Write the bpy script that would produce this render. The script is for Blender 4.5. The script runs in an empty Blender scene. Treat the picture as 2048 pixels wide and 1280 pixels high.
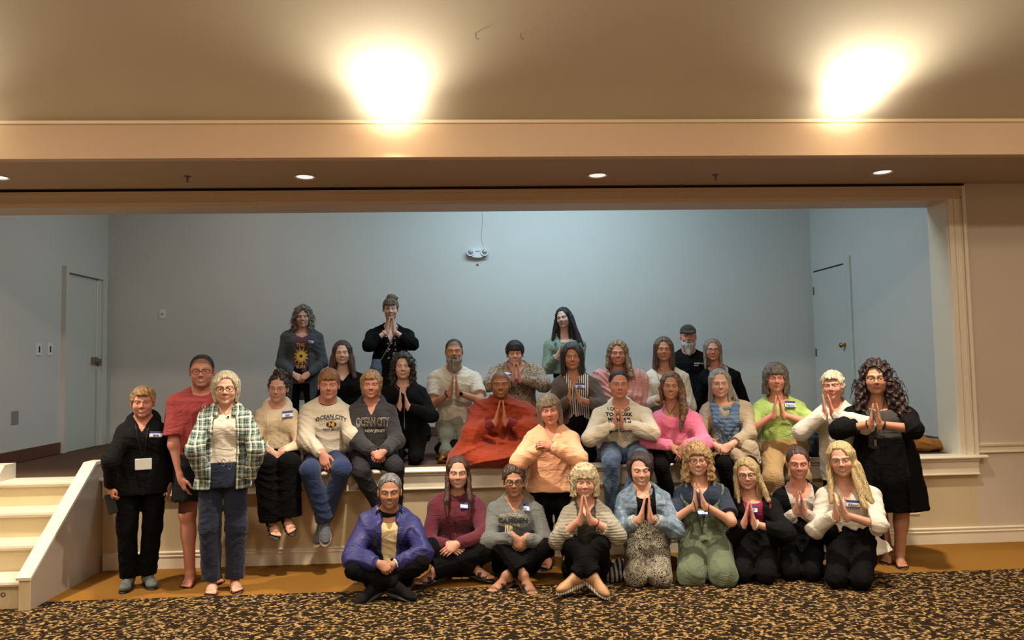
import bpy, math, random
import numpy as np
from mathutils import Vector, Matrix
from mathutils.bvhtree import BVHTree

# ------------------------------------------------------------------ camera, world, light, exposure
SC = bpy.context.scene
FPX, CAMY, CAMZ = 1490.0, -6.4, 1.64
YAW, PITCH, ROLL = math.radians(2.9), math.radians(3.3), math.radians(1.07)
cf = np.array([math.sin(YAW)*math.cos(PITCH), math.cos(YAW)*math.cos(PITCH), math.sin(PITCH)])
r0 = np.array([math.cos(YAW), -math.sin(YAW), 0.0]); u0 = np.cross(r0, cf)
cr = r0*math.cos(ROLL) - u0*math.sin(ROLL); cu = r0*math.sin(ROLL) + u0*math.cos(ROLL)
CO = np.array([0.0, CAMY, CAMZ])
cam_data = bpy.data.cameras.new('camera'); cam = bpy.data.objects.new('camera', cam_data)
SC.collection.objects.link(cam); SC.camera = cam
cam_data.sensor_width = 36.0; cam_data.lens = FPX/2048*36.0; cam_data.clip_start = 0.05
cam.matrix_world = Matrix(((cr[0], cu[0], -cf[0], CO[0]), (cr[1], cu[1], -cf[1], CO[1]), (cr[2], cu[2], -cf[2], CO[2]), (0, 0, 0, 1)))
SC.view_settings.view_transform = 'Standard'; SC.view_settings.look = 'None'
SC.view_settings.gamma = 1.0; SC.view_settings.use_curve_mapping = False
SC.view_settings.exposure = 0.0
W = bpy.data.worlds.new('world'); SC.world = W; W.use_nodes = True
W.node_tree.nodes['Background'].inputs[0].default_value = (1.0, 0.85, 0.68, 1)
W.node_tree.nodes['Background'].inputs[1].default_value = 0.05

def light(name, kind, loc, energy, color, size=0.1, rot=None, size_y=None, spot=None, blend=0.5, spread=None):
    d = bpy.data.lights.new(name, kind); d.energy = energy; d.color = color
    if kind == 'AREA':
        d.size = size
        if size_y: d.shape = 'RECTANGLE'; d.size_y = size_y
        if spread: d.spread = math.radians(spread)
    elif kind == 'SPOT': d.shadow_soft_size = size; d.spot_size = math.radians(spot or 120); d.spot_blend = blend
    else: d.shadow_soft_size = size
    o = bpy.data.objects.new(name, d); SC.collection.objects.link(o); o.location = loc
    if rot: o.rotation_euler = rot
    return o
WARM = (1.0, 0.83, 0.65); FLOOD = (1.0, 0.86, 0.69); COOL = (0.62, 0.86, 1.0)
LAMPS = [(-3.76, -1.12, 3.525), (-0.567, -1.137, 3.533), (2.809, -1.168, 3.549)]
for x, y, z in LAMPS:      # the flood lamps in the sloping ceiling just in front of the beam
    light('flood_lamp_light', 'SPOT', (x, y-0.05, z-0.07), 520, FLOOD, 0.06, (math.radians(-18), 0, 0), spot=108, blend=0.5)
    light('flood_lamp_spill', 'SPOT', (x, y-0.14, z-0.28), 42, (1.0, 0.88, 0.68), 0.08, (math.radians(-140), 0, 0), spot=150, blend=1.0)  # added spot aimed back up the slope to make a halo there
    light('flood_lamp_glow', 'SPOT', (x, y-0.06, z-0.12), 14, (1.0, 0.88, 0.70), 0.08, (math.radians(153.4), 0, 0), spot=168, blend=0.6)  # added spot facing the slope, whitens the ceiling around the glass
for x in (-4.2, 0.0, 4.2):   # added fill: unseen area lights that brighten the hall, without fixtures
    light('hall_ceiling_light', 'AREA', (x, -3.0, 4.35), 24, WARM, 0.4)
    light('hall_ceiling_light', 'AREA', (x, -5.2, 4.9), 95, WARM, 0.5)
    light('hall_ceiling_light', 'AREA', (x, -8.4, 4.1), 38, WARM, 0.5)
light('stage_ceiling_light', 'AREA', (0.9, 1.0, 4.35), 100, COOL, 2.4, (math.radians(8), 0, 0), size_y=0.8)
light('stage_ceiling_light', 'AREA', (-2.6, 1.4, 4.25), 12, (1.0, 0.9, 0.8), 1.2, size_y=0.5)

# ------------------------------------------------------------------ helpers
col = SC.collection
def unray(px, py):
    return cf*FPX + cr*(px-1024) - cu*(py-640)
def at_y(px, py, Y):
    d = unray(px, py); return CO + d*((Y-CO[1])/d[1])
def at_z(px, py, Z):
    d = unray(px, py); return CO + d*((Z-CO[2])/d[2])
def tag(o, label=None, cat=None, group=None, kind=None):
    if label: o['label'] = label
    if cat: o['category'] = cat
    if group: o['group'] = group
    if kind: o['kind'] = kind
    return o
def mesh_obj(name, verts, faces, mats, parent=None, smooth=False, midx=None):
    me = bpy.data.meshes.new(name)
    verts = np.asarray(verts, dtype=np.float32).reshape(-1, 3)
    if isinstance(faces, np.ndarray) and len(faces):
        nf = len(faces)
        me.vertices.add(len(verts)); me.vertices.foreach_set('co', verts.ravel())
        me.loops.add(nf*4); me.loops.foreach_set('vertex_index', faces.astype(np.int32).ravel())
        me.polygons.add(nf); me.polygons.foreach_set('loop_start', np.arange(0, nf*4, 4, dtype=np.int32))
        me.update(calc_edges=True)
    else:
        me.from_pydata([tuple(map(float, v)) for v in verts], [], [tuple(int(i) for i in f) for f in faces]); me.update()
    for m in (mats if isinstance(mats, (list, tuple)) else [mats]): me.materials.append(m)
    if midx is not None: me.polygons.foreach_set('material_index', np.asarray(midx, dtype=np.int32))
    if smooth: me.polygons.foreach_set('use_smooth', np.ones(len(me.polygons), dtype=bool))
    o = bpy.data.objects.new(name, me); col.objects.link(o)
    if parent is not None: o.parent = parent
    return o
class MB:
    def __init__(s): s.v = []; s.f = []
    def add(s, vs, fs):
        n = len(s.v); s.v += [tuple(v) for v in vs]; s.f += [tuple(i+n for i in f) for f in fs]; return s
    def box(s, x0, x1, y0, y1, z0, z1, b=0.0):
        if b <= 0:
            return s.add([(x0,y0,z0),(x1,y0,z0),(x1,y1,z0),(x0,y1,z0),(x0,y0,z1),(x1,y0,z1),(x1,y1,z1),(x0,y1,z1)],
                  [(0,3,2,1),(4,5,6,7),(0,1,5,4),(1,2,6,5),(2,3,7,6),(3,0,4,7)])
        import bmesh
        bm = bmesh.new(); bmesh.ops.create_cube(bm, size=1)
        for v in bm.verts: v.co = Vector(((x0+x1)/2+v.co.x*(x1-x0), (y0+y1)/2+v.co.y*(y1-y0), (z0+z1)/2+v.co.z*(z1-z0)))
        bmesh.ops.bevel(bm, geom=bm.edges[:], offset=b, segments=2, affect='EDGES', profile=0.5)
        bm.verts.ensure_lookup_table(); s.add([v.co[:] for v in bm.verts], [[v.index for v in f.verts] for f in bm.faces]); bm.free(); return s
    def extrude(s, prof, axis, a, b):
        """prof: list of 2D points; axis 'x': (y,z) profile between x=a and b; axis 'z': (x,y) profile"""
        n = len(prof)
        def P(p, t):
            return (t, p[0], p[1]) if axis == 'x' else ((p[0], t, p[1]) if axis == 'y' else (p[0], p[1], t))
        vs = [P(p, a) for p in prof] + [P(p, b) for p in prof]
        fs = [(i, (i+1) % n, n+(i+1) % n, n+i) for i in range(n)] + [tuple(range(n))[::-1], tuple(range(n, 2*n))]
        return s.add(vs, fs)
    def tube(s, pts, r, n=8, closed=False, cap=True):
        pts = [Vector(p) for p in pts]; m = len(pts); vs = []; fs = []
        rr = r if hasattr(r, '__len__') else [r]*m
        up = None
        for i, p in enumerate(pts):
            if closed: t = (pts[(i+1) % m]-pts[i-1]).normalized()
            else: t = (pts[min(i+1, m-1)]-pts[max(i-1, 0)]).normalized()
            if up is None: up = t.orthogonal().normalized()
            up = (up - t*up.dot(t)); up = up.normalized() if up.length > 1e-6 else t.orthogonal().normalized()
            w = t.cross(up)
            for k in range(n):
                a = 2*math.pi*k/n; vs.append(tuple(p + (up*math.cos(a)+w*math.sin(a))*rr[i]))
        for i in range(m if closed else m-1):
            j = (i+1) % m
            for k in range(n): fs.append((i*n+k, i*n+(k+1) % n, j*n+(k+1) % n, j*n+k))
        if cap and not closed: fs += [tuple(range(n))[::-1], tuple(range((m-1)*n, m*n))]
        return s.add(vs, fs)
    def lathe(s, prof, cx, cy, cz, n=24, axis='z'):
        vs = []; fs = []; m = len(prof)
        for r, h in prof:
            for k in range(n):
                a = 2*math.pi*k/n; p = (r*math.cos(a), r*math.sin(a), h)
                if axis == 'y': p = (p[0], h, p[1])
                if axis == 'x': p = (h, p[0], p[1])
                vs.append((cx+p[0], cy+p[1], cz+p[2]))
        for i in range(m-1):
            for k in range(n): fs.append((i*n+k, i*n+(k+1) % n, (i+1)*n+(k+1) % n, (i+1)*n+k))
        fs += [tuple(range(n))[::-1], tuple(range((m-1)*n, m*n))]
        return s.add(vs, fs)
    def build(s, name, mat, parent=None, smooth=False):
        o = mesh_obj(name, s.v, s.f, mat, parent, smooth)
        import bmesh
        bm = bmesh.new(); bm.from_mesh(o.data); bmesh.ops.recalc_face_normals(bm, faces=bm.faces[:]); bm.to_mesh(o.data); bm.free()
        if smooth:
            o.data.set_sharp_from_angle(angle=math.radians(40))
        return o
def struct(o): o['kind'] = 'structure'; return o

# ------------------------------------------------------------------ materials
MATS = {}
def srgb(c):
    if isinstance(c, str): c = tuple(int(c[i:i+2], 16)/255 for i in (0, 2, 4))
    return tuple((x/12.92 if x <= 0.04045 else ((x+0.055)/1.055)**2.4) for x in c) + (1.0,)
class NT:
    def __init__(s, name):
        s.m = bpy.data.materials.new(name); s.m.use_nodes = True; s.t = s.m.node_tree; s.b = s.t.nodes['Principled BSDF']
    def n(s, typ, **kw):
        nd = s.t.nodes.new(typ)
        for k, v in kw.items():
            if k.startswith('i_'):
                key = k[2:]; key = int(key) if key.isdigit() else key.replace('_', ' ')
                if isinstance(v, bpy.types.NodeSocket): s.t.links.new(v, nd.inputs[key])
                else: nd.inputs[key].default_value = v
            else: setattr(nd, k, v)
        return nd
    def math(s, op, a, b=None, c=None, clamp=False):
        nd = s.t.nodes.new('ShaderNodeMath'); nd.operation = op; nd.use_clamp = clamp
        for i, v in enumerate((a, b, c)):
            if v is None: continue
            if isinstance(v, bpy.types.NodeSocket): s.t.links.new(v, nd.inputs[i])
            else: nd.inputs[i].default_value = v
        return nd.outputs[0]
    def mix(s, f, a, b, blend='MIX'):
        nd = s.t.nodes.new('ShaderNodeMix'); nd.data_type = 'RGBA'; nd.blend_type = blend
        for sock, v in ((nd.inputs[0], f), (nd.inputs[6], a), (nd.inputs[7], b)):
            if isinstance(v, bpy.types.NodeSocket): s.t.links.new(v, sock)
            else: sock.default_value = v
        return nd.outputs[2]
    def ramp(s, f, stops, interp='LINEAR'):
        nd = s.t.nodes.new('ShaderNodeValToRGB'); s.t.links.new(f, nd.inputs[0]); cr_ = nd.color_ramp; cr_.interpolation = interp
        while len(cr_.elements) < len(stops): cr_.elements.new(0.5)
        for e, (p, c) in zip(cr_.elements, stops): e.position = p; e.color = c
        return nd.outputs[0]
    def out(s, **kw):
        for k, v in kw.items():
            key = k.replace('_', ' ')
            if isinstance(v, bpy.types.NodeSocket): s.t.links.new(v, s.b.inputs[key])
            else: s.b.inputs[key].default_value = v
        return s.m
    def bump(s, h, strength=0.3, dist=0.01):
        nd = s.n('ShaderNodeBump'); nd.inputs['Strength'].default_value = strength; nd.inputs['Distance'].default_value = dist
        s.t.links.new(h, nd.inputs['Height']); s.t.links.new(nd.outputs[0], s.b.inputs['Normal'])
def paint(name, c, rough=0.6, bump=0.15, scale=120, var=0.03):
    if name in MATS: return MATS[name]
    t = NT(name); tc = t.n('ShaderNodeTexCoord').outputs['Object']
    nz = t.n('ShaderNodeTexNoise', i_Vector=tc, i_Scale=float(scale), i_Detail=3.0).outputs[0]
    nz2 = t.n('ShaderNodeTexNoise', i_Vector=tc, i_Scale=1.3, i_Detail=2.0).outputs[0]
    a = srgb(c); d = tuple(max(0, x*(1-var*3)) for x in a[:3])+(1,)
    t.out(Base_Color=t.mix(nz2, a, d), Roughness=rough); t.bump(nz, bump, 0.002)
    MATS[name] = t.m; return t.m
def emit(name, c, s):
    t = NT(name); t.out(Base_Color=srgb(c), Emission_Color=srgb(c), Emission_Strength=s); return t.m

M_wall = paint('wall_paint_beige', 'cbbdab', 0.7)
M_stagewall = paint('stage_wall_paint', 'c9cac6', 0.65)
M_trim = paint('trim_paint_cream', 'e6dcc6', 0.38, 0.04)
M_beam = paint('beam_paint', 'd2b494', 0.75)
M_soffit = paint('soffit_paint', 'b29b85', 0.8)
M_ceil = paint('ceiling_paint_tan', 'd9d0bc', 0.7)
M_stair = paint('stair_paint_yellow_cream', 'dccba2', 0.45, 0.08, 60)
M_face = paint('stage_front_paint', 'cdbb98', 0.6)
M_side = paint('stair_side_shaded_satin', 'a5978b', 0.3, 0.25, 90)  # satin paint, with the shade on this side put into its colour
M_vinyl = paint('baseboard_brown', '5f3c2c', 0.5)
M_doorp = paint('door_paint', 'c6c8c2', 0.45, 0.05)
M_black = paint('black_plastic', '15130f', 0.5)
M_metal = paint('brushed_metal', '8d8579', 0.3)
M_metal.node_tree.nodes['Principled BSDF'].inputs['Metallic'].default_value = 0.9
M_brass = paint('brass', 'b08a3a', 0.28, 0.3, 30)
M_brass.node_tree.nodes['Principled BSDF'].inputs['Metallic'].default_value = 1.0
M_white = paint('white_plastic', 'dfe2e4', 0.4)
M_gap = paint('dark_gap', '1c120d', 0.9)

def carpet_mat():
    t = NT('patterned_carpet'); tc = t.n('ShaderNodeTexCoord').outputs['Object']
    wob = t.n('ShaderNodeTexNoise', i_Vector=tc, i_Scale=9.0, i_Detail=1.0).outputs['Color']
    wv = t.n('ShaderNodeVectorMath', operation='SCALE', i_0=wob); wv.inputs['Scale'].default_value = 0.03
    base = t.n('ShaderNodeVectorMath', operation='ADD', i_0=tc, i_1=wv.outputs[0]).outputs[0]
    acc = None
    for k, (sc, off, rr, wd) in enumerate([(11.0, 0.0, 0.36, 0.12), (12.0, 5.3, 0.34, 0.12), (14.0, 9.1, 0.32, 0.12), (16.0, 2.7, .32, .12), (18.0, 4.1, .30, .12), (15.0, 7.7, .33, .12)]):
        mp = t.n('ShaderNodeMapping', i_Vector=base); mp.inputs['Scale'].default_value = (sc*0.8, sc*1.05, 1); mp.inputs['Location'].default_value = (off, off*1.7, 0)
        mp.inputs['Rotation'].default_value = (0, 0, 0.2*k)
        fl = t.n('ShaderNodeVectorMath', operation='MULTIPLY', i_0=mp.outputs[0], i_1=(1, 1, 0)).outputs[0]
        vo = t.n('ShaderNodeTexVoronoi', voronoi_dimensions='2D', i_Vector=fl, i_Scale=1.0, i_Randomness=0.85)
        loc = t.n('ShaderNodeVectorMath', operation='SUBTRACT', i_0=fl, i_1=vo.outputs['Position']).outputs[0]
        ang = t.math('MULTIPLY', t.n('ShaderNodeSeparateColor', i_0=vo.outputs['Color']).outputs[0], 6.283)
        ro = t.n('ShaderNodeVectorRotate', rotation_type='Z_AXIS', i_Vector=loc, i_Angle=ang)
        se = t.n('ShaderNodeSeparateXYZ', i_0=ro.outputs[0])
        x, y = se.outputs[0], se.outputs[1]
        rad = t.math('SQRT', t.math('ADD', t.math('MULTIPLY', x, x), t.math('MULTIPLY', t.math('ADD', y, 0.12), t.math('ADD', y, 0.12))))
        # tapering crescent: ring whose width falls from one end to the other
        th = t.math('ARCTAN2', t.math('ADD', y, 0.12), x)
        tn = t.math('DIVIDE', t.math('ADD', th, 0.9), 3.2, clamp=True)
        width = t.math('MULTIPLY', t.math('SUBTRACT', 1.0, tn), wd)
        dd = t.math('ABSOLUTE', t.math('SUBTRACT', rad, t.math('ADD', rr, t.math('MULTIPLY', tn, -0.12))))
        on = t.math('MULTIPLY', t.math('SUBTRACT', width, dd), 22.0, clamp=True)
        tip = t.math('SUBTRACT', 1.0, t.math('MULTIPLY', tn, 1.3), clamp=True)
        on = t.math('MULTIPLY', on, t.math('GREATER_THAN', th, -1.2))
        v = t.math('MULTIPLY', on, t.math('ADD', 0.28, t.math('MULTIPLY', t.math('MULTIPLY', tip, tip), 0.75)))
        acc = v if acc is None else t.math('MAXIMUM', acc, v)
    fine = t.n('ShaderNodeTexNoise', i_Vector=tc, i_Scale=350.0, i_Detail=2.0).outputs[0]
    c = t.ramp(acc, [(0.0, srgb('211a0f')), (0.18, srgb('2f2414')), (0.30, srgb('57422a')), (0.6, srgb('765c3a')), (1.0, srgb('b3925f'))])
    t.out(Base_Color=t.mix(t.math('MULTIPLY', fine, 0.3), c, srgb('1c160c')), Roughness=0.95); t.b.inputs['Specular IOR Level'].default_value = 0.08; t.bump(fine, 0.5, 0.004)
    return t.m
def plain_carpet(name, c1, c2, sc=260.0):
    t = NT(name); tc = t.n('ShaderNodeTexCoord').outputs['Object']
    fine = t.n('ShaderNodeTexNoise', i_Vector=tc, i_Scale=sc, i_Detail=3.0).outputs[0]
    big = t.n('ShaderNodeTexNoise', i_Vector=tc, i_Scale=3.0, i_Detail=4.0).outputs[0]
    t.out(Base_Color=t.mix(t.math('ADD', t.math('MULTIPLY', fine, 0.6), t.math('MULTIPLY', big, 0.4)), srgb(c1), srgb(c2)), Roughness=0.95); t.b.inputs['Specular IOR Level'].default_value = 0.1
    t.bump(fine, 0.5, 0.004); return t.m
M_carpet = carpet_mat(); M_gold = plain_carpet('gold_border_carpet', '8f662c', '7b5520'); M_stagecarpet = plain_carpet('stage_carpet_brown', '6b5244', '4b3a30')

# ------------------------------------------------------------------ the room
ST = 0.762           # stage height
XL, XR, YB = -4.47, 4.33, 2.9
OPR, OPT = 4.24, 3.03
SOF, YBM, BMT = 3.172, -0.95, 3.44
SL = 0.5
struct(MB().box(-7, 7, -9, -0.81, -0.1, 0.0).build('floor', M_carpet))
struct(MB().box(-7, 7, -0.81, 0.02, -0.1, 0.0).build('floor_border', M_gold))
struct(MB().box(XL, XR, 0.02, YB, ST-0.1, ST-0.004).build('floor_stage', M_stagecarpet))
# stage front (a panel under the nosing) and the hall wall on the right
struct(MB().box(-7, 4.385, 0.0, 0.12, 0.0, ST-0.02).build('wall_stage_front', M_face))
w = MB(); w.box(4.385, 7.0, 0.0, 0.12, 0.0, SOF).box(4.30, 4.385, 0.04, 0.16, ST, SOF)
w.box(-7, 4.385, 0.03, 0.12, OPT+0.05, SOF+0.3).box(-7, XL, 0.03, 0.12, ST-0.02, OPT+0.05); struct(w.build('wall_front', M_wall))
# stage box
struct(MB().box(XL-0.1, XL, 0.0, YB+0.1, 0, 4.6).build('wall_stage_left', M_stagewall))
struct(MB().box(XR, XR+0.1, 0.12, YB+0.1, 0, 4.6).build('wall_stage_right', M_stagewall))
struct(MB().box(XL, XR, YB, YB+0.1, 0, 4.6).build('wall_stage_back', M_stagewall))
struct(MB().box(XL-0.1, XR+0.1, 0.05, YB+0.1, 4.5, 4.6).build('ceiling_stage', M_stagewall))
struct(MB().box(XL-0.1, XR+0.1, 0.05, 0.12, SOF, 4.6).build('wall_stage_header', M_stagewall))
# soffit + beam
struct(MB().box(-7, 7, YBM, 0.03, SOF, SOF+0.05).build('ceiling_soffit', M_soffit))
struct(MB().box(-7, 7, YBM-0.002, YBM+0.08, SOF-0.002, BMT).build('beam_fascia', M_beam))
bt = MB(); bt.extrude([(YBM-0.014, BMT-0.016), (YBM-0.002, BMT-0.024), (YBM+0.06, BMT-0.024), (YBM+0.06, BMT+0.012), (YBM-0.014, BMT+0.006)], 'x', -7, 7)
struct(bt.build('trim_1', paint('beam_bead', 'e0c9a2', 0.4)))
# the ceiling rises from the beam towards the camera, then falls again behind it
zr = BMT + SL*(5.0-0.95)
struct(MB().extrude([(YBM+0.05, BMT-0.01), (-5.0, zr), (-9.0, 4.2), (-9.0, 4.3), (-5.0, zr+0.12), (YBM+0.05, BMT+0.14)], 'x', -7, 7).build('ceiling', M_ceil))
w = MB(); w.box(-7.1, -7, -9, 0.1, 0, 5.6); struct(w.build('wall_left', M_wall))
struct(MB().box(7, 7.1, -9, 0.1, 0, 5.6).build('wall_right', M_wall))
struct(MB().box(-7.1, 7.1, -9.1, -9, 0, 5.0).build('wall_rear', M_wall))
# opening trim: header casing, right casing, jamb
h = MB(); h.box(-7, 4.395, -0.022, 0.06, OPT, OPT+0.022).box(-7, 4.38, -0.014, 0.04, OPT+0.022, OPT+0.085).box(-7, 4.395, -0.03, 0.04, OPT+0.085, OPT+0.115)
h.box(-7, OPR, -0.014, 0.30, OPT-0.012, OPT+0.02)
struct(h.build('trim_2', paint('header_casing', 'cdb69a', 0.5)))
struct(MB().box(-7, 4.40, -0.012, 0.03, OPT+0.118, SOF).build('trim_3', M_gap))
c = MB(); c.box(OPR, OPR+0.045, -0.02, 0.05, ST, OPT+0.02).box(OPR+0.045, OPR+0.125, -0.012, 0.05, ST, OPT+0.115)
c.box(OPR+0.125, OPR+0.155, -0.034, 0.05, ST, OPT+0.115).box(OPR+0.052, OPR+0.060, -0.018, 0.05, ST, OPT+0.1).box(OPR+0.112, OPR+0.12, -0.022, 0.05, ST, OPT+0.1)
struct(c.build('trim_4', M_trim))
struct(MB().box(OPR-0.006, OPR+0.09, 0.0, 0.28, ST-0.01, OPT+0.01).build('trim_5', M_trim))
# nosing, apron
n = MB()
n.extrude([(-0.075, ST-0.012), (-0.065, ST), (0.10, ST), (0.10, ST-0.03), (-0.065, ST-0.03), (-0.075, ST-0.02)], 'x', -3.16, 4.45)
struct(n.build('trim_6', M_trim))
ap = MB(); ap.box(-3.08, 4.385, -0.035, 0.0, ST-0.16, ST-0.03).box(-3.08, 4.39, -0.045, 0.0, ST-0.17, ST-0.155, 0.004).box(-3.08, 4.39, -0.05, 0.0, ST-0.05, ST-0.03, 0.004)
struct(ap.build('trim_7', M_trim))
# baseboards: hall wall (cream, three steps), stage (dark vinyl)
b = MB(); b.extrude([(0.0, 0.0), (-0.02, 0.0), (-0.02, 0.095), (-0.026, 0.098), (-0.026, 0.104), (-0.014, 0.108), (-0.014, 0.124), (-0.022, 0.127), (-0.02, 0.134), (0.0, 0.138)], 'x', -3.08, 7)
struct(b.build('baseboard_front', M_trim))
cr_ = MB(); cr_.extrude([(0, 0.775), (-0.02, 0.777), (-0.02, 0.786), (-0.008, 0.79), (-0.008, 0.826), (-0.026, 0.836), (-0.03, 0.852), (0, 0.858)], 'x', OPR+0.155, 7)
struct(cr_.build('trim_8', M_trim))
struct(MB().box(XL, XL+0.02, 0.12, 1.88, ST, ST+0.12, 0.004).build('baseboard_stage_left', M_vinyl))
struct(MB().box(XL+0.1, XR, YB-0.02, YB, ST, ST+0.11, 0.004).build('baseboard_stage_back', M_vinyl))
struct(MB().box(XR-0.02, XR, 0.28, 1.86, ST, ST+0.11, 0.004).build('baseboard_stage_right', M_vinyl))
# left door (in the stage's left wall, close to the back corner) with frame
dX = XL
d1 = bpy.data.objects.new('door_1', None); col.objects.link(d1); struct(d1)
MB().box(dX-0.005, dX+0.016, 1.96, 2.60, ST, 2.71).build('door_leaf', M_doorp, d1)
f = MB(); f.box(dX, dX+0.05, 1.89, 1.95, ST, 2.722).box(dX, dX+0.05, 2.70, 2.80, ST, 2.722).box(dX+0.001, dX+0.052, 1.885, 2.805, 2.722, 2.79).box(dX+0.001, dX+0.03, 2.62, 2.70, ST, 2.72)
f.build('door_frame', M_doorp, d1)
MB().box(dX+0.012, dX+0.024, 2.605, 2.62, ST+0.9, 2.70).build('weather_strip', paint('pale_strip', 'efe8d2', 0.3), d1)
k = MB(); k.box(dX+0.016, dX+0.05, 2.50, 2.60, 1.72, 1.80, 0.008).tube([(dX+0.045, 2.53, 1.76), (dX+0.10, 2.53, 1.76), (dX+0.10, 2.43, 1.76)], 0.012)
k.box(dX+0.016, dX+0.06, 2.60, 2.66, 1.70, 1.78, 0.006); k.build('door_handle', M_metal, d1)
# right door
d2 = bpy.data.objects.new('door_2', None); col.objects.link(d2); struct(d2)
MB().box(XR-0.012, XR+0.005, 2.02, 2.83, ST, 2.715).build('door_leaf', M_doorp, d2)
g = MB(); g.box(XR-0.005, XR+0.004, 2.83, 2.842, ST, 2.73).box(XR-0.014, XR+0.004, 2.08, 2.83, 2.715, 2.732); g.build('door_gap', M_gap, d2)
MB().box(XR-0.022, XR+0.004, 1.90, 1.95, ST, 2.80).box(XR-0.010, XR+0.004, 1.95, 2.02, ST, 2.76).build('door_frame', M_doorp, d2)
for z in (2.48, 1.70, 0.98):
    MB().box(XR-0.02, XR, 2.82, 2.85, z-0.05, z+0.05).build('hinge', M_metal, d2)
MB().lathe([(0.028, 0.0), (0.028, -0.006), (0.012, -0.01), (0.012, -0.03), (0.026, -0.038), (0.03, -0.05), (0.02, -0.065), (0.001, -0.068)], XR-0.012, 2.10, 1.775, axis='x').build('door_knob', M_brass, d2, True)
# stairs
t = MB(); x0, x1 = -7.0, -3.17
rise = ST/4; ys = [-0.98, -0.72, -0.47, -0.22]
for i, yy in enumerate(ys):
    z1 = rise*(i+1)
    if i < 3: t.box(x0, x1, yy+0.03, 0.0, z1-rise, z1-0.035)
    else: t.box(x0, x1, yy+0.03, 0.02, z1-rise, z1-0.035)
stairs = t.build('stage_stairs', M_stair)
tag(stairs, 'cream painted wooden steps with pale nosings leading up to the stage at the left', 'stairs')
for i, yy in enumerate(ys):
    z1 = rise*(i+1); q = MB(); ye = (ys[i+1]+0.03) if i < 3 else 0.06
    q.extrude([(yy, z1-0.03), (yy-0.004, z1-0.018), (yy, z1-0.002), (yy+0.01, z1), (ye, z1), (ye, z1-0.038), (yy+0.01, z1-0.038)], 'x', x0, x1)
    q.build('tread', M_trim, stairs)
s = MB()
prof = [(0.0, 0.0), (0.0, ST+0.115), (-0.13, ST+0.115), (-1.0, 0.21), (-1.0, 0.0)]
s.extrude(prof, 'x', -3.165, -3.09); sd = s.build('stair_side_panel', M_side, stairs)
prof = [(0.01, ST+0.115), (-0.135, ST+0.115), (-1.015, 0.205), (-1.015, 0.225), (-0.14, ST+0.14), (0.01, ST+0.14)]
MB().extrude(prof, 'x', -3.18, -3.08).build('side_panel_cap', M_trim, stairs)
MB().box(-3.165, -3.088, -1.004, -0.998, 0, 0.205).build('side_panel_end', M_stair, stairs)
prof = [(0.06, ST), (0.06, ST+0.125), (-0.09, ST+0.125), (-0.4, ST-0.2), (-0.4, ST-0.4)]
MB().extrude(prof, 'x', -4.3, -3.83).build('side_panel', M_trim, stairs)
MB().lathe([(0.016, 0.0), (0.016, -0.01), (0.012, -0.012), (0.010, -0.004), (0.001, -0.004)], -3.30, -0.945, 0.10, axis='y').build('socket', M_metal, stairs, True)

# ------------------------------------------------------------------ fixtures
GL = emit('flood_glass_lit', 'fff3d8', 8.0)
ang = math.atan(SL)
for i, (x, y, z) in enumerate(LAMPS[:]):
    L = bpy.data.objects.new('flood_lamp', None); col.objects.link(L); L.location = (x, y, z); L.rotation_euler = (ang*-1+0.0, 0, 0)
    tag(L, ['glowing ceiling flood lamp beyond the left edge, above the stairs', 'glowing ceiling flood lamp above the beam, left of the two in view', 'glowing ceiling flood lamp above the beam, right of the two in view'][i], 'ceiling light', 'flood lamps in the sloping ceiling')
    MB().lathe([(0.162, -0.001), (0.158, -0.010), (0.12, -0.018), (0.06, -0.024), (0.001, -0.026)], 0, 0, 0, 32).build('lamp_glass', GL, L, True)
DL = emit('downlight_glass', 'f4f1ea', 0.9)
lab = ['at the left edge of the frame', 'left of centre, between two sprinklers', 'right of centre', 'at the right end']
for i, (x, y) in enumerate([(-3.72, -0.43), (-1.347, -0.387), (1.033, -0.379), (3.418, -0.43)]):
    L = bpy.data.objects.new('recessed_downlight', None); col.objects.link(L); L.location = (x, y, SOF)
    tag(L, 'round recessed white downlight in the soffit, ' + lab[i], 'ceiling light', 'recessed downlights in the soffit')
    MB().lathe([(0.082, 0.0), (0.086, -0.004), (0.080, -0.007), (0.068, -0.002), (0.066, 0.0)], 0, 0, 0, 32).build('trim_ring', M_white, L, True)
    MB().lathe([(0.068, -0.001), (0.05, -0.0035), (0.001, -0.004)], 0, 0, 0, 32).build('lens', DL, L, True)
for i, (x, y) in enumerate([(-2.262, -0.425), (2.024, -0.372)]):
    L = MB().lathe([(0.03, 0.0), (0.03, -0.004), (0.008, -0.006), (0.008, -0.03), (0.003, -0.034), (0.003, -0.042), (0.016, -0.043), (0.016, -0.046), (0.001, -0.048)], x, y, SOF, 20).build('fire_sprinkler', paint('sprinkler_metal', '6d4f43', 0.4), None, True)
    tag(L, ['small pendent fire sprinkler under the soffit on the left', 'small pendent fire sprinkler under the soffit on the right'][i], 'sprinkler', 'fire sprinklers under the soffit')
for i, px in enumerate((952, 1042)):
    x = (0.04, 0.335)[i]; y = -1.64; z = BMT + SL*(-0.95-y)
    L = MB().tube([(x, y, z+0.01), (x, y-0.005, z-0.02), (x+0.012, y, z-0.03), (x+0.02, y, z-0.022)], 0.0025, 6).build('ceiling_hook', paint('hook_dark', '5c5040', 0.6), None, True)
    tag(L, ['tiny wire hook in the sloping ceiling, left of the pair', 'tiny wire hook in the sloping ceiling, right of the pair'][i], 'hook', 'hooks in the sloping ceiling')
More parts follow.
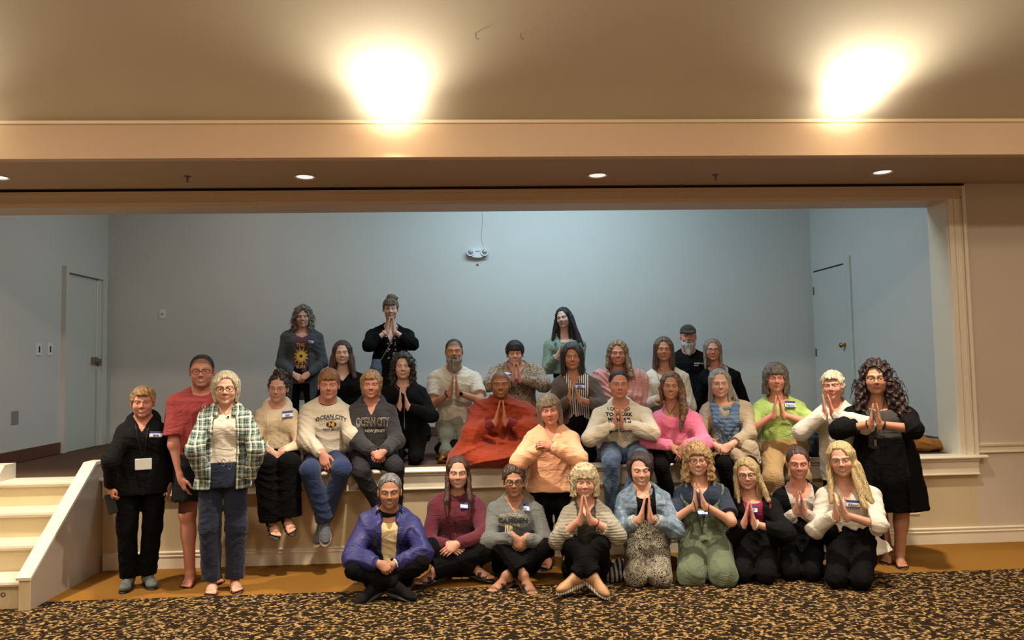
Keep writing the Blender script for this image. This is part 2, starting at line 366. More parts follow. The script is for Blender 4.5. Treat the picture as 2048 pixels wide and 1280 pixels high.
# projector screen case behind the header, with pull ring and cord
zc = OPT+0.0
y_s = 0.42
a0 = at_y(572, 421.5, y_s); a1 = at_y(1337, 417, y_s)
sc = MB().tube([(a0[0], y_s, a0[2]+0.03), (a1[0], y_s, a1[2]+0.03)], 0.034, 14).build('projection_screen', paint('screen_case', '1a1d20', 0.5), None, True)
tag(sc, 'rolled up projection screen in a black case hanging behind the stage header', 'projection screen')
MB().box(a0[0]+0.4, a0[0]+0.44, 0.40, 0.44, a0[2]+0.03, 4.5).build('hanger', M_metal, sc)
MB().box(a1[0]-0.44, a1[0]-0.40, 0.40, 0.44, a1[2]+0.03, 4.5).build('hanger', M_metal, sc)
p = at_y(962, 420, y_s)
MB().tube([(p[0]+0.012*math.cos(a), y_s, p[2]+0.002+0.014*math.sin(a)) for a in np.linspace(0, 6.283, 17)[:-1]], 0.0028, 6, closed=True).build('pull_ring', M_black, sc, True)
q = [at_y(964+2.5*math.sin(i*0.8)*i/9, 425+i*7.6, y_s) for i in range(10)]
MB().tube([tuple(v) for v in q], 0.0016, 5).build('pull_cord', paint('cord_grey', '9aa2a8', 0.6), sc, True)
# emergency light on the stage back wall
e = bpy.data.objects.new('emergency_light', None); col.objects.link(e)
p = at_y(955, 506, YB); e.location = (p[0], YB, p[2])
tag(e, 'white twin head emergency light mounted on the stage back wall', 'emergency light')
MB().extrude([(x_*1.0, z_) for x_, z_ in [(-0.075, -0.05), (-0.05, -0.062), (0, -0.068), (0.05, -0.062), (0.075, -0.05), (0.08, 0.03), (0.05, 0.045), (0, 0.05), (-0.05, 0.045), (-0.08, 0.03)]], 'y', -0.06, 0.0).build('housing', M_white, e)
MB().box(-0.11, 0.11, -0.012, 0.0, -0.078, -0.066, 0.003).build('mounting_plate', M_white, e)
for sx in (-1, 1):
    hd = MB().lathe([(0.02, 0.02), (0.046, -0.01), (0.05, -0.05), (0.046, -0.066), (0.038, -0.064)], sx*0.088, -0.01, 0.0, 20, 'y').build('lamp_head', M_white, e, True)
    MB().lathe([(0.038, -0.062), (0.02, -0.07), (0.001, -0.072)], sx*0.088, -0.01, 0.0, 20, 'y').build('lamp_lens', paint('lens_grey', '8f8f92', 0.2), hd, True)
MB().box(-0.03, 0.03, -0.0615, -0.06, 0.005, 0.02).build('status_panel', paint('panel_grey', '8fa0b0', 0.3), e)
p = at_y(955, 529, YB); o = MB().box(p[0]-0.014, p[0]+0.014, YB-0.012, YB, p[2]-0.012, p[2]+0.010, 0.003).build('wall_bracket', M_metal)
tag(o, 'tiny metal bracket on the back wall just below the emergency light', 'bracket')
# plates
def plate(name, cx, cy, cz, ax, mat, label, cat, w=0.075, h=0.12, slot=None, group=None):
    if ax == 'y': o = MB().box(cx-w/2, cx+w/2, cy-0.008, cy, cz-h/2, cz+h/2, 0.003).build(name, mat)
    elif ax == 'x+': o = MB().box(cx, cx+0.008, cy-w/2, cy+w/2, cz-h/2, cz+h/2, 0.003).build(name, mat)
    tag(o, label, cat, group)
    if slot:
        if ax == 'y': MB().box(cx-0.006, cx+0.006, cy-0.016, cy-0.007, cz-0.012, cz+0.014, 0.002).build('toggle', slot, o)
        else: MB().box(cx+0.007, cx+0.012, cy-0.010, cy+0.010, cz-0.032, cz+0.032, 0.002).build('slider', slot, o)
    return o
plate('wall_plate', *at_y(325, 628, YB), 'y', M_white, 'small white square wall plate high on the stage back wall at left', 'wall plate', 0.075, 0.11, M_metal)
plate('dimmer_switch', XL, 1.48, 1.87, 'x+', M_white, 'white dimmer switch on the stage left wall, farther from the door', 'switch', 0.09, 0.13, M_gap, 'dimmer switches by the left door')
plate('dimmer_switch', XL, 1.68, 1.875, 'x+', M_white, 'white dimmer switch on the stage left wall, nearer the door', 'switch', 0.09, 0.13, M_gap, 'dimmer switches by the left door')
plate('outlet_plate', XL, 1.10, 1.20, 'x+', paint('outlet_grey', '85878a', 0.4), 'grey metal outlet plate low on the stage left wall below the switches', 'outlet', 0.11, 0.13)
p = at_y(1828, 1014, 0); plate('wall_outlet', p[0]-0.0, 0, p[2], 'y', M_trim, 'cream power outlet low on the stage front behind the woman in the black skirt', 'outlet', 0.09, 0.13)

# ------------------------------------------------------------------ implicit surfaces -> meshes
F32 = np.float32
def A(*v): return np.array(v, dtype=np.float64)
def unit(v): v = np.asarray(v, float); n = np.linalg.norm(v); return v/n if n > 1e-9 else v
class Cone:      # tapered capsule
    def __init__(s, a, b, ra, rb, k=0.02, cut=None, cuta=None, flat=None):
        s.a, s.b, s.ra, s.rb, s.k, s.cut, s.cuta, s.flat = A(*a), A(*b), ra, rb, k, cut, cuta, flat
        R = max(ra, rb)+k+0.01; s.lo = np.minimum(s.a, s.b)-R; s.hi = np.maximum(s.a, s.b)+R
    def d(s, p):
        ab = s.b-s.a; L2 = max(float(ab@ab), 1e-9); pa = p-s.a.astype(F32)
        t = np.clip((pa@(ab/L2).astype(F32)), 0, 1)
        q = pa - t[:, None]*ab.astype(F32)
        if s.flat is not None:                     # (axis, factor): squashed along an axis
            ax, fc = s.flat; ax = unit(ax).astype(F32); c = q@ax; q = q + (c*(1/fc-1))[:, None]*ax
        r = np.sqrt((q*q).sum(1)) - (s.ra+(s.rb-s.ra)*t)
        if s.cut is not None:                      # keep only up to a fraction of the length
            L = math.sqrt(L2); r = np.maximum(r, ((pa@(ab/L).astype(F32))-s.cut*L))
        if s.cuta is not None:
            L = math.sqrt(L2); r = np.maximum(r, (s.cuta*L-(pa@(ab/L).astype(F32))))
        return r
class Ell:       # ellipsoid with optional rotation matrix (columns = local axes)
    def __init__(s, c, r, k=0.02, R=None):
        s.c, s.r, s.k, s.R = A(*c), A(*r), k, R
        m = max(r)+k+0.01 if R is not None else s.r+k+0.01; s.lo = s.c-m; s.hi = s.c+m
    def d(s, p):
        q = p-s.c.astype(F32)
        if s.R is not None: q = q@s.R.astype(F32)
        k0 = np.sqrt(((q/s.r.astype(F32))**2).sum(1)); k1 = np.sqrt(((q/(s.r**2).astype(F32))**2).sum(1))
        return k0*(k0-1)/np.maximum(k1, 1e-6)
class Loft:      # stack of ellipses along an axis: levels [(h, cx, cf, rx, rf)]
    def __init__(s, o, up, side, levels, k=0.03, e=2.0):
        s.o = A(*o); s.u = unit(up); s.s = unit(A(*side)-s.u*(A(*side)@s.u)); s.f = np.cross(s.s, s.u); s.L = np.array(levels, float); s.k = k; s.e = e
        if s.f[1] < 0 and abs(s.f[1]) > 0.3: s.f = -s.f
        pts = []
        for h, cx, cf_, rx, rf in levels:
            for sx in (-1, 1):
                for sf in (-1, 1): pts.append(s.o+s.u*h+s.s*(cx+sx*rx)+s.f*(cf_+sf*rf))
        pts = np.array(pts); s.lo = pts.min(0)-k-0.03; s.hi = pts.max(0)+k+0.03
    def d(s, p):
        q = p-s.o.astype(F32); h = q@s.u.astype(F32); x = q@s.s.astype(F32); f = q@s.f.astype(F32)
        H = s.L[:, 0]; hc = np.clip(h, H[0], H[-1])
        cx = np.interp(hc, H, s.L[:, 1]); cf_ = np.interp(hc, H, s.L[:, 2]); rx = np.interp(hc, H, s.L[:, 3]); rf = np.interp(hc, H, s.L[:, 4])
        X = (x-cx)/rx; Y = (f-cf_)/rf
        k0 = (np.abs(X)**s.e+np.abs(Y)**s.e)**(1/s.e); k1 = np.sqrt((X/rx)**2+(Y/rf)**2)/np.maximum(np.sqrt(X*X+Y*Y), 1e-5)
        d2 = (k0-1)/np.maximum(k1, 1e-4); dz = np.abs(h-hc)
        return (np.where(dz > 0, np.sqrt(np.maximum(d2, 0)**2+dz**2)+np.minimum(d2, 0)*0, d2)).astype(F32)
class Torus:
    def __init__(s, c, n, side, ra, rb, t, k=0.01):
        s.c = A(*c); s.n = unit(n); s.s = unit(A(*side)-s.n*(A(*side)@s.n)); s.f = np.cross(s.n, s.s); s.ra, s.rb, s.t, s.k = ra, rb, t, k
        m = max(ra, rb)+t+k+0.01; s.lo = s.c-m; s.hi = s.c+m
    def d(s, p):
        q = p-s.c.astype(F32); h = q@s.n.astype(F32); x = q@s.s.astype(F32); f = q@s.f.astype(F32)
        k0 = np.sqrt((x/s.ra)**2+(f/s.rb)**2); rr = (k0-1)*(s.ra+s.rb)/2
        return (np.sqrt(rr*rr+h*h)-s.t).astype(F32)
class Fn:        # arbitrary distance-like function with bounds
    def __init__(s, fn, lo, hi, k=0.005): s.fn, s.lo, s.hi, s.k = fn, A(*lo), A(*hi), k
    def d(s, p): return s.fn(p)
def smin(a, b, k):
    if k <= 0: return np.minimum(a, b)
    h = np.maximum(k-np.abs(a-b), 0)/k; return np.minimum(a, b)-h*h*k*0.25
class Shape:
    def __init__(s, add=None, sub=None, disp=None, cuts=None):
        s.add = add or []; s.sub = sub or []; s.disp = disp; s.cuts = cuts or []
    def d(s, p, lo=None, hi=None):
        r = np.full(len(p), 0.5, F32)
        for pr in s.add:
            if lo is not None and ((pr.lo > hi).any() or (pr.hi < lo).any()): continue
            m = ((p > pr.lo.astype(F32)-0.02) & (p < pr.hi.astype(F32)+0.02)).all(1)
            if m.all(): r = smin(r, pr.d(p), pr.k)
            elif m.any():
                r[m] = smin(r[m], pr.d(p[m]), pr.k)
        if s.disp is not None: r = r - s.disp(p)
        for pr in s.sub:
            m = ((p > pr.lo.astype(F32)-0.02) & (p < pr.hi.astype(F32)+0.02)).all(1)
            if m.any():
                r[m] = -smin(-r[m], pr.d(p[m]), pr.k)
        for n, c in s.cuts:            # half-spaces n.p < c kept
            r = np.maximum(r, p@np.asarray(n, F32)-F32(c))
        return r
    def bounds(s, pad=0.02):
        lo = np.min([q.lo for q in s.add], 0)-pad; hi = np.max([q.hi for q in s.add], 0)+pad
        for n, c in s.cuts:
            n = np.asarray(n, float)
            for i in range(3):
                if abs(n[i]) > 0.999: 
                    if n[i] > 0: hi[i] = min(hi[i], c+pad)
                    else: lo[i] = max(lo[i], -c-pad)
        return lo, hi
def surface(shape, h, lo=None, hi=None):
    """naive surface nets over a sparse grid; returns verts (internal frame), quads"""
    if lo is None: lo, hi = shape.bounds()
    lo = np.asarray(lo, float); hi = np.asarray(hi, float); B = 6
    nb = np.maximum(1, np.ceil((hi-lo)/(h*B)).astype(int)); n = nb*B+1
    cs = [lo[i]+(np.arange(nb[i])+0.5)*h*B for i in range(3)]
    C = np.stack(np.meshgrid(*cs, indexing='ij'), -1).reshape(-1, 3).astype(F32)
    dc = shape.d(C); act = np.abs(dc) < h*B*1.05+0.012
    V = np.full(tuple(n), 0.0, F32)
    sg = np.where(dc < 0, -1.0, 1.0).astype(F32).reshape(tuple(nb))
    big = np.repeat(np.repeat(np.repeat(sg, B, 0), B, 1), B, 2)
    V[:-1, :-1, :-1] = big; V[-1] = 1; V[:, -1] = 1; V[:, :, -1] = 1
    idx = np.argwhere(act.reshape(tuple(nb)))
    if not len(idx): return np.zeros((0, 3)), np.zeros((0, 4), int)
    o = np.arange(B+1); off = np.stack(np.meshgrid(o, o, o, indexing='ij'), -1).reshape(-1, 3)
    M = np.zeros(tuple(n), bool)
    for s0 in range(0, len(idx), 4000):
        G = (idx[s0:s0+4000, None, :]*B+off[None]).reshape(-1, 3); M[G[:, 0], G[:, 1], G[:, 2]] = True
    G = np.argwhere(M)
    for s0 in range(0, len(G), 200000):
        g = G[s0:s0+200000]; V[g[:, 0], g[:, 1], g[:, 2]] = shape.d((lo+g*h).astype(F32), lo, hi)
    # boundary of the grid is outside so that the surface closes there
    ins = V < 0
    c = np.zeros(tuple(n-1), np.int8)
    for i in (0, 1):
        for j in (0, 1):
            for k in (0, 1): c += ins[i:n[0]-1+i, j:n[1]-1+j, k:n[2]-1+k]
    cell = (c > 0) & (c < 8)
    ci = np.argwhere(cell); 
    if not len(ci): return np.zeros((0, 3)), np.zeros((0, 4), int)
    vid = np.full(tuple(n-1), -1, np.int32); vid[ci[:, 0], ci[:, 1], ci[:, 2]] = np.arange(len(ci))
    acc = np.zeros((len(ci), 3)); cnt = np.zeros(len(ci))
    cor = [(i, j, k) for i in (0, 1) for j in (0, 1) for k in (0, 1)]
    for a in cor:
        for ax in range(3):
            if a[ax]: continue
            b = list(a); b[ax] = 1
            va = V[ci[:, 0]+a[0], ci[:, 1]+a[1], ci[:, 2]+a[2]]; vb = V[ci[:, 0]+b[0], ci[:, 1]+b[1], ci[:, 2]+b[2]]
            m = (va < 0) != (vb < 0); t = np.clip(va/(va-vb+1e-12), 0, 1)
            pt = np.array(a, float)[None].repeat(len(ci), 0); pt[:, ax] += t
            acc[m] += pt[m]; cnt[m] += 1
    v = lo+(ci+acc/np.maximum(cnt, 1)[:, None])*h
    Q = []
    for ax in range(3):
        a1, a2 = (ax+1) % 3, (ax+2) % 3
        sl0 = [slice(1, n[i]-1) for i in range(3)]; sl0[ax] = slice(0, n[ax]-1)
        sl1 = list(sl0); sl1[ax] = slice(1, n[ax])
        i0, i1 = ins[tuple(sl0)], ins[tuple(sl1)]
        e = np.argwhere(i0 != i1)
        if not len(e): continue
        fl = i0[e[:, 0], e[:, 1], e[:, 2]]
        st = np.array([1, 1, 1]); st[ax] = 0; e = e+st
        def at(da, db):
            q = e.copy(); q[:, a1] -= da; q[:, a2] -= db; return vid[q[:, 0], q[:, 1], q[:, 2]]
        q = np.stack([at(1, 1), at(0, 1), at(0, 0), at(1, 0)], 1)
        q[~fl] = q[~fl][:, ::-1]; Q.append(q)
    q = np.concatenate(Q); q = q[(q >= 0).all(1)]
    return v, q
def join(parts):
    vs = []; fs = []; n = 0
    for v, q in parts:
        vs.append(v); fs.append(q+n); n += len(v)
    return np.concatenate(vs), np.concatenate(fs)
def to_local(v): v = np.array(v, float); v[..., 1] *= -1; return v
def obj_from(name, v, q, mats, parent, midx=None):
    # internal frame (x, forward, up) is mirrored, so the winding flips
    return mesh_obj(name, to_local(v), np.ascontiguousarray(q[:, ::-1]), mats, parent, True, midx)
def smooth_mesh(v, q, it=1, lam=0.5):
    for _ in range(it):
        s = np.zeros_like(v); c = np.zeros(len(v))
        for a, b in ((0, 1), (1, 2), (2, 3), (3, 0)):
            np.add.at(s, q[:, a], v[q[:, b]]); np.add.at(s, q[:, b], v[q[:, a]])
            np.add.at(c, q[:, a], 1); np.add.at(c, q[:, b], 1)
        v = v+lam*(s/np.maximum(c, 1)[:, None]-v)
    return v

def folds(amp, seed, fx=20, fz=45, dirz=0.0):
    rs = np.random.RandomState(seed); ph = rs.rand(12)*6.28; a = rs.rand(12)
    def fn(p):
        x, y, z = p[:, 0], p[:, 1], p[:, 2]
        w = 0.05*np.sin(13*x+ph[0]+5*z)+0.04*np.sin(11*y+ph[1])+0.04*np.sin(9*z+ph[2]+6*x)
        s1 = np.sin(fz*(z*(0.6+0.5*a[0])+0.8*(a[1]-0.5)*x+w*1.6)+ph[3])
        s2 = np.sin(fx*(x*1.2+0.9*(a[2]-0.5)*z+w*2.2+y*0.5)+ph[4])
        s3 = np.sin(fz*1.3*(0.5*z-0.6*x+w*1.5+0.4*y)+ph[5])
        m = 0.5+0.5*np.sin(7*x+ph[6]+5*z)*np.sin(6*z+ph[7])
        r = (1-np.abs(s1))**2*0.9*m+(1-np.abs(s3))**2*0.8*(1-m)+0.35*s2
        return (amp*(r-0.35)).astype(F32)
    return fn

# ------------------------------------------------------------------ cloth, skin and hair materials
def cloth(name, c, c2=None, rough=0.9, pat=None, sc=40.0, bump=0.42, sheen=0.1, extra=None):
    if name in MATS: return MATS[name]
    t = NT(name); tc = t.n('ShaderNodeTexCoord').outputs['Object']; sp = t.n('ShaderNodeSeparateXYZ', i_0=tc); x, y, z = sp.outputs
    fine = t.n('ShaderNodeTexNoise', i_Vector=tc, i_Scale=420.0, i_Detail=2.0).outputs[0]
    big = t.n('ShaderNodeTexNoise', i_Vector=tc, i_Scale=9.0, i_Detail=3.0).outputs[0]
    a = srgb(c); b = srgb(c2) if c2 else tuple(v*0.8 for v in a[:3])+(1,)
    colr = t.mix(t.math('MULTIPLY', big, 0.5), a, b) if pat is None or pat in ('knit', 'rib') else a
    mp_ = t.n('ShaderNodeMapping', i_Vector=tc); mp_.inputs['Rotation'].default_value = (0.5, 0.9, 0.3); mp_.inputs['Scale'].default_value = (1.0, 1.0, 2.1)
    rd = t.n('ShaderNodeTexNoise', i_Vector=mp_.outputs[0], i_Scale=5.5, i_Detail=2.5, i_Distortion=1.3).outputs[0]
    ridge = t.math('POWER', t.math('SUBTRACT', 1.0, t.math('MULTIPLY', t.math('ABSOLUTE', t.math('SUBTRACT', rd, 0.5)), 5.0), clamp=True), 2.0)
    h = t.math('ADD', t.math('MULTIPLY', fine, 0.25), t.math('ADD', t.math('MULTIPLY', big, 0.6), t.math('MULTIPLY', ridge, 1.25)))
    def stripe(coord, freq, width, ph=0.0):
        return t.math('LESS_THAN', t.math('FRACT', t.math('ADD', t.math('MULTIPLY', coord, freq), ph)), width)
    if pat == 'stripes':
        xx = t.math('ADD', x, t.math('MULTIPLY', t.math('SINE', t.math('MULTIPLY', z, 14.0)), 0.004))
        colr = t.mix(stripe(xx, sc, 0.5), a, b)
    elif pat == 'plaid':
        dis = t.math('MULTIPLY', t.math('SUBTRACT', big, 0.5), 0.04)
        xx = t.math('ADD', x, dis); zz = t.math('ADD', z, dis)
        g = srgb('74897f'); k = srgb('1d2730'); wv = srgb('e6e3d0')
        cx = t.ramp(t.math('FRACT', t.math('MULTIPLY', xx, 11.0)), [(0.0, wv), (0.12, k), (0.24, g), (0.40, wv), (0.45, g), (0.58, k), (0.68, g), (0.78, k), (0.88, g)], 'CONSTANT')
        cz = t.ramp(t.math('FRACT', t.math('MULTIPLY', zz, 11.0)), [(0.0, wv), (0.12, k), (0.24, g), (0.40, wv), (0.45, g), (0.58, k), (0.68, g), (0.78, k), (0.88, g)], 'CONSTANT')
        colr = t.mix(0.5, cx, cz)
    elif pat in ('knit', 'rib'):
        if pat == 'rib':
            r = t.math('SINE', t.math('MULTIPLY', z, sc*6.283)); q = t.math('SINE', t.math('MULTIPLY', x, 170.0*6.283))
            h = t.math('ADD', h, t.math('MULTIPLY', r, 0.9)); colr = t.mix(t.math('MULTIPLY', t.math('ADD', r, 1.0), 0.28), colr, b)
        else:
            vo = t.n('ShaderNodeTexVoronoi', i_Vector=tc, i_Scale=sc*3); h = t.math('ADD', h, t.math('MULTIPLY', vo.outputs[0], 1.2))
            nz = t.n('ShaderNodeTexNoise', i_Vector=tc, i_Scale=sc*1.2, i_Detail=4.0).outputs[0]
            colr = t.mix(t.ramp(nz, [(0.42, (0, 0, 0, 1)), (0.58, (1, 1, 1, 1))]), a, b)
    elif pat == 'floral':
        vo = t.n('ShaderNodeTexVoronoi', i_Vector=tc, i_Scale=sc); nz = t.n('ShaderNodeTexNoise', i_Vector=tc, i_Scale=sc*1.6, i_Detail=2.0).outputs[0]
        m = t.math('LESS_THAN', t.math('ADD', vo.outputs[0], t.math('MULTIPLY', nz, 0.5)), 0.58); colr = t.mix(m, a, b)
    elif pat == 'paisley':
        nz = t.n('ShaderNodeTexNoise', i_Vector=tc, i_Scale=sc*0.35, i_Detail=1.0, i_Distortion=0.7).outputs[0]
        band = t.math('SINE', t.math('MULTIPLY', nz, 62.0)); vo = t.n('ShaderNodeTexVoronoi', i_Vector=tc, i_Scale=sc*0.5).outputs[0]
        ring = t.math('SINE', t.math('MULTIPLY', vo, 24.0))
        colr = t.mix(t.math('GREATER_THAN', t.math('MAXIMUM', t.math('MULTIPLY', band, 0.8), ring), 0.35), a, b)
    elif pat == 'denim':
        fad = t.n('ShaderNodeTexNoise', i_Vector=tc, i_Scale=sc*0.3, i_Detail=5.0).outputs[0]
        colr = t.mix(t.ramp(fad, [(0.4, (0, 0, 0, 1)), (0.65, (1, 1, 1, 1))]), a, b)
    elif pat == 'marl':
        nz = t.n('ShaderNodeTexNoise', i_Vector=tc, i_Scale=sc*5, i_Detail=3.0).outputs[0]; colr = t.mix(nz, a, b)
    elif pat == 'robe':
        st = t.n('ShaderNodeTexNoise', i_Vector=tc, i_Scale=7.0, i_Detail=5.0, i_Distortion=1.2).outputs[0]
        colr = t.mix(st, a, b); h = t.math('ADD', h, t.math('MULTIPLY', st, 2.5))
    t.out(Base_Color=colr, Roughness=rough); t.b.inputs['Sheen Weight'].default_value = sheen if max(a[:3]) > 0.03 else 0.0; t.b.inputs['Sheen Roughness'].default_value = 0.6
    t.b.inputs['Specular IOR Level'].default_value = 0.25 if max(a[:3]) > 0.03 else 0.12
    t.bump(h, bump, 0.006); MATS[name] = t.m; return t.m
def hair_mat(c, c2, curly=0):
    name = 'hair_%s_%s' % (c, c2)
    if name in MATS: return MATS[name]
    t = NT(name); tc = t.n('ShaderNodeTexCoord').outputs['Object']
    nz = t.n('ShaderNodeTexNoise', i_Vector=tc, i_Scale=25.0, i_Detail=2.0).outputs['Color']
    sc = t.n('ShaderNodeVectorMath', operation='SCALE', i_0=nz); sc.inputs['Scale'].default_value = 0.025 if not curly else 0.06
    v = t.n('ShaderNodeVectorMath', operation='ADD', i_0=tc, i_1=sc.outputs[0])
    mp = t.n('ShaderNodeMapping', i_Vector=v.outputs[0]); mp.inputs['Scale'].default_value = (190, 190, 7) if not curly else (95, 95, 60)
    s1 = t.n('ShaderNodeTexNoise', i_Vector=mp.outputs[0], i_Scale=1.0, i_Detail=3.0).outputs[0]
    mp2 = t.n('ShaderNodeMapping', i_Vector=v.outputs[0]); mp2.inputs['Scale'].default_value = (48, 48, 3)
    s2 = t.n('ShaderNodeTexNoise', i_Vector=mp2.outputs[0], i_Scale=1.0, i_Detail=2.0).outputs[0]
    colr = t.mix(t.ramp(s2, [(0.25, (0, 0, 0, 1)), (0.72, (1, 1, 1, 1))]), srgb(c), srgb(c2))
    dk = tuple(x*0.55 for x in srgb(c)[:3])+(1,)
    colr = t.mix(t.ramp(s1, [(0.36, (1, 1, 1, 1)), (0.50, (0, 0, 0, 1))]), colr, dk)
    t.out(Base_Color=colr, Roughness=0.42); t.b.inputs['Specular IOR Level'].default_value = 0.35
    t.bump(s1, 0.9, 0.006); MATS[name] = t.m; return t.m
def skin_mat():
    t = NT('skin'); at = t.n('ShaderNodeAttribute', attribute_name='Col').outputs['Color']; tc = t.n('ShaderNodeTexCoord').outputs['Object']
    nz = t.n('ShaderNodeTexNoise', i_Vector=tc, i_Scale=30.0, i_Detail=4.0).outputs[0]
    fine = t.n('ShaderNodeTexNoise', i_Vector=tc, i_Scale=300.0, i_Detail=2.0).outputs[0]
    c = t.mix(t.math('MULTIPLY', t.math('SUBTRACT', nz, 0.4), 0.35, clamp=True), at, srgb('8a4a3a'), 'MIX')
    t.out(Base_Color=c, Roughness=0.6); t.b.inputs['Subsurface Weight'].default_value = 0.0; t.b.inputs['Specular IOR Level'].default_value = 0.4
    t.bump(fine, 0.12, 0.002); return t.m
M_skin = skin_mat()
def eye_mat():
    t = NT('eye'); at = t.n('ShaderNodeAttribute', attribute_name='Col').outputs['Color']; t.out(Base_Color=at, Roughness=0.25); return t.m
M_eye = eye_mat()
SKINS = dict(fair=srgb('cd9f88'), rosy=srgb('c48b76'), tan=srgb('b38468'), olive=srgb('ab7f64'), brown=srgb('a5714f'), pale=srgb('cfaa96'))

# ------------------------------------------------------------------ the head
def head_prims(P):
    m = P.get('male', False); ch = P.get('cheek', 0.0); L = []
    L.append(Ell((0, -0.020, 0.030), (0.077, 0.092, 0.086), 0.03))
    L.append(Ell((0, 0.016, -0.028), (0.067+ch, 0.068, 0.082), 0.03))
    L.append(Ell((0, 0.008, -0.066), (0.057+ch+(0.004 if m else 0), 0.055, 0.044), 0.02))
    L.append(Ell((0, 0.060, -0.098), (0.019+(0.004 if m else 0), 0.018, 0.014), 0.025))
    for sx in (-1, 1):
        L.append(Ell((sx*0.038, 0.052, -0.032), (0.022+ch*0.7, 0.024, 0.020), 0.02))
        L.append(Ell((sx*0.0805, -0.012, -0.004), (0.007, 0.017, 0.030), 0.004, rot_euler(0.15, 0, -sx*0.35)))
        L.append(Ell((sx*0.081, -0.004, -0.026), (0.006, 0.008, 0.010), 0.006))
        L.append(Cone((sx*0.014, 0.080, 0.019), (sx*0.048, 0.062, 0.021), 0.009, 0.007, 0.014))
    L.append(Cone((0, 0.080, 0.008), (0, 0.099, -0.026), 0.007, 0.0105, 0.010))
    L.append(Ell((0, 0.101, -0.029), (0.0105, 0.010, 0.009), 0.006))
    for sx in (-1, 1): L.append(Ell((sx*0.0125, 0.090, -0.033), (0.0075, 0.010, 0.007), 0.006))
    sm = P.get('smile', 0.5); w = 0.021+0.006*sm
    L.append(Cone((-w, 0.071, -0.060+0.004*sm), (0, 0.082, -0.061), 0.0045, 0.0058, 0.006)); L.append(Cone((w, 0.071, -0.060+0.004*sm), (0, 0.082, -0.061), 0.0045, 0.0058, 0.006))
    L.append(Cone((-w*0.7, 0.074, -0.068+0.002*sm), (0, 0.080, -0.0725), 0.005, 0.0068, 0.006)); L.append(Cone((w*0.7, 0.074, -0.068+0.002*sm), (0, 0.080, -0.0725), 0.005, 0.0068, 0.006))
    S = []
    for sx in (-1, 1): S.append(Ell((sx*0.0315, 0.090, 0.001), (0.020, 0.020, 0.0125), 0.012))
    S.append(Ell((0, 0.060, -0.128), (0.05, 0.02, 0.012), 0.01))
    return L, S
def rot_euler(a, b, c):
    return np.array(Matrix.Rotation(c, 3, 'Z') @ Matrix.Rotation(b, 3, 'Y') @ Matrix.Rotation(a, 3, 'X'))
def face_colour(q, P):
    """skin colour of a vertex given in head coordinates"""
    sk = np.array(SKINS[P['skin']][:3]); c = np.tile(sk, (len(q), 1)); x, f, z = q[:, 0], q[:, 1], q[:, 2]
    def blend(mask, colr, a=1.0):
        m = np.clip(mask, 0, 1)[:, None]*a; c[:] = c*(1-m)+np.array(colr)*m
    fr = f > 0.03
    red = sk*np.array([1.08, 0.72, 0.68])
    for sx in (-1, 1):
        blend(np.exp(-(((x-sx*0.042)/0.022)**2+((z+0.032)/0.022)**2))*fr, red, 0.55)
        # eyebrows
        bx = (x-sx*0.033)/0.021; bz = (z-0.0215-0.003*(1-bx**2))/0.0032
        blend(np.clip(1.6-np.maximum(np.abs(bx), np.abs(bz))*1.3, 0, 1)*fr, srgb(P.get('brow', '5a4334'))[:3], 0.8)
        blend(np.exp(-(((x-sx*0.0315)/0.021)**2+((z-0.002)/0.011)**2))*fr, sk*0.62, 0.5)
        blend(np.exp(-(((x-sx*(0.030+0.012))/0.003)**2+((z+0.050)/0.016)**2))*fr, sk*0.7, 0.25)
    blend(np.exp(-((x/0.014)**2+((z+0.030)/0.012)**2))*(f > 0.085), red, 0.45)
    for sx in (-1, 1): blend(np.exp(-(((x-sx*0.006)/0.0035)**2+((z+0.0385)/0.0025)**2))*(f > 0.08), sk*0.3, 0.8)
    sm = P.get('smile', 0.5); w = 0.023+0.007*sm; zc = -0.0655+0.006*sm*(x/w)**2
    lip = np.array(srgb(P.get('lip', 'b5605a'))[:3])*np.clip(sk/np.array(SKINS['fair'][:3]), 0.6, 1.1)
    mz = (z-zc); inx = np.abs(x) < w
    blend(np.clip((0.0095*np.sqrt(np.clip(1-(x/w)**2, 0, 1))-np.abs(mz+0.001))/0.002, 0, 1)*fr*inx, lip, 0.85)
    if P.get('teeth', False):
        blend(np.clip((0.0042*np.sqrt(np.clip(1-(x/(w*0.78))**2, 0, 1))-np.abs(mz))/0.0012, 0, 1)*fr*inx, (0.66, 0.60, 0.52), 0.9)
        blend(np.clip((0.0016-np.abs(np.abs(mz)-0.0047*np.sqrt(np.clip(1-(x/w)**2, 0, 1))))/0.001, 0, 1)*fr*inx, sk*0.3, 0.55)
    else:
        blend(np.clip((0.0017-np.abs(mz))/0.001, 0, 1)*fr*inx, sk*0.22, 0.85)
    if P.get('stubble'):
        blend(np.clip((-0.045-z)/0.015, 0, 1)*(f > -0.01)*(np.abs(mz) > 0.009), srgb(P['stubble'])[:3], 0.3)
    if P.get('scalp'):
        hl = z-(0.052-0.05*np.clip(-(f-0.055)/0.05, 0, 1)-0.02*np.clip(-(f-0.0)/0.05, 0, 1))
        blend(np.clip(hl/0.008, 0, 1), srgb(P['scalp'])[:3], 0.6)
    return c
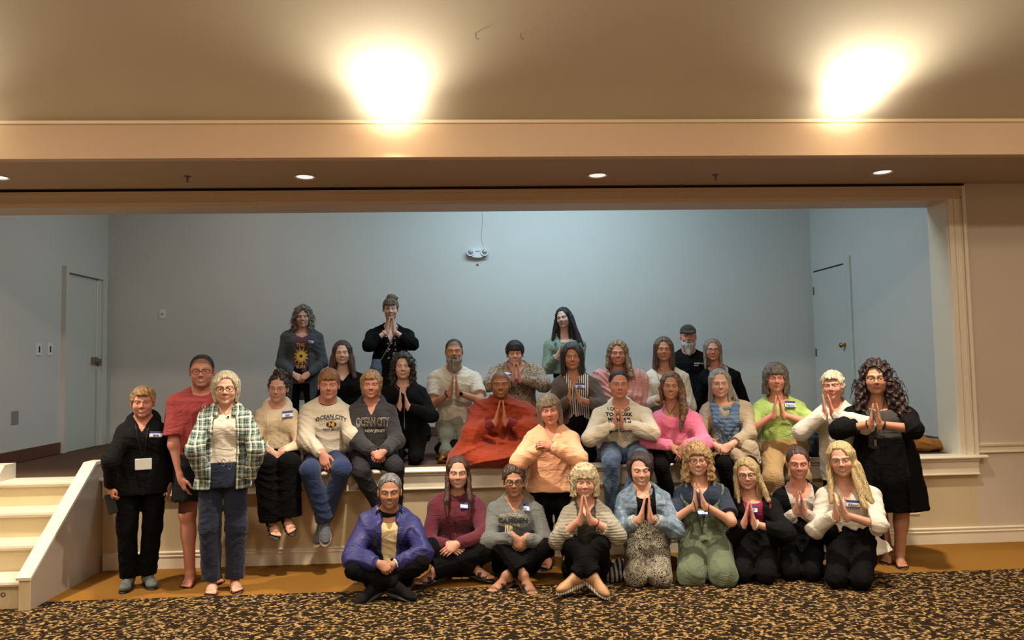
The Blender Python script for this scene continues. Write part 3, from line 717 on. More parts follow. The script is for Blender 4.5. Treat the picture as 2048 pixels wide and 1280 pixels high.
def eyeball(sx, P):
    n, m = 20, 28; R = 0.0142; cen = np.array([sx*0.0315, 0.0655, 0.001]); vs = []; cs = []
    sk = np.array(SKINS[P['skin']][:3]); iris = np.array(srgb(P.get('iris', '4a3524'))[:3]); closed = P.get('closed', False); sq = P.get('open', 0.0039)
    for i in range(n+1):
        th = -1.1+2.2*i/n
        for j in range(m+1):
            ph = -1.25+2.5*j/m
            d = np.array([math.sin(ph)*math.cos(th), math.cos(ph)*math.cos(th), math.sin(th)]); x = d[0]*R; z = d[2]*R
            lim = sq*(1-(x/0.0135)**2) if abs(x) < 0.0135 else -0.01
            zz = z+0.0007
            if closed: e = -1 
            else: e = lim-abs(zz)
            r = R
            if e > 0:
                r = R-0.0009; rr = math.hypot(x, z-0.0004)
                c = np.array([0.72, 0.68, 0.64]) if rr > 0.0060 else (iris if rr > 0.0024 else np.array([0.01, 0.01, 0.01]))
                if lim-zz < 0.0011: c = c*0.35
            elif e > -0.0013 and (zz > 0 or closed): c = sk*0.16
            else: c = sk*(0.86 if z > 0 else 0.9)
            if closed and abs(z+0.004) < 0.0009 and abs(x) < 0.0125: c = sk*0.15
            vs.append(cen+d*r); cs.append(c)
    q = [(i*(m+1)+j, i*(m+1)+j+1, (i+1)*(m+1)+j+1, (i+1)*(m+1)+j) for i in range(n) for j in range(m)]
    return np.array(vs), np.array(q)[:, ::-1], np.array(cs)

# ------------------------------------------------------------------ hands and feet
def hand_prims(w, d, nrm, side, pose, s=1.0):
    """w wrist, d finger direction, nrm palm normal, side +1/-1 so that thumb = side*cross(d,nrm)"""
    d = unit(d); nrm = unit(np.asarray(nrm)-d*(np.asarray(nrm)@d)); t = np.cross(d, nrm)*side; L = []
    R = np.stack([t, d, nrm], 1)
    def W(x, y, z): return w+s*(t*x+d*y+nrm*z)
    L.append(Ell(W(0.000, 0.048, 0), (0.038*s, 0.050*s, 0.0145*s), 0.012, R))
    L.append(Ell(W(0.020, 0.030, 0.004), (0.020*s, 0.030*s, 0.014*s), 0.010, R))
    L.append(Cone(w-d*0.03, W(0, 0.02, 0), 0.024*s, 0.024*s, 0.02, flat=(nrm, 0.78)))
    curls = {'pray': (0.0, 0.03, 0.03), 'flat': (0.12, 0.12, 0.1), 'relax': (0.35, 0.45, 0.3), 'clasp': (0.75, 0.9, 0.5), 'fist': (1.1, 1.4, 0.9), 'cup': (0.3, 0.35, 0.25)}[pose]
    for i, (fx, ln, y0) in enumerate([(-0.029, 0.055, 0.080), (-0.0105, 0.070, 0.088), (0.0085, 0.077, 0.090), (0.027, 0.069, 0.086)]):
        a = 0.0; p = np.array([fx, y0-0.012, 0.0]); sp = (fx*1.2) if pose not in ('pray',) else fx*0.15
        seg = (0.46, 0.30, 0.24); r0_ = 0.0088 if i else 0.0076; extra = 0.06*(3-i) if pose in ('relax', 'cup') else 0
        for k in range(3):
            a += curls[k]+extra*0.4; l = ln*seg[k]+(0.012 if k == 0 else 0)
            q = p+np.array([math.sin(sp)*l, math.cos(a)*l, math.sin(a)*l])
            L.append(Cone(W(*p), W(*q), (r0_-0.0009*k)*s, (r0_-0.0009*(k+1))*s, 0.0028)); p = q
    if pose == 'pray': th = [(0.026, 0.018, 0.004), (0.044, 0.048, 0.006), (0.046, 0.076, 0.006), (0.045, 0.096, 0.006)]
    elif pose in ('fist', 'clasp'): th = [(0.022, 0.016, 0.006), (0.040, 0.042, 0.018), (0.032, 0.066, 0.030), (0.016, 0.078, 0.034)]
    else: th = [(0.026, 0.016, 0.004), (0.048, 0.040, 0.012), (0.058, 0.064, 0.018), (0.062, 0.084, 0.020)]
    for k in range(3): L.append(Cone(W(*th[k]), W(*th[k+1]), (0.0125-0.0018*k)*s, (0.0112-0.0018*k)*s, 0.008 if k == 0 else 0.003))
    return L
def foot_prims(a, d, s=1.0, side=1):
    """a ankle, d toe direction (mostly horizontal), sole perpendicular to it"""
    d = unit(d); up = unit(A(0, 0, 1)-d*d[2]); t = np.cross(d, up)*side; L = []
    def W(x, y, z): return a+s*(t*x+d*y+up*z)
    L.append(Ell(W(0, -0.035, -0.045), (0.029*s, 0.036*s, 0.030*s), 0.02, np.stack([t, d, up], 1)))
    L.append(Cone(W(0, -0.01, -0.02), W(0.004, 0.10, -0.055), 0.032*s, 0.022*s, 0.03)); L.append(Cone(W(0.02, 0.05, -0.055), W(0.022, 0.115, -0.060), 0.022*s, 0.019*s, 0.02))
    L.append(Cone(W(-0.02, 0.04, -0.057), W(-0.022, 0.10, -0.062), 0.018*s, 0.015*s, 0.02))
    for x, y0, y1, r in ((0.030, 0.125, 0.160, 0.0125), (0.012, 0.128, 0.158, 0.0085), (-0.004, 0.122, 0.150, 0.008), (-0.019, 0.115, 0.139, 0.0075), (-0.032, 0.105, 0.127, 0.007)):
        L.append(Cone(W(x, y0, -0.064), W(x, y1, -0.067), r*s, r*0.9*s, 0.004))
    return L
def shoe_prims(a, d, s=1.0):
    d = unit(d); up = unit(A(0, 0, 1)-d*d[2]); t = np.cross(d, up); R = np.stack([t, d, up], 1)
    def W(x, y, z): return a+s*(t*x+d*y+up*z)
    up_ = [Ell(W(0, -0.03, -0.035), (0.036*s, 0.045*s, 0.05*s), 0.03, R), Cone(W(0, 0.0, -0.02), W(0, 0.10, -0.050), 0.042*s, 0.030*s, 0.03), Ell(W(0, 0.115, -0.055), (0.040*s, 0.058*s, 0.026*s), 0.03, R)]
    so = [Ell(W(0, -0.02, -0.082), (0.040*s, 0.066*s, 0.017*s), 0.03, R), Ell(W(0, 0.09, -0.082), (0.046*s, 0.092*s, 0.015*s), 0.03, R)]
    return up_, so

# ------------------------------------------------------------------ one person
STATS = {}
def person(S):
    """S: specification. Pixel coordinates are the spots where joints appear; depths are metres from the body's plane."""
    Y = S['Y']; base = S.get('base', 0.0); ex, ey = S['eye']; seed = S.get('seed', int(ex*7+ey) % 9973)
    hs = S.get('hs', 1.0); male = S.get('male', False); fem = not male
    hf = S.get('hf', 0.03)
    e0 = at_y(ex, ey, Y)
    yaw = -math.atan2(e0[0], e0[1]-CAMY)*0.8 + math.radians(S.get('yaw', 0))
    X = A(math.cos(yaw), math.sin(yaw), 0); Fw = A(math.sin(yaw), -math.cos(yaw), 0)
    O = A(e0[0], Y, base)
    def world(p): return O+X*p[0]+Fw*p[1]+A(0, 0, 1)*p[2]
    def px(x, y, f=0.0):
        d = unray(x, y); P0 = O+Fw*f; t = ((P0-CO)@Fw)/(d@Fw); w_ = CO+d*t-O
        return A(w_@X, w_@Fw, w_[2])
    root = None
    # head
    E = px(ex, ey, hf+0.07*hs)
    hy, hp, hr = [math.radians(v) for v in S.get('head', (0, 0, 0))]     # turn to image right, nod down, tilt to image right
    RH = np.array(Matrix.Rotation(-hy, 3, 'Z') @ Matrix.Rotation(-hp, 3, 'X') @ Matrix.Rotation(hr, 3, 'Y'))
    HC = E-RH@A(0, 0.07*hs, 0)
    def hq(p): return ((p-HC.astype(F32))@RH.astype(F32))/F32(hs)
    def hw(q): return (np.asarray(q)*hs)@RH.T+HC
    class HeadShape:
        def __init__(s, shape): s.s = shape
        def prim(s, k=0.02):
            lo, hi = s.s.bounds(); cs = np.array([[(lo, hi)[i][0], (lo, hi)[j][1], (lo, hi)[l][2]] for i in (0, 1) for j in (0, 1) for l in (0, 1)]); cw = hw(cs)
            return Fn(lambda p: s.s.d(hq(p).astype(F32))*F32(hs), cw.min(0), cw.max(0), k)
    hL, hS = head_prims(S)
    head = HeadShape(Shape(hL, hS)).prim(0.02)
    # torso frame
    sl, sr, sy = S['sh']; tf = S.get('lean', 0.0)
    SHL = px(sl, sy+S.get('shd', (0, 0))[0], 0); SHR = px(sr, sy+S.get('shd', (0, 0))[1], 0)
    hw_ = (SHR[0]-SHL[0])/2; cx_ = (SHR[0]+SHL[0])/2
    ztop = (SHL[2]+SHR[2])/2
    nb = A(0.55*cx_+0.45*HC[0], -0.015, min(ztop+0.038, HC[2]-0.135*hs))
    pose = S['pose']
    pz = {'stand': 0.90, 'kneel': 0.30, 'upkneel': 0.46, 'cross': 0.12, 'edge': 0.12, 'chair': 0.45}[pose] if 'pz' not in S else S['pz']
    pelx = px(S['pel'], ey, 0)[0] if 'pel' in S else cx_*0.8
    PE = A(pelx, S.get('pf', 0.0), pz)
    if pose == 'stand' and 'pz' not in S: PE[2] = (HC[2]+0.115)*0.53
    up = unit(nb-PE); LT = float(np.linalg.norm(nb-PE)); side = unit(A(SHR[0]-SHL[0], 0, SHR[2]-SHL[2]))
    bw = S.get('bw', 1.0); bd = S.get('bd', 1.0)          # breadth of waist/hips and depth
    jx = hw_-0.060
    hipw = S.get('hip', (0.165 if fem else 0.165))*bw; wst = (0.130 if fem else 0.150)*bw; chs = max(0.135, min(hw_-0.05, 0.175))
    def torso(inf, ext=0.0, flare=0.0, k=0.03):
        lv = [(0, 0, 0, hipw+inf, 0.105*bd+inf), (0.30*LT, 0, 0.005, (hipw*0.35+wst*0.65)+inf, 0.100*bd+inf), (0.45*LT, 0, 0.005, wst+inf, 0.098*bd+inf), (0.72*LT, 0, 0.008, chs+inf, 0.108+inf),
              (0.88*LT, 0, -0.004, chs+0.006+inf, 0.095+inf), (0.965*LT, 0, -0.012, chs*0.72+inf, 0.062+inf), (1.0*LT, 0, -0.018, 0.062+inf*0.5, 0.055+inf*0.5)]
        if ext > 0: lv = [(-ext, 0, 0, hipw+inf+flare, 0.105*bd+inf+flare)] + lv
        L = [Loft(PE, up, side, lv, k, 2.3)]
        if fem:
            b = S.get('bust', 0.9)
            for sx in (-1, 1): L.append(Ell(PE+up*0.69*LT+side*sx*0.075+A(0, 1, 0)*0.075, (0.072*b+inf*0.6, 0.062*b+inf*0.7, 0.075*b+inf*0.6), 0.05))
        if S.get('belly'): L.append(Ell(PE+up*0.30*LT+A(0, 0.06, 0), (wst*0.95+inf, 0.09+S['belly']+inf, 0.14), 0.08))
        return L
    sj = {-1: A(cx_, -0.005, 0)+A(-jx, 0, SHL[2]-0.048), 1: A(cx_, -0.005, 0)+A(jx, 0, SHR[2]-0.048)}
    ascale = S.get('arm', 1.0)
    LU, LF = 0.285*ascale, 0.245*ascale
    arms = {}
    for sx, key in ((-1, 'L'), (1, 'R')):
        a = S.get(key)
        if a is None: a = dict(e=None, w=None)
        if a.get('hide'): arms[sx] = None; continue
        s0 = sj[sx]
        if a.get('w') is None: wr = s0+A(sx*0.06, 0.03, -(LU+LF)*0.97)
        else: wr = px(a['w'][0], a['w'][1], a['w'][2])
        v = wr-s0; D = np.linalg.norm(v); lu, lf = LU, LF
        if D > (lu+lf)*0.995: sc_ = D/((lu+lf)*0.995); lu *= sc_; lf *= sc_
        al = (lu*lu-lf*lf+D*D)/(2*D); r = math.sqrt(max(lu*lu-al*al, 1e-6)); c0 = s0+unit(v)*al; n1 = unit(np.cross(unit(v), A(0.3, 0.2, 1))); n2 = np.cross(unit(v), n1)
        best = None
        for k in range(72):
            th = k*math.pi/36; e_ = c0+r*(n1*math.cos(th)+n2*math.sin(th))
            if a.get('e'):
                pe = px(a['e'][0], a['e'][1], e_[1]); cost = math.hypot(pe[0]-e_[0], pe[2]-e_[2])+(0.25*max(0, -0.10-e_[1]))+0.05*max(0, e_[1]-0.15)
            else: cost = -sx*(e_[0]-s0[0])*0.6+e_[2]*0.4+abs(e_[1]+0.02)*0.3
            if best is None or cost < best[0]: best = (cost, e_)
        arms[sx] = (s0, best[1], wr)
    # hands
    hands = {}
    for sx, key in ((-1, 'L'), (1, 'R')):
        if arms[sx] is None or not S.get(key, {}).get('hand', 'relax'): continue
        a = S.get(key, {}); hp_ = a.get('hand', 'relax'); s0, e_, wr = arms[sx]
        if hp_ == 'pray':
            tip = px(a['tip'][0], a['tip'][1], a['tip'][2]); d = tip-wr; n = A(-sx, 0.0, 0)*1.0
            hands[sx] = (d, n, +1 if False else sx, 'pray')
        elif hp_ in ('clasp', 'fist', 'cup', 'flat', 'relax') and 'dir' in a: hands[sx] = (A(*a['dir']), A(*a.get('nrm', (0, -0.6, -0.8))), sx*a.get('ts', 1), hp_)
        else: hands[sx] = (A(0, 0.05, -1), A(-sx, -0.2, 0), sx, hp_)
    def thumb_fix(d, n, want):
        """side so that the thumb points towards 'want'"""
        d = unit(d); n = unit(n-d*(n@d)); t = np.cross(d, n); return 1 if t@want > 0 else -1
    ar = (0.043 if fem else 0.052)*S.get('armr', 1.0)
    def arm_prims(sx, inf, cut=None, k=0.03, loose=0.0):
        loose *= 0.6
        if arms[sx] is None: return []
        s0, e_, wr = arms[sx]; L = []
        if cut is None or cut > 0.5:
            L.append(Cone(s0, e_, ar+inf, ar*0.84+inf+loose*0.5, k))
            c2 = None if cut is None else (cut-0.5)*2
            r1 = ar*0.80+inf+loose*0.6; r2 = 0.024+inf*0.9+loose*0.45
            if c2 is None or c2 >= 1.0: L.append(Cone(e_, wr+(unit(wr-e_))*(-0.01 if inf > 0.002 else 0.0), r1, r2, k, cut=(0.98 if inf > 0.002 else None)))
            else: L.append(Cone(e_, wr, r1, r2+0.006, k, cut=c2))
        else: L.append(Cone(s0, e_, ar+inf, ar*0.9+inf+loose, k, cut=cut*2))
        return L
    # legs
    legs = {}
    hipx = 0.085*bw; kz = {'stand': 0.5}
    hipR = S.get('thigh', 0.078)*bw
    for sx, key in ((-1, 'kL'), (1, 'kR')):
        hpj = PE+A(sx*hipx, 0.0, -0.02); an = S.get('a'+key[1]); kn = S.get(key)
        if pose == 'stand':
            an_ = px(*an[:3]) if an else A(pelx+sx*0.09, 0.0, 0.085); an_[2] = max(an_[2], 0.08) if not an else 0.085
            kn_ = (hpj+an_)/2+A(sx*0.01, 0.03, 0.01) if not kn else px(*kn)
        elif pose in ('kneel', 'upkneel'):
            kf = S.get('kf', 0.30 if pose == 'kneel' else 0.10)
            kn_ = px(kn[0], kn[1], kf) if kn else A(pelx+sx*0.13, kf, 0.0); kn_[2] = 0.065
            an_ = A(kn_[0]*0.6+pelx*0.4, kn_[1]-0.40, 0.055)
        elif pose == 'cross':
            kn_ = px(*kn) if kn else A(pelx+sx*0.34, 0.28, 0.14); an_ = px(*an) if an else A(pelx-sx*0.10, 0.36, 0.07)
        else:
            kn_ = px(*kn) if kn else A(pelx+sx*0.12, 0.42, pz+0.02); an_ = px(*an) if an else A(kn_[0], kn_[1]-0.04, kn_[2]-0.42)
        legs[sx] = (hpj, kn_, an_)
    def leg_prims(sx, inf, k=0.04, ankle=0.038, knee=0.055, cut=None, cutk=None):
        h_, k_, a_ = legs[sx]; L = [Cone(h_, k_, hipR+inf, knee+0.006+inf, k, cut=cutk)]
        if cutk is None: L.append(Cone(k_, a_, knee+inf, ankle+inf, k, cut=cut))
        if -0.001 < inf < 0.004 and cutk is None:
            m = k_*0.68+a_*0.32; back = A(0, -0.018, 0) if pose == 'stand' else A(0, 0, 0); L.append(Ell(m+back, (0.050, 0.050, 0.09), 0.04))
        return L
    # ---- the body: one figure, finer where it shows
    neck_r = (0.050 if fem else 0.060)*S.get('neck', 1.0)
    neck = [Cone(hw((0, -0.018, -0.055)), nb+A(0, -0.005, 0.005), neck_r, neck_r*1.08, 0.025), Cone(nb+A(0, -0.02, 0.035), sj[-1]+A(0.01, -0.01, 0.022), 0.036, 0.036, 0.05), Cone(nb+A(0, -0.02, 0.035), sj[1]+A(-0.01, -0.01, 0.022), 0.036, 0.036, 0.05)]
    body = [head]+neck+torso(0.0)
    for sx in (-1, 1):
        body += arm_prims(sx, 0.0); body += leg_prims(sx, 0.0 if S.get('barelegs') else -0.014)
        if sx in hands:
            d, n, sd, hp_ = hands[sx]; wr = arms[sx][2]
            want = A(0, -1, 0.3) if hp_ == 'pray' else (A(-sx, 0.6, 0.5))
            if S.get({-1: 'L', 1: 'R'}[sx], {}).get('thumb'): want = A(*S[{-1: 'L', 1: 'R'}[sx]]['thumb'])
            hands[sx] = (d, n, thumb_fix(d, n, want), hp_)
            body += hand_prims(wr, d, n, hands[sx][2], hp_, (0.94 if fem else 1.04)*S.get('handsc', 1.0))
    feet = S.get('feet', 'none'); fd = {}
    for sx, key in ((-1, 'fL'), (1, 'fR')):
        h_, k_, a_ = legs[sx]
        d = A(*S[key]) if key in S else (A(sx*0.25, 1, 0) if pose in ('stand', 'edge', 'chair') else (A(0, -1, -0.1) if pose in ('kneel', 'upkneel') else A(sx*0.9, 0.3, -0.1)))
        fd[sx] = d
        if feet in ('bare', 'sandal'): body += foot_prims(a_, d, 0.95 if fem else 1.05, 1 if np.cross(unit(d), A(0, 0, 1))[0]*(-sx) > 0 else -1)
        elif feet == 'none': body.append(Cone(a_, a_+unit(d)*0.08+A(0, 0, -0.02), 0.03, 0.028, 0.02))
    BS = Shape(body); parts = []
    hb0, hb1 = head.lo-0.01, head.hi+0.01
    zcut = S.get('neckz', 0.13)                      # fine part reaches this far below the shoulder line
    lo = np.minimum(hb0, nb-A(0.16, 0.16, 0)); hi = np.maximum(hb1, nb+A(0.16, 0.16, 0)); lo[2] = nb[2]-zcut-0.1
    lo[1] = min(lo[1], nb[1]-0.14); hi[1] = max(hi[1], nb[1]+0.17)
    hvis = S.get('hres', 0.0036)
    v, q = surface(BS, hvis, lo, hi)
    c0 = np.abs(v-lo).min(1) if False else None
    edge = 1.2*hvis
    def dropcap(v, q, lo, hi, e):
        on = ((v < lo+e) | (v > hi-e)).any(1); keep = ~(on[q].all(1)); return v, q[keep]
    parts.append(dropcap(v, q, lo, hi, edge))
    fine = S.get('fine', {})
    for sx in (-1, 1):
        if arms[sx] is None or sx not in hands: continue
        s0, e_, wr = arms[sx]; d = unit(hands[sx][0]); key = {-1: 'L', 1: 'R'}[sx]
        if S.get(key, {}).get('nohand'): continue
        hl = hand_prims(wr, hands[sx][0], hands[sx][1], hands[sx][2], hands[sx][3], (0.94 if fem else 1.04)*S.get('handsc', 1.0))
        sh_ = Shape(arm_prims(sx, 0.0)+hl); lo_ = np.min([p.lo for p in hl], 0); hi_ = np.max([p.hi for p in hl], 0)
        vis = S.get(key, {}).get('vis', 0.12)
        fe = wr+(e_-wr)*min(1, vis/max(np.linalg.norm(e_-wr), 1e-3)); lo_ = np.minimum(lo_, fe-0.05); hi_ = np.maximum(hi_, fe+0.05)
        v, q = surface(sh_, 0.0036, lo_, hi_); parts.append(dropcap(v, q, lo_, hi_, edge))
    # the rest of the figure
    seatsub = []
    if pose == 'edge':
        seatsub = [Fn(lambda p, Y=Y: np.maximum(p[:, 2]-0.003, p[:, 1]-F32(Y+0.078)).astype(F32), (-1, -1, -1), (1, Y+0.12, 0.05), 0.004)]
    rest = Shape([p for p in body if p is not head], seatsub)
    lo_, hi_ = rest.bounds()
    res = S.get('bres', 0.013 if feet in ('none', 'shoe') and not S.get('barelegs') and not S.get('barearms') else 0.0085)
    rest.cuts = [((0, 0, 1), nb[2]-zcut+0.01)]
    if feet in ('bare', 'sandal'):
        for sx in (-1, 1):
            a_ = legs[sx][2]; fp = foot_prims(a_, fd[sx], 0.95 if fem else 1.05, 1); l2 = np.min([p.lo for p in fp], 0); h2 = np.max([p.hi for p in fp], 0)+A(0, 0, 0.03)
            v, q = surface(Shape([p for p in body if p is not head]), 0.0045, l2, h2); parts.append(dropcap(v, q, l2, h2, 0.006))
    v, q = surface(rest, res); v = v.copy()
    # keep the coarse part clear of the fine hands
    msk = np.zeros(len(v), bool)
    for sx in (-1, 1):
        if arms[sx] is None or sx not in hands: continue
        wr = arms[sx][2]; d = unit(hands[sx][0]); t = (v-wr)@d
        e_ = arms[sx][1]; ax = unit(wr-e_); tt = (v-wr)@ax
        msk |= (np.linalg.norm(v-wr, axis=1) < 0.26) & (tt > -0.04) & (np.linalg.norm(np.cross(v-wr, d), axis=1) < 0.12)
    if not S.get('keepcoarse'): q = q[~msk[q].any(1)]
    parts.append((v, q))
    if not S.get('noeyes'):
        cols_e = []
        for sx in (-1, 1):
            ev, eq, ec = eyeball(sx, S); parts.append((hw(ev), eq)); cols_e.append(ec)
    v, q = join(parts)
    lv = hq(v.astype(F32)).astype(float); colr = face_colour(lv, S)
    dist = ((lv > [-0.12, -0.14, -0.14]) & (lv < [0.12, 0.14, 0.16])).all(1)
    sk = np.array(SKINS[S['skin']][:3]); colr[~dist] = sk*np.array([1.0, 0.93, 0.90])
    # nails and knuckles a little redder
    if not S.get('noeyes'):
        n_e = sum(len(c) for c in cols_e); colr[-n_e:] = np.concatenate(cols_e)
    root = obj_from('person', v, q, [M_skin], None)
    ca = root.data.color_attributes.new('Col', 'FLOAT_COLOR', 'POINT')
    ca.data.foreach_set('color', np.concatenate([colr, np.ones((len(colr), 1))], 1).astype(np.float32).ravel())
    root.location = O; root.rotation_euler = (0, 0, yaw)
    tag(root, S['label'], 'person', 'people posing together at the stage')
    ntot = len(q)
    # ---- clothes
    ctx = dict(PE=PE, up=up, LT=LT, side=side, nb=nb, sj=sj, arms=arms, legs=legs, hw=hw, hq=hq, px=px, root=root, world=world, HC=HC, hs=hs, cx=cx_, hwid=hw_, O=O, yaw=yaw, fd=fd, pelx=pelx, seed=seed, RH=RH, S=S)
    fr = np.cross(side, up); fr = fr if fr[1] > 0 else -fr
    outer = None
    for gi, g in enumerate(S.get('wear', [])):
        kind = g['k']; inf = g.get('inf', 0.014); inf = inf if inf < 0.018 else 0.018+(inf-0.018)*0.45; wr_ = folds(g.get('wr', 0.007)*1.35, seed+gi, g.get('fx', 20), g.get('fz', 34)); h = g.get('h', 0.0085)
        if kind == 'top':
            ext = g.get('ext', 0.0); L = torso(inf, ext, g.get('flare', 0.0))
            for n_ in neck[1:]: L.append(Cone(n_.a, n_.b, n_.ra+inf, n_.rb+inf, 0.05))
            if g.get('lap'):          # cloth lying over the hips and lap of a seated figure
                for sx in (-1, 1): h_, k_, a_ = legs[sx]; L.append(Cone(h_, h_+(k_-h_)*g['lap'], hipR+inf+0.01, hipR+inf, 0.06))
            for sx in (-1, 1): L += arm_prims(sx, inf, g.get('cuff', 1.0) if g.get('cuff', 1.0) > 0 else None, 0.035, g.get('loose', 0.0)) if g.get('cuff', 1.0) > 0 else []
            sub = []
            nk = g.get('neck', ('crew', 0.03)); ntop = nb+A(0, 0.0, 0.0)
            def neckfn(p, nk=nk):
                r_ = p-nb.astype(F32); x = r_[:, 0]; f = r_[:, 1]; z = r_[:, 2]
                if nk[0] == 'v':
                    dp, wd = nk[1], nk[2]; lim = wd*np.clip((z+dp)/dp, 0, 1.6); fr_ = (f > -0.02)
                    a_ = np.where(fr_, (np.abs(x)-lim)*0.9, 0.1); a_ = np.where(z+dp < 0, np.maximum(a_, -(z+dp)), a_)
                else:
                    dp = nk[1]; wd = nk[2] if len(nk) > 2 else 0.072
                    a_ = (np.sqrt((x/wd)**2+(np.minimum(z, 0)/dp)**2)-1)*min(wd, dp); a_ = np.where(f > -0.02, a_, 0.1)
                b_ = (np.sqrt((x/0.066)**2+((f)/0.072)**2)-1)*0.066
                b_ = np.where(z > -0.02, b_, 0.1)
                return np.minimum(a_, b_).astype(F32)
            sub.append(Fn(neckfn, nb-A(0.3, 0.13, max(0.12, nk[1]+0.03)), nb+A(0.3, 0.4, 0.2), 0.004))
            if g.get('open'):
                # open front: list of (height above pelvis in metres, half width, centre)
                prof = sorted(g['open'])
                H = np.array([o[0] for o in prof]); Wd = np.array([o[1] for o in prof]); Cn = np.array([o[2] if len(o) > 2 else 0 for o in prof])
                def openfn(p, H=H, Wd=Wd, Cn=Cn):
                    r_ = p-PE.astype(F32); hh = r_@up.astype(F32); x = r_@side.astype(F32); f = r_@fr.astype(F32)
                    a_ = np.abs(x-np.interp(hh, H, Cn))-np.interp(hh, H, Wd); return np.where(f > 0.01, a_, 0.1).astype(F32)
                sub.append(Fn(openfn, PE-A(0.6, 0.3, 1.2), nb+A(0.6, 0.6, 0.3), 0.006))
            if g.get('bare'):    # sleeveless
                for sx in (-1, 1): sub.append(Ell(sj[sx]+A(sx*0.045, 0, 0.0), (0.05, 0.12, 0.10), 0.01))
            base_L = L; L = []
            if g.get('collar'):
                ck = g['collar']
                if ck == 'hood':
                    hc = nb+A(0, -0.030, 0.004); L.append(Torus(hc, unit(A(0, 0.55, 1)), side, 0.100, 0.108, 0.027, 0.012)); L.append(Torus(hc+A(0, -0.005, 0.02), unit(A(0, 0.4, 1)), side, 0.086, 0.090, 0.016, 0.012)); L.append(Ell(nb+A(0, -0.11, -0.01), (0.11, 0.05, 0.10), 0.03))
                    L.append(Cone(nb+A(-0.095, 0.04, -0.03), nb+A(-0.036, 0.125, -0.11), 0.026, 0.016, 0.012)); L.append(Cone(nb+A(0.095, 0.04, -0.03), nb+A(0.036, 0.125, -0.11), 0.026, 0.016, 0.012))
                elif ck == 'stand': L.append(Torus(nb+A(0, -0.012, 0.028), unit(A(0, 0.3, 1)), side, 0.072, 0.075, 0.014, 0.014)); L.append(Torus(nb+A(0, -0.006, 0.008), unit(A(0, 0.3, 1)), side, 0.082, 0.084, 0.014, 0.014))
                elif ck == 'shirt':
                    for sx in (-1, 1): L.append(Cone(nb+A(sx*0.068, -0.01, 0.03), nb+A(sx*0.062, 0.105, -0.05), 0.016, 0.020, 0.01)); 
                    L.append(Torus(nb+A(0, -0.02, 0.02), unit(A(0, 0.35, 1)), side, 0.075, 0.078, 0.013, 0.012))
                elif ck == 'crewrib': L.append(Torus(nb+A(0, 0.01, 0.004), unit(A(0, 0.42, 1)), side, 0.076, 0.086, 0.009, 0.006))
                elif ck == 'cowl': L.append(Torus(nb+A(0, 0.01, -0.005), unit(A(0, 0.5, 1)), side, 0.09, 0.095, 0.026, 0.02))
            coll = L; L = base_L
            if g.get('cuffring') and g.get('cuff', 1.0) >= 1.0:
                for sx in (-1, 1):
                    if arms[sx] is None: continue
                    s0, e_, w0 = arms[sx]; ax = unit(w0-e_); L.append(Cone(w0-ax*0.065, w0-ax*0.02, 0.030+inf*0.5, 0.029+inf*0.5, 0.008))
            if g.get('waistband'):
                zb = PE-up*(ext-0.03); L.append(Torus(zb, up, side, hipw+inf*0.6, 0.105*bd+inf*0.6, 0.018, 0.02))
            cuts = [((0, 0, -1), -(PE[2]-ext+g.get('hem', 0.0)))] if not g.get('nohem') else []
            sh_ = Shape(L, sub, wr_, cuts)
            if coll:
                lo_, hi_ = sh_.bounds(); csub = []
                if g.get('open') or nk[0] == 'v':       # the collar stays open in front
                    hwd = g.get('cgap', 0.030)
                    csub = [Fn(lambda p, hwd=hwd: np.maximum(np.abs((p-nb)[:, 0])-hwd-0.25*np.maximum((p-nb)[:, 2], 0), -(p-nb)[:, 1]).astype(F32), nb-A(0.2, 0.02, 0.3), nb+A(0.2, 0.4, 0.2), 0.004)]
                cs_ = Shape(coll, csub+[Fn(lambda p: (np.sqrt(((p-nb)[:, 0]/0.064)**2+((p-nb)[:, 1]/0.068)**2)*0.064-0.064).astype(F32), nb-A(0.07, 0.07, 0.02), nb+A(0.07, 0.07, 0.25), 0.004)], folds(0.003, seed+77, 30, 50))
                base_ = sh_; clo, chi = cs_.bounds()
                sh_ = Shape([Fn(lambda p, B=base_: B.d(p), lo_, hi_, 0.0), Fn(lambda p, C=cs_: C.d(p), clo, chi, 0.010)])
            if g.get('lap'): sh_.cuts = []
        elif kind == 'pants':
            cutk = g.get('short'); L = [Loft(PE+A(0, 0, -0.06), A(0, 0, 1), side, [(-0.02, 0, 0, hipw+inf*0.7, 0.11*bd+inf), (0.10, 0, 0, hipw+inf*0.6, 0.105*bd+inf), (0.20, 0, 0, hipw*0.9+inf*0.3, 0.10*bd+inf*0.3)], 0.05)]
            if pose in ('kneel', 'cross', 'edge', 'upkneel'): L.append(Ell(PE+A(0, -0.03, -0.02), (hipw+inf+0.01, 0.14*bd+inf, 0.12+inf), 0.05))
            for sx in (-1, 1):
                al = g.get('ankle', 0.0); h_, k_, a_ = legs[sx]
                if cutk: L.append(Cone(h_, k_, hipR+inf+0.008, 0.066+inf+g.get('wide', 0.02), 0.05, cut=cutk))
                else:
                    kn = 0.055+inf*0.7+g.get('wide', 0.0)*0.5
                    L.append(Cone(h_, k_, hipR+inf*0.6, kn, 0.03)); L.append(Cone(k_, a_, kn, 0.040+inf*0.7+g.get('wide', 0.0), 0.025, cut=1.0+al))
                    if g.get('puff'): L.append(Ell(k_, (0.09, 0.09, 0.07), 0.05))
            cuts = [((0, 0, 1), PE[2]+(g.get('waist', 0.13) if pose == 'stand' else 0.6))]
            if pose in ('kneel', 'upkneel'): cuts.append(((0, 0, -1), 0.002))
            sh_ = Shape(L, [], wr_, cuts)
        elif kind == 'skirt':
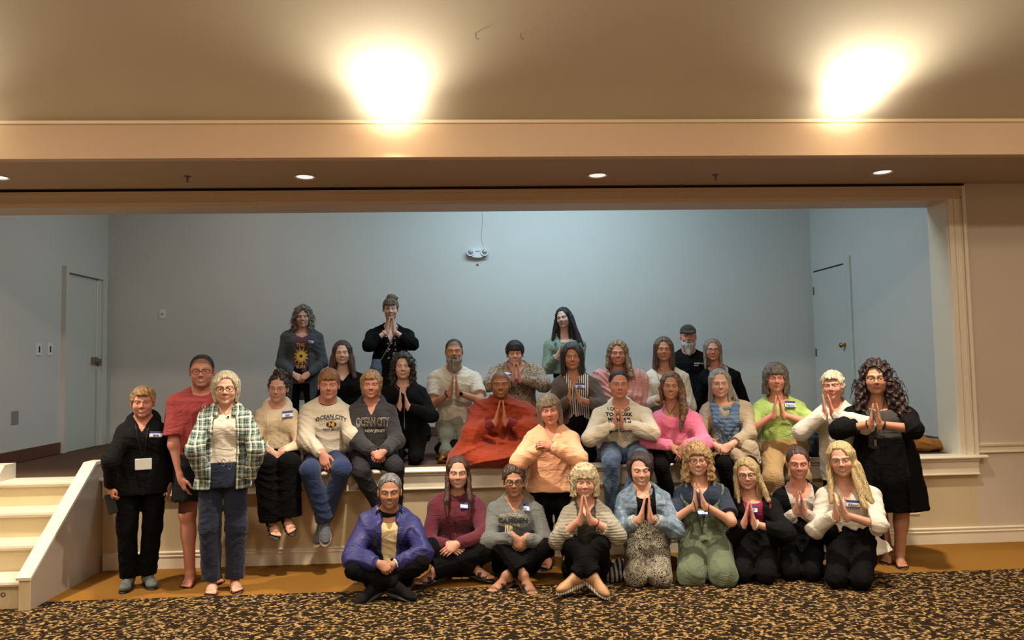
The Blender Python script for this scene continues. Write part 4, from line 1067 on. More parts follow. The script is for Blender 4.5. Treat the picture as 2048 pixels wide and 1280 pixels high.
            z0 = g['z0']; lv = [(z0, 0, 0, hipw+inf+g.get('flare', 0.02), 0.115*bd+inf+g.get('flare', 0.02)), (PE[2]-0.05, 0, 0, hipw+inf, 0.115*bd+inf), (PE[2]+0.16, 0, 0, hipw*0.85+inf, 0.10*bd+inf)]
            sh_ = Shape([Loft((pelx, PE[1], 0), (0, 0, 1), side, lv, 0.03)], [], wr_, [((0, 0, -1), -z0)])
        elif kind == 'custom':
            sh_ = g['fn'](ctx, wr_)
            if not isinstance(sh_, Shape): continue
        if seatsub: sh_.sub = sh_.sub+seatsub
        v, q = surface(sh_, h)
        if not len(q): continue
        v = smooth_mesh(v, q, 1, 0.4)
        o = obj_from(g['name'], v, q, [g['mat']], root); ntot += len(q)
        if g.get('label'): o['label'] = g['label']
        g['obj'] = o
        for dec in g.get('deco', []): dec(ctx, o)
    for sx, nm in ((-1, 'L'), (1, 'R')):
        a_ = legs[sx][2]; d = fd[sx]; fs = 0.97 if fem else 1.08
        if feet == 'shoe' and not S.get('hide'+nm):
            u_, so = shoe_prims(a_, d, fs); v, q = surface(Shape(u_), 0.0065); o = obj_from('shoe', v, q, [S['shoemat']], root)
            v, q = surface(Shape(so), 0.006); obj_from('sole', v, q, [S['solemat']], o)
            dd = unit(d); upv = unit(A(0, 0, 1)-dd*dd[2]); t = np.cross(dd, upv); m_ = MB()
            for yy in (0.03, 0.05, 0.07): 
                p_ = [a_+fs*(t*x+dd*yy+upv*(-0.012-0.35*yy+0.022-abs(x)*0.5)) for x in (-0.022, -0.01, 0.01, 0.022)]
                m_.tube([tuple(to_local(w_)) for w_ in p_], 0.003, 5)
            m_.build('laces', S.get('lacemat', M_white), o, True)
        elif feet == 'sandal' and not S.get('hide'+nm):
            dd = unit(d); upv = unit(A(0, 0, 1)-dd*dd[2]); t = np.cross(dd, upv); R_ = np.stack([t, dd, upv], 1)
            W_ = lambda x, y, z: a_+fs*(t*x+dd*y+upv*z)
            sol = [Ell(W_(0, -0.02, -0.084), (0.038, 0.060, 0.012), 0.02, R_), Ell(W_(0, 0.09, -0.086), (0.047, 0.095, 0.012), 0.02, R_)]
            v, q = surface(Shape(sol), 0.006); o = obj_from('sandal', v, q, [S['solemat']], root)
            for yy, zz, rr in S.get('straps', ((0.10, -0.052, 0.048), (0.055, -0.035, 0.044))):
                pts = [W_(rr*math.cos(b), yy, zz-0.03+0.034*math.sin(b)) for b in np.linspace(-0.2, math.pi+0.2, 13)]; m_ = MB()
                vs = []; w2 = 0.014
                for p_ in pts:
                    for k_ in (-1, 1):
                        for z_ in (0, 1): vs.append(to_local(p_+dd*k_*w2*fs+upv*0.003*z_))
                fs_ = []
                for i in range(12):
                    b0, b1 = i*4, (i+1)*4; fs_ += [(b0+1, b0+3, b1+3, b1+1), (b0, b1, b1+2, b0+2), (b0, b0+1, b1+1, b1), (b0+2, b1+2, b1+3, b0+3)]
                m_.add(vs, fs_); m_.build('strap', S['shoemat'], o)
    if S.get('hair'): S['hair'](ctx)
    for ac in S.get('acc', []): ac(ctx)
    STATS[S['id']] = ntot
    return ctx

# ------------------------------------------------------------------ hair, beards, glasses, prints
def strands(amp, seed, n=34, curly=0.0, zf=9.0):
    rs = np.random.RandomState(seed); ph = rs.rand(8)*6.28
    def fn(q):
        x, f, z = q[:, 0], q[:, 1], q[:, 2]; a = np.arctan2(x, f+0.03)
        r = amp*np.sin(a*n+z*zf+2.0*np.sin(z*22+ph[0])+ph[1])+amp*0.7*np.sin(a*n*0.43+z*zf*1.7+ph[2]+1.5*np.sin(z*14+a*2))
        if curly:
            w = 0.012*np.sin(60*z+ph[3])+0.012*np.sin(55*x+ph[4])
            r = r+curly*(np.sin(105*(x+w)+ph[5])*np.sin(100*(z+w)+ph[6])+0.8*np.sin(75*(f+w)+80*z+ph[7])*np.sin(85*x+40*z))
        return r.astype(F32)
    return fn
def hair(c, c2, v=0.016, line=0.066, L=None, wb=0.08, db=0.06, fw=0.060, fh=0.115, cf=-0.03, curly=0.0, amp=0.0022, locks=(), bun=None, mid=None, cx=0.0, front=0.062, top=0.0, side=0.0, earcut=False, h=0.0055, name='hair', bangs=None, ff=0.105, cuty=0.085, tilt=0.0, zf=9.0):
    def fn(ctx):
        hs = ctx['hs']; add = [Ell((0, -0.029, 0.036+top*0.5), (0.079+v, 0.092+v, 0.085+v+top*0.5), 0.03)]; lo_z = -0.12
        if L is not None:
            m = mid if mid is not None else 0.080+v+side
            add.append(Loft((0, 0, 0), (0, 0, 1), (1, 0, 0), [(L, 0, cf-0.012, wb, db), (L*0.55, 0, cf-0.005, (m+wb)/2+0.003, (0.08+db)/2+0.0), (-0.02, 0, cf, m, 0.080+v*0.6), (0.05, 0, cf+0.004, 0.076+v, 0.085+v*0.7)], 0.03))
        for a, b, r1, r2 in locks: add.append(Cone(a, b, r1, r2, 0.022))
        zc_ = line+0.008-fh; fw_ = fw+0.004; ct, st = math.cos(tilt), math.sin(tilt)
        def facecut(p):
            x = (p[:, 0]-cx)*ct+(p[:, 2]-zc_)*st; z = -(p[:, 0]-cx)*st+(p[:, 2]-zc_)*ct
            k_ = (np.abs(x/fw_)**2.6+np.abs(z/fh)**2.6)**(1/2.6)
            return np.maximum((k_-1)*fw_*0.9, (0.022+0.35*np.maximum(p[:, 2]-0.02, 0)-p[:, 1])*0.9).astype(F32)
        sub = [Fn(facecut, (-0.14, -0.02, -0.30), (0.14, 0.25, 0.14), 0.012)]
        if L is not None and L < -0.09:
            def under(p):
                w = front*0.95+0.10*np.maximum(-0.13-p[:, 2], 0)
                return np.maximum(np.maximum(np.abs(p[:, 0]-cx*0.5)-w, -0.018-p[:, 1]), p[:, 2]+0.04).astype(F32)
            sub.append(Fn(under, (-0.16, -0.05, -0.7), (0.16, 0.3, -0.02), 0.012))
        if L is None or earcut: 
            for sx in (-1, 1): sub.append(Ell((sx*0.095, 0.015, -0.035), (0.035, 0.032, 0.045), 0.012))
            if L is None: sub.append(Fn(lambda p: (p[:, 2]-(-0.072)-0.35*np.clip(-(-p[:, 1]-0.0), -0.06, 0.04)).astype(F32)*1.0, (-0.2, -0.2, -0.3), (0.2, 0.2, 0.1), 0.01))
        if bangs:       # a fringe over the forehead: (x0, x1, z_low, thickness)
            x0, x1, zl, th = bangs
        S_ = Shape(add, sub, strands(amp, ctx['seed'], curly=curly, zf=zf))
        if bun: 
            for b_ in bun: S_.add.append(Ell(b_[0], b_[1], 0.012))
        if bangs:
            x0, x1, zl, th = bangs; cut_ = S_.d
            n_ = 7; bl = []
            for i in range(n_):
                xx = x0+(x1-x0)*(i+0.5)/n_; fo = 0.088-0.35*abs(xx)**1.3*2.2
                bl.append(Cone((xx*0.75, 0.060, 0.088), (xx, fo, zl+0.004*((i*5) % 3)), th+0.004, th*0.62, 0.010))
            B_ = Shape(bl, [], strands(0.0015, ctx['seed']+1, n=60)); base = S_.d
            lo, hi = S_.bounds(); S_2 = Shape([Fn(lambda p: smin(base(p), B_.d(p), 0.01).astype(F32), lo, hi, 0.0)])
        else: S_2 = S_
        v_, q_ = surface(S_2, h/ctx['hs'])
        v_ = smooth_mesh(v_, q_, 1, 0.3)
        o = obj_from(name, ctx['hw'](v_), q_, [hair_mat(c, c2, curly > 0)], ctx['root']); ctx['hairobj'] = o
    return fn
def flyaway(c, c2, n=26, r=0.0012, spread=0.10, z0=0.0, ln=0.05, curly=True, seed=1, loc=(0, -0.02, 0.02), rad=(0.11, 0.10, 0.11)):
    """loose curls standing off the mass of hair, one mesh"""
    def fn(ctx):
        rs = random.Random(ctx['seed']+seed); m = MB()
        for i in range(n):
            th = rs.uniform(0, 6.283); u = rs.uniform(-0.9, 1); s_ = math.sqrt(1-u*u); d = A(s_*math.cos(th), s_*math.sin(th)*0.9, u)
            p = A(*loc)+d*A(*rad); pts = []
            if p[1] > -0.01 and abs(p[0]) < 0.10 and p[2] < 0.10: continue
            sd = unit(np.cross(d, A(0, 0, 1))+A(0.01, 0, 0)); ph = rs.uniform(0, 6)
            for k in range(12):
                t = k/11; pts.append(to_local(ctx['hw'](p+d*ln*0.5*t+A(0, 0, -ln*t*t)+sd*0.010*math.sin(ph+t*9)+np.cross(d, sd)*0.010*math.cos(ph+t*9))))
            m.tube([tuple(x_) for x_ in pts], [r*3.2*(1-0.6*k/11) for k in range(12)], 5)
        m.build('loose_curls', hair_mat(c, c2, 1), ctx['hairobj'], True)
    return fn
def beard(c, c2, L=-0.19, w=0.05):
    def fn(ctx):
        add = [Ell((0, 0.036, -0.088), (0.062, 0.062, 0.040), 0.03), Cone((0, 0.058, -0.10), (0, 0.070, L+0.03), w*0.85, w*0.55, 0.03, flat=((0, 1, 0), 0.72)), Cone((-0.022, 0.090, -0.053), (0.022, 0.090, -0.053), 0.008, 0.008, 0.01)]
        for sx in (-1, 1): add.append(Cone((sx*0.066, 0.018, -0.045), (sx*0.052, 0.035, -0.085), 0.013, 0.022, 0.02)); add.append(Cone((sx*0.022, 0.088, -0.053), (sx*0.036, 0.070, -0.080), 0.008, 0.012, 0.012))
        sub = [Ell((0, 0.105, -0.067), (0.020, 0.030, 0.005), 0.004), Ell((0, -0.03, -0.05), (0.2, 0.035, 0.2), 0.01)]
        v_, q_ = surface(Shape(add, sub, strands(0.002, ctx['seed']+5, n=60, zf=4)), 0.0045)
        obj_from('beard', ctx['hw'](v_), q_, [hair_mat(c, c2)], ctx['root'])
    return fn
def glasses(matc='241a18', w=0.0245, hgt=0.0185, r=0.0017, z=-0.002, rnd=2.4, metal=False):
    def fn(ctx):
        m = MB(); T = lambda p: tuple(to_local(ctx['hw'](A(*p))))
        for sx in (-1, 1):
            pts = []
            for k in range(28):
                a = 2*math.pi*k/28; ca, sa = math.cos(a), math.sin(a)
                x = sx*0.0325+w*np.sign(ca)*abs(ca)**(2/rnd); zz = z+hgt*np.sign(sa)*abs(sa)**(2/rnd)
                pts.append(T((x, 0.0965-abs(x)*0.22, zz)))
            m.tube(pts, r, 6, closed=True)
            m.tube([T((sx*(0.0325+w), 0.085, z+0.006)), T((sx*0.070, 0.070, z+0.006)), T((sx*0.082, 0.0, 0.003)), T((sx*0.081, -0.02, -0.012))], r*0.9, 6)
        m.tube([T((-0.0085, 0.0965, z+0.003)), T((0, 0.101, z+0.006)), T((0.0085, 0.0965, z+0.003))], r, 6)
        mt = paint('frame_'+matc, matc, 0.3)
        o = m.build('glasses', mt, ctx['root'], True)
        for sx in (-1, 1):
            g = MB(); pts = []
            for k in range(24):
                a = 2*math.pi*k/24; ca, sa = math.cos(a), math.sin(a); x = sx*0.0325+w*0.98*np.sign(ca)*abs(ca)**(2/rnd)
                pts.append(T((x, 0.096-abs(x)*0.22, z+hgt*0.98*np.sign(sa)*abs(sa)**(2/rnd))))
            g.add(pts, [tuple(range(24))]); g.build('lens', M_lens, o)
    return fn
def lens_mat():
    t = NT('clear_lens'); tr = t.t.nodes.new('ShaderNodeBsdfTransparent'); gl = t.t.nodes.new('ShaderNodeBsdfGlossy'); gl.inputs['Roughness'].default_value = 0.05
    mx = t.t.nodes.new('ShaderNodeMixShader'); mx.inputs[0].default_value = 0.07; t.t.links.new(tr.outputs[0], mx.inputs[1]); t.t.links.new(gl.outputs[0], mx.inputs[2])
    t.t.links.new(mx.outputs[0], t.t.nodes['Material Output'].inputs['Surface']); return t.m
M_lens = lens_mat()
def bvh_of(objs):
    vs = []; fs = []; n = 0
    for o in objs:
        me = o.data; k = len(me.vertices); c = np.empty(k*3, np.float32); me.vertices.foreach_get('co', c); c = c.reshape(-1, 3)
        li = np.empty(len(me.loops), np.int32); me.loops.foreach_get('vertex_index', li)
        if len(li) == len(me.polygons)*4: f = (li.reshape(-1, 4)+n).tolist()
        else: f = [[i+n for i in p.vertices] for p in me.polygons]
        vs += c.tolist(); fs += f; n += k
    return BVHTree.FromPolygons(vs, fs)
def put(b, x, z, off=0.003, y0=-0.8, default=-0.12):
    h = b.ray_cast(Vector((x, y0, z)), Vector((0, 1, 0)))
    return (x, (h[0].y if h[0] is not None else default)-off, z)
def text_polys(s, size, arc=0.0, bold=0.0, sx=1.0):
    cu_ = bpy.data.curves.new('t', 'FONT'); cu_.body = s; cu_.size = size; cu_.align_x = 'CENTER'; cu_.align_y = 'CENTER'; cu_.offset = bold; cu_.resolution_u = 2; cu_.fill_mode = 'FRONT'
    o = bpy.data.objects.new('t', cu_); col.objects.link(o); bpy.context.view_layer.update()
    me = bpy.data.meshes.new_from_object(o.evaluated_get(bpy.context.evaluated_depsgraph_get()))
    import bmesh
    bm = bmesh.new(); bm.from_mesh(me); bmesh.ops.triangulate(bm, faces=bm.faces[:])
    for _ in range(2):
        long_ = [e for e in bm.edges if e.calc_length() > 0.012]
        if long_: bmesh.ops.subdivide_edges(bm, edges=long_, cuts=1); bmesh.ops.triangulate(bm, faces=bm.faces[:])
    bm.verts.ensure_lookup_table()
    v = [(w_.co.x*sx, w_.co.y+(-arc*(w_.co.x*sx)**2)) for w_ in bm.verts]; f = [[w_.index for w_ in p.verts] for p in bm.faces]
    bm.free(); bpy.data.objects.remove(o); bpy.data.curves.remove(cu_); bpy.data.meshes.remove(me); return v, f
def prnt(name, lines, colr=None):
    """lines: (text, px, py, size, colour, arc, bold, stretch)"""
    def fn(ctx, o):
        b = bvh_of([o]); mats = []; vs = []; fs = []; mi = []
        for ln in lines:
            s, x, y, size, c = ln[:5]; arc = ln[5] if len(ln) > 5 else 0; bold = ln[6] if len(ln) > 6 else 0.001; sx = ln[7] if len(ln) > 7 else 1; off = ln[8] if len(ln) > 8 else 0.0045
            p = ctx['px'](x, y, 0.13); tv, tf = text_polys(s, size, arc, bold, sx); m = paint('ink_'+c, c, 0.8)
            if m not in mats: mats.append(m)
            sl_ = ctx['side'][2]/max(ctx['side'][0], .1)
            n = len(vs); vs += [put(b, p[0]+u, p[2]+w_+u*sl_, off) for u, w_ in tv]; fs += [[i+n for i in f] for f in tf]; mi += [mats.index(m)]*len(tf)
        t = mesh_obj(name, vs, fs, mats, o, False, mi)
    return fn
def patch(name, shapes, off=0.004, n=10):
    """flat printed shapes: list of (kind, px, py, w, h, colour) kind in rect, oval, ring, sun"""
    def fn(ctx, o):
        b = bvh_of([o]); mats = []; vs = []; fs = []; mi = []
        for i, sh in enumerate(shapes):
            kd, x, y, w, h, c = sh[:6]; p = ctx['px'](x, y, 0.13); m = paint('ink_'+c, c, 0.8); of = off+0.0012*i
            if m not in mats: mats.append(m)
            q = len(vs)
            if kd == 'rect':
                for a in range(n+1):
                    for k in range(n+1): vs.append(put(b, p[0]+(a/n-0.5)*w, p[2]+(k/n-0.5)*h, of))
                for a in range(n):
                    for k in range(n): fs.append([q+a*(n+1)+k, q+(a+1)*(n+1)+k, q+(a+1)*(n+1)+k+1, q+a*(n+1)+k+1]); mi.append(mats.index(m))
            else:
                N = 36; R = [0.0, 0.5, 1.0] if kd != 'ring' else [0.8, 1.0]
                for r_ in R:
                    for a in range(N):
                        rr = r_*(1.0 if kd != 'sun' or r_ < 1 else (1.0 if (a % 3) == 1 else 0.6)); th = 2*math.pi*a/N
                        vs.append(put(b, p[0]+rr*math.cos(th)*w/2, p[2]+rr*math.sin(th)*h/2, of))
                for k in range(len(R)-1):
                    for a in range(N): fs.append([q+k*N+a, q+k*N+(a+1) % N, q+(k+1)*N+(a+1) % N, q+(k+1)*N+a]); mi.append(mats.index(m))
        mesh_obj(name, vs, fs, mats, o, False, mi)
    return fn
def nametag(x, y, w=0.085, h=0.055, rot=0.0, txt=None):
    def fn(ctx, o):
        b = bvh_of([o]); p = ctx['px'](x, y, 0.13); c, s = math.cos(math.radians(rot)), math.sin(math.radians(rot)); n, m = 8, 6; V = []; 
        base = put(b, p[0], p[2], 0.006); 
        # a stiff paper label: it follows the cloth from side to side only
        cols_ = [put(b, p[0]+(a/n-0.5)*w, p[2], 0.0)[1] for a in range(n+1)]; cols_ = [cols_[0]+(cols_[-1]-cols_[0])*a/n for a in range(n+1)]
        top = put(b, p[0], p[2]+h/2, 0)[1]; bot = put(b, p[0], p[2]-h/2, 0)[1]; midy = put(b, p[0], p[2], 0)[1]; lift = max(0, (cols_[n//2])-midy)+0.007
        f = []; mi = []
        for a in range(n+1):
            for k in range(m+1):
                u, w_ = (a/n-0.5)*w, (k/m-0.5)*h; V.append((p[0]+u*c-w_*s, cols_[a]+(bot+(top-bot)*k/m-(top+bot)/2)-lift, p[2]+u*s+w_*c))
        for a in range(n):
            for k in range(m): f.append((a*(m+1)+k, (a+1)*(m+1)+k, (a+1)*(m+1)+k+1, a*(m+1)+k+1)); mi.append(1 if k >= m-2 or (k == 0) else 0)
        t = mesh_obj('name_tag', V, f, [paint('tag_white', 'ece9e4', 0.5), paint('tag_blue', '2b3f94', 0.5)], o, False, mi)
        sol = t.modifiers.new('s', 'SOLIDIFY'); sol.thickness = 0.0012
        if txt:
            tv, tf = text_polys(txt, h*0.55, 0, 0.0008); bb = bvh_of([t]); mesh_obj('handwriting', [put(bb, p[0]+u*0.9*c-(w_-h*0.12)*s, p[2]+(w_-h*0.12)*c+u*s, 0.0018) for u, w_ in tv], tf, [paint('ink_3a3440', '3a3440', 0.8)], o)
    return fn
def cordline(name, pts, r, mat, closed=False, off=0.005, pend=None, objs=None):
    """a cord lying on the chest through pixel points"""
    def fn(ctx, o=None):
        tg = [ctx['root']]+[g['obj'] for g in ctx['S'].get('wear', []) if 'obj' in g and not g.get('skipcord')]
        b = bvh_of(tg); P = []
        pp = [ctx['px'](x, y, 0.12) for x, y in pts]
        n = 24
        for i in range(n+1):
            t = i/n*(len(pp)-1); k = min(int(t), len(pp)-2); u = t-k; x = pp[k][0]*(1-u)+pp[k+1][0]*u; z = pp[k][2]*(1-u)+pp[k+1][2]*u
            P.append(put(b, x, z, off))
        ys = [p[1] for p in P]; P = [(p[0], min(sum(ys[max(0, i-2):i+3])/len(ys[max(0, i-2):i+3]), p[1]), p[2]) for i, p in enumerate(P)]
        c = MB().tube(P, r, 6).build(name, mat, ctx['root'], True)
        if pend:
            p = ctx['px'](pend[0], pend[1], 0.12); q = put(b, p[0], p[2], off+0.004); w, h = pend[2], pend[3]
            MB().box(q[0]-w/2, q[0]+w/2, q[1]-0.004, q[1]+0.004, q[2]-h/2, q[2]+h/2, min(w, h)*0.06).build('pendant', pend[4], c)
    return fn
def band(sx, t, r, w, mat, name='bracelet', face=None):
    """a band around the forearm; t metres back from the wrist"""
    def fn(ctx, o=None):
        s0, e_, wr = ctx['arms'][sx]; ax = unit(wr-e_); c = wr-ax*t; s = Shape([Torus(c, ax, (0, 0, 1) if abs(ax[2]) < 0.8 else (1, 0, 0), r, r, w, 0)])
        v, q = surface(s, max(0.003, w*0.5)); b = obj_from(name, v, q, [mat], ctx['root'])
        if face:
            s_ = unit(A(0, 1, 0)-ax*ax[1]); p = c+s_*(r+0.004); R = np.stack([ax, np.cross(ax, s_), s_], 1)
            pts = [to_local(p+R@A(x_, y_, z_)) for x_, y_, z_ in [(-.016, -.014, 0), (.016, -.014, 0), (.016, .014, 0), (-.016, .014, 0), (-.016, -.014, .007), (.016, -.014, .007), (.016, .014, .007), (-.016, .014, .007)]]
            MB().add([tuple(x_) for x_ in pts], [(0, 3, 2, 1), (4, 5, 6, 7), (0, 1, 5, 4), (1, 2, 6, 5), (2, 3, 7, 6), (3, 0, 4, 7)]).build('watch_face', face, b)
    return fn
M_cord = paint('dark_cord', '231a16', 0.6); M_silver = paint('silver', 'c9c6c0', 0.25); M_silver.node_tree.nodes['Principled BSDF'].inputs['Metallic'].default_value = 0.9
M_watch = paint('watch_black', '121214', 0.2)

# ------------------------------------------------------------------ the thirty-five people
def top(name, mat, **kw): return dict(k='top', name=name, mat=mat, **kw)
def pants(name, mat, **kw): return dict(k='pants', name=name, mat=mat, **kw)
def pray(wx, wy, tx, ty, f, eL, eR, tf=None, g=6, vis=0.12, gt=3, hand='pray'):
    tf = f if tf is None else tf
    return dict(L=dict(w=(wx-g, wy, f), e=eL, hand=hand, tip=(tx-gt, ty, tf), vis=vis), R=dict(w=(wx+g, wy, f), e=eR, hand=hand, tip=(tx+gt, ty, tf), vis=vis))
def clasp(x, y, f, eL, eR, g=14, vis=0.10, dz=-0.5, pose='clasp'):
    return dict(L=dict(w=(x-g, y, f), e=eL, hand=pose, dir=(0.75, 0.25, dz), nrm=(0.3, -0.75, -0.6), vis=vis), R=dict(w=(x+g, y-2, f+0.015), e=eR, hand=pose, dir=(-0.75, 0.30, dz), nrm=(-0.3, -0.75, -0.6), vis=vis))
BLK = cloth('black_cotton', '0c0c0e', '070708'); BLK2 = cloth('black_jersey', '131315', '0c0c0e'); BLKL = cloth('black_leggings', '09090b', '060607', sheen=0.0)
CHAR = cloth('charcoal_knit', '43464a', '33363a', pat='marl'); DGREY = cloth('dark_grey_fleece', '322f31', '282628', pat='marl')
NAVY = cloth('navy_cotton', '1a2236', '131a2b'); BLUEP = cloth('blue_twill', '1c2d52', '152342'); JEAN = cloth('blue_denim', '33465f', '566b86', pat='denim'); JJ = cloth('light_denim', '56697b', '7d909f', pat='denim', sc=90)
CREAM = cloth('cream_ribbed_knit', 'e3cfb0', 'd2bb98'); OAT = cloth('oatmeal_fleece', 'c9c0ae', 'b3a994', pat='marl'); OATW = cloth('ivory_fleece', 'd8cdb6', 'c8bba0')
WHITE = cloth('white_cotton', 'd2cabb', 'c0b7a6'); WHITEC = cloth('white_cardigan_knit', 'd6cfc2', 'c6beaf'); RED = cloth('red_heather_cotton', '9c4040', '883436', pat='marl'); MAR = cloth('maroon_fleece', '5e2030', '481724')
PINK = cloth('pink_cotton', 'e57d9c', 'd66b8b'); PEACH = cloth('peach_fleece', 'e9b08a', 'dca078'); SHAWL = cloth('blush_shawl', 'c98f88', 'b67c74'); LIME = cloth('lime_green_cotton', 'a5bd66', '93ac55')
KHAKI = cloth('khaki_twill', 'a5885c', '93774b'); OLIVEK = cloth('olive_khaki', '8d8872', '7b765f'); SAGE = cloth('sage_cotton', '7f8f7e', '6f7f6f', pat='marl'); TEAL = cloth('teal_cotton', '1f6462')
GREYS = cloth('grey_sweatshirt', '6e716f', '5e6160', pat='marl'); BEIGE = cloth('beige_knit', 'a89880', '94846d', pat='marl'); GRK = cloth('grey_rib_knit', '9a9584', '767162', pat='rib', sc=52)
GRT = cloth('pale_grey_knit', 'b6b0a6', 'a39c92', pat='marl'); BRC = cloth('brown_cardigan', '5d4f45', '4b3f37', pat='marl'); BRK = cloth('speckled_brown_knit', 'a3907a', '6d5846', pat='knit', sc=40)
STR = cloth('striped_cotton', 'dcd6cf', '33303c', pat='stripes', sc=52); PLAID = cloth('plaid_flannel', '6f9486', pat='plaid'); PAIS = cloth('paisley_print', '23221f', '98907e', pat='paisley', sc=60)
OLV = cloth('olive_green_linen', '5f6b54', '525d48'); TAUPE = cloth('dark_taupe_knit', '3f3b36', '322f2a', pat='marl'); WIND = cloth('violet_blue_nylon', '35356e', '282858', rough=0.45, sheen=0.0); LININ = cloth('black_lining', '14141a'); TANT = cloth('pale_yellow_cotton', 'd3bf8d', 'c2ae7b')
ROBE = cloth('rust_red_robe', '9a360c', '742107', pat='robe', sc=10); ROBI = cloth('maroon_under_robe', '6b1420', '540f1a'); PLUM = cloth('plum_cotton', '5c3440', '4b2833'); MAG = cloth('raspberry_cotton', '8c1e42', '74152f')
FLOR = cloth('floral_print', '101014', 'a8a4b6', pat='floral', sc=26); SHORT = cloth('dark_shorts', '1e2023', '17181b'); SCARF = cloth('blue_yarn_scarf', '55708f', '3a5069', pat='rib', sc=30); PUR = cloth('purple_scarf', '6a5163', '8a6f7f', pat='knit', sc=20)
WHT = paint('shoe_white', 'd8d8d4', 0.5); GREYSH = cloth('grey_shoe_knit', '5d626a', '4a4f57'); BLKSH = cloth('black_shoe_mesh', '18181a'); TANL = paint('tan_leather', 'b1875c', 0.45); BRNL = paint('brown_leather', '4a3226', 0.4); GOLDL = paint('pale_gold_leather', 'b0a27c', 0.3); BLKR = paint('black_rubber', '151415', 0.6); BRZ = paint('bronze_leather', '5a4436', 0.25); SHG = cloth('green_grey_shoe', '7c8c85', '1c1e20', pat='marl', sc=8)
PEOPLE = []
def add(**k): PEOPLE.append(k)

# --- back row, standing or kneeling upright on the stage
add(id='curly_grey', Y=1.9, base=ST, eye=(605, 634), hs=0.98, sh=(560, 647, 668), pose='stand', skin='fair', smile=0.8, teeth=True, brow='6b5b4e', bw=1.08, pel=603,
    **clasp(603, 750, 0.20, (564, 725), (646, 725)),
    hair=hair('4a443d', '8a847a', v=0.026, line=0.07, L=-0.155, wb=0.125, db=0.095, mid=0.118, curly=0.009, fw=0.056),
    acc=[flyaway('4a443d', '8a847a', 60, ln=0.06, loc=(0, -0.02, -0.02), rad=(0.12, 0.11, 0.13)), cordline('necklace', [(590, 660), (604, 678), (618, 660)], 0.0015, M_silver)],
    label='woman with curly grey hair at the back in charcoal cardigan and sun print top',
    wear=[pants('trousers', BLKL, wide=0.01), top('print_top', PLUM, inf=0.010, ext=0.12, cuff=0, neck=('crew', 0.075, 0.075), wr=0.003,
          deco=[patch('sun_print', [('sun', 602, 712, 0.19, 0.21, 'b8933a'), ('oval', 602, 712, 0.085, 0.10, 'd9b04a'), ('oval', 602, 712, 0.03, 0.035, '2a1a22')]), prnt('lettering', [('THE', 601, 690, 0.05, 'c9a455', 1.0, 0.001), ('SUN', 601, 734, 0.05, 'c9a455', -1.0)])]),
          top('cardigan', CHAR, inf=0.022, ext=0.30, neck=('v', 0.2, 0.07), open=[(-0.4, 0.10), (0.1, 0.075), (0.32, 0.062), (0.5, 0.075)], cuffring=True, deco=[nametag(618, 682, 0.105, 0.055, -10, 'Barb')])])
add(id='praying_black', Y=1.9, base=ST, eye=(781, 618), hs=1.0, sh=(731, 829, 665), pose='stand', skin='pale', smile=0.2, brow='6b5040', bw=1.25, bd=1.15, pel=781, head=(0, 5, 0),
    **pray(781, 662, 783, 631, 0.22, (739, 690), (825, 688), g=7, vis=0.22),
    hair=hair('5b4a3e', '776556', v=0.010, line=0.078, bangs=(-0.055, 0.055, 0.045, 0.014), bun=[((0.01, -0.03, 0.13), (0.055, 0.05, 0.035)), ((0.05, -0.02, 0.12), (0.035, 0.03, 0.018))], locks=[((-0.07, 0.03, 0.03), (-0.075, 0.02, -0.07), 0.012, 0.007), ((0.07, 0.03, 0.03), (0.075, 0.02, -0.07), 0.012, 0.007)]),
    label='woman at the back in black cardigan and floral dress, palms together before her mouth',
    wear=[pants('trousers', BLKL), top('floral_dress', FLOR, inf=0.012, ext=0.6, flare=0.03, cuff=0, neck=('v', 0.16, 0.06), wr=0.004),
          top('black_cardigan', BLK, inf=0.028, ext=0.62, flare=0.08, cuff=0.80, loose=0.03, neck=('v', 0.2, 0.07), open=[(-0.7, 0.09, 0.03), (0.0, 0.065, 0.02), (0.25, 0.05), (0.5, 0.07)])], acc=[band(-1, 0.035, 0.029, 0.006, WHT)])
add(id='long_dark_hair', Y=1.9, base=ST, eye=(1123, 636), hs=0.96, sh=(1088, 1172, 685), pose='stand', skin='pale', smile=0.6, brow='2c211c', head=(-18, 2, -8), pel=1135, bw=0.95,
    **pray(1121, 712, 1128, 677, 0.22, (1094, 742), (1160, 745)),
    hair=hair('17141a', '2a2228', v=0.012, line=0.072, L=-0.36, wb=0.135, db=0.075, mid=0.10, fw=0.052, locks=[((0.085, 0.0, 0.0), (0.20, 0.06, -0.36), 0.028, 0.012), ((-0.085, 0.0, -0.02), (-0.15, 0.05, -0.22), 0.03, 0.018), ((0.09, -0.02, 0), (0.15, 0.06, -0.30), 0.03, 0.015)]),
    label='woman with very long black hair at the back in a sage green hooded top',
    wear=[pants('leggings', BLKL), top('teal_top', TEAL, inf=0.010, ext=0.16, cuff=0, neck=('crew', 0.04)), top('hooded_top', SAGE, inf=0.020, ext=0.04, loose=0.02, neck=('crew', 0.055), collar='hood', waistband=True)])
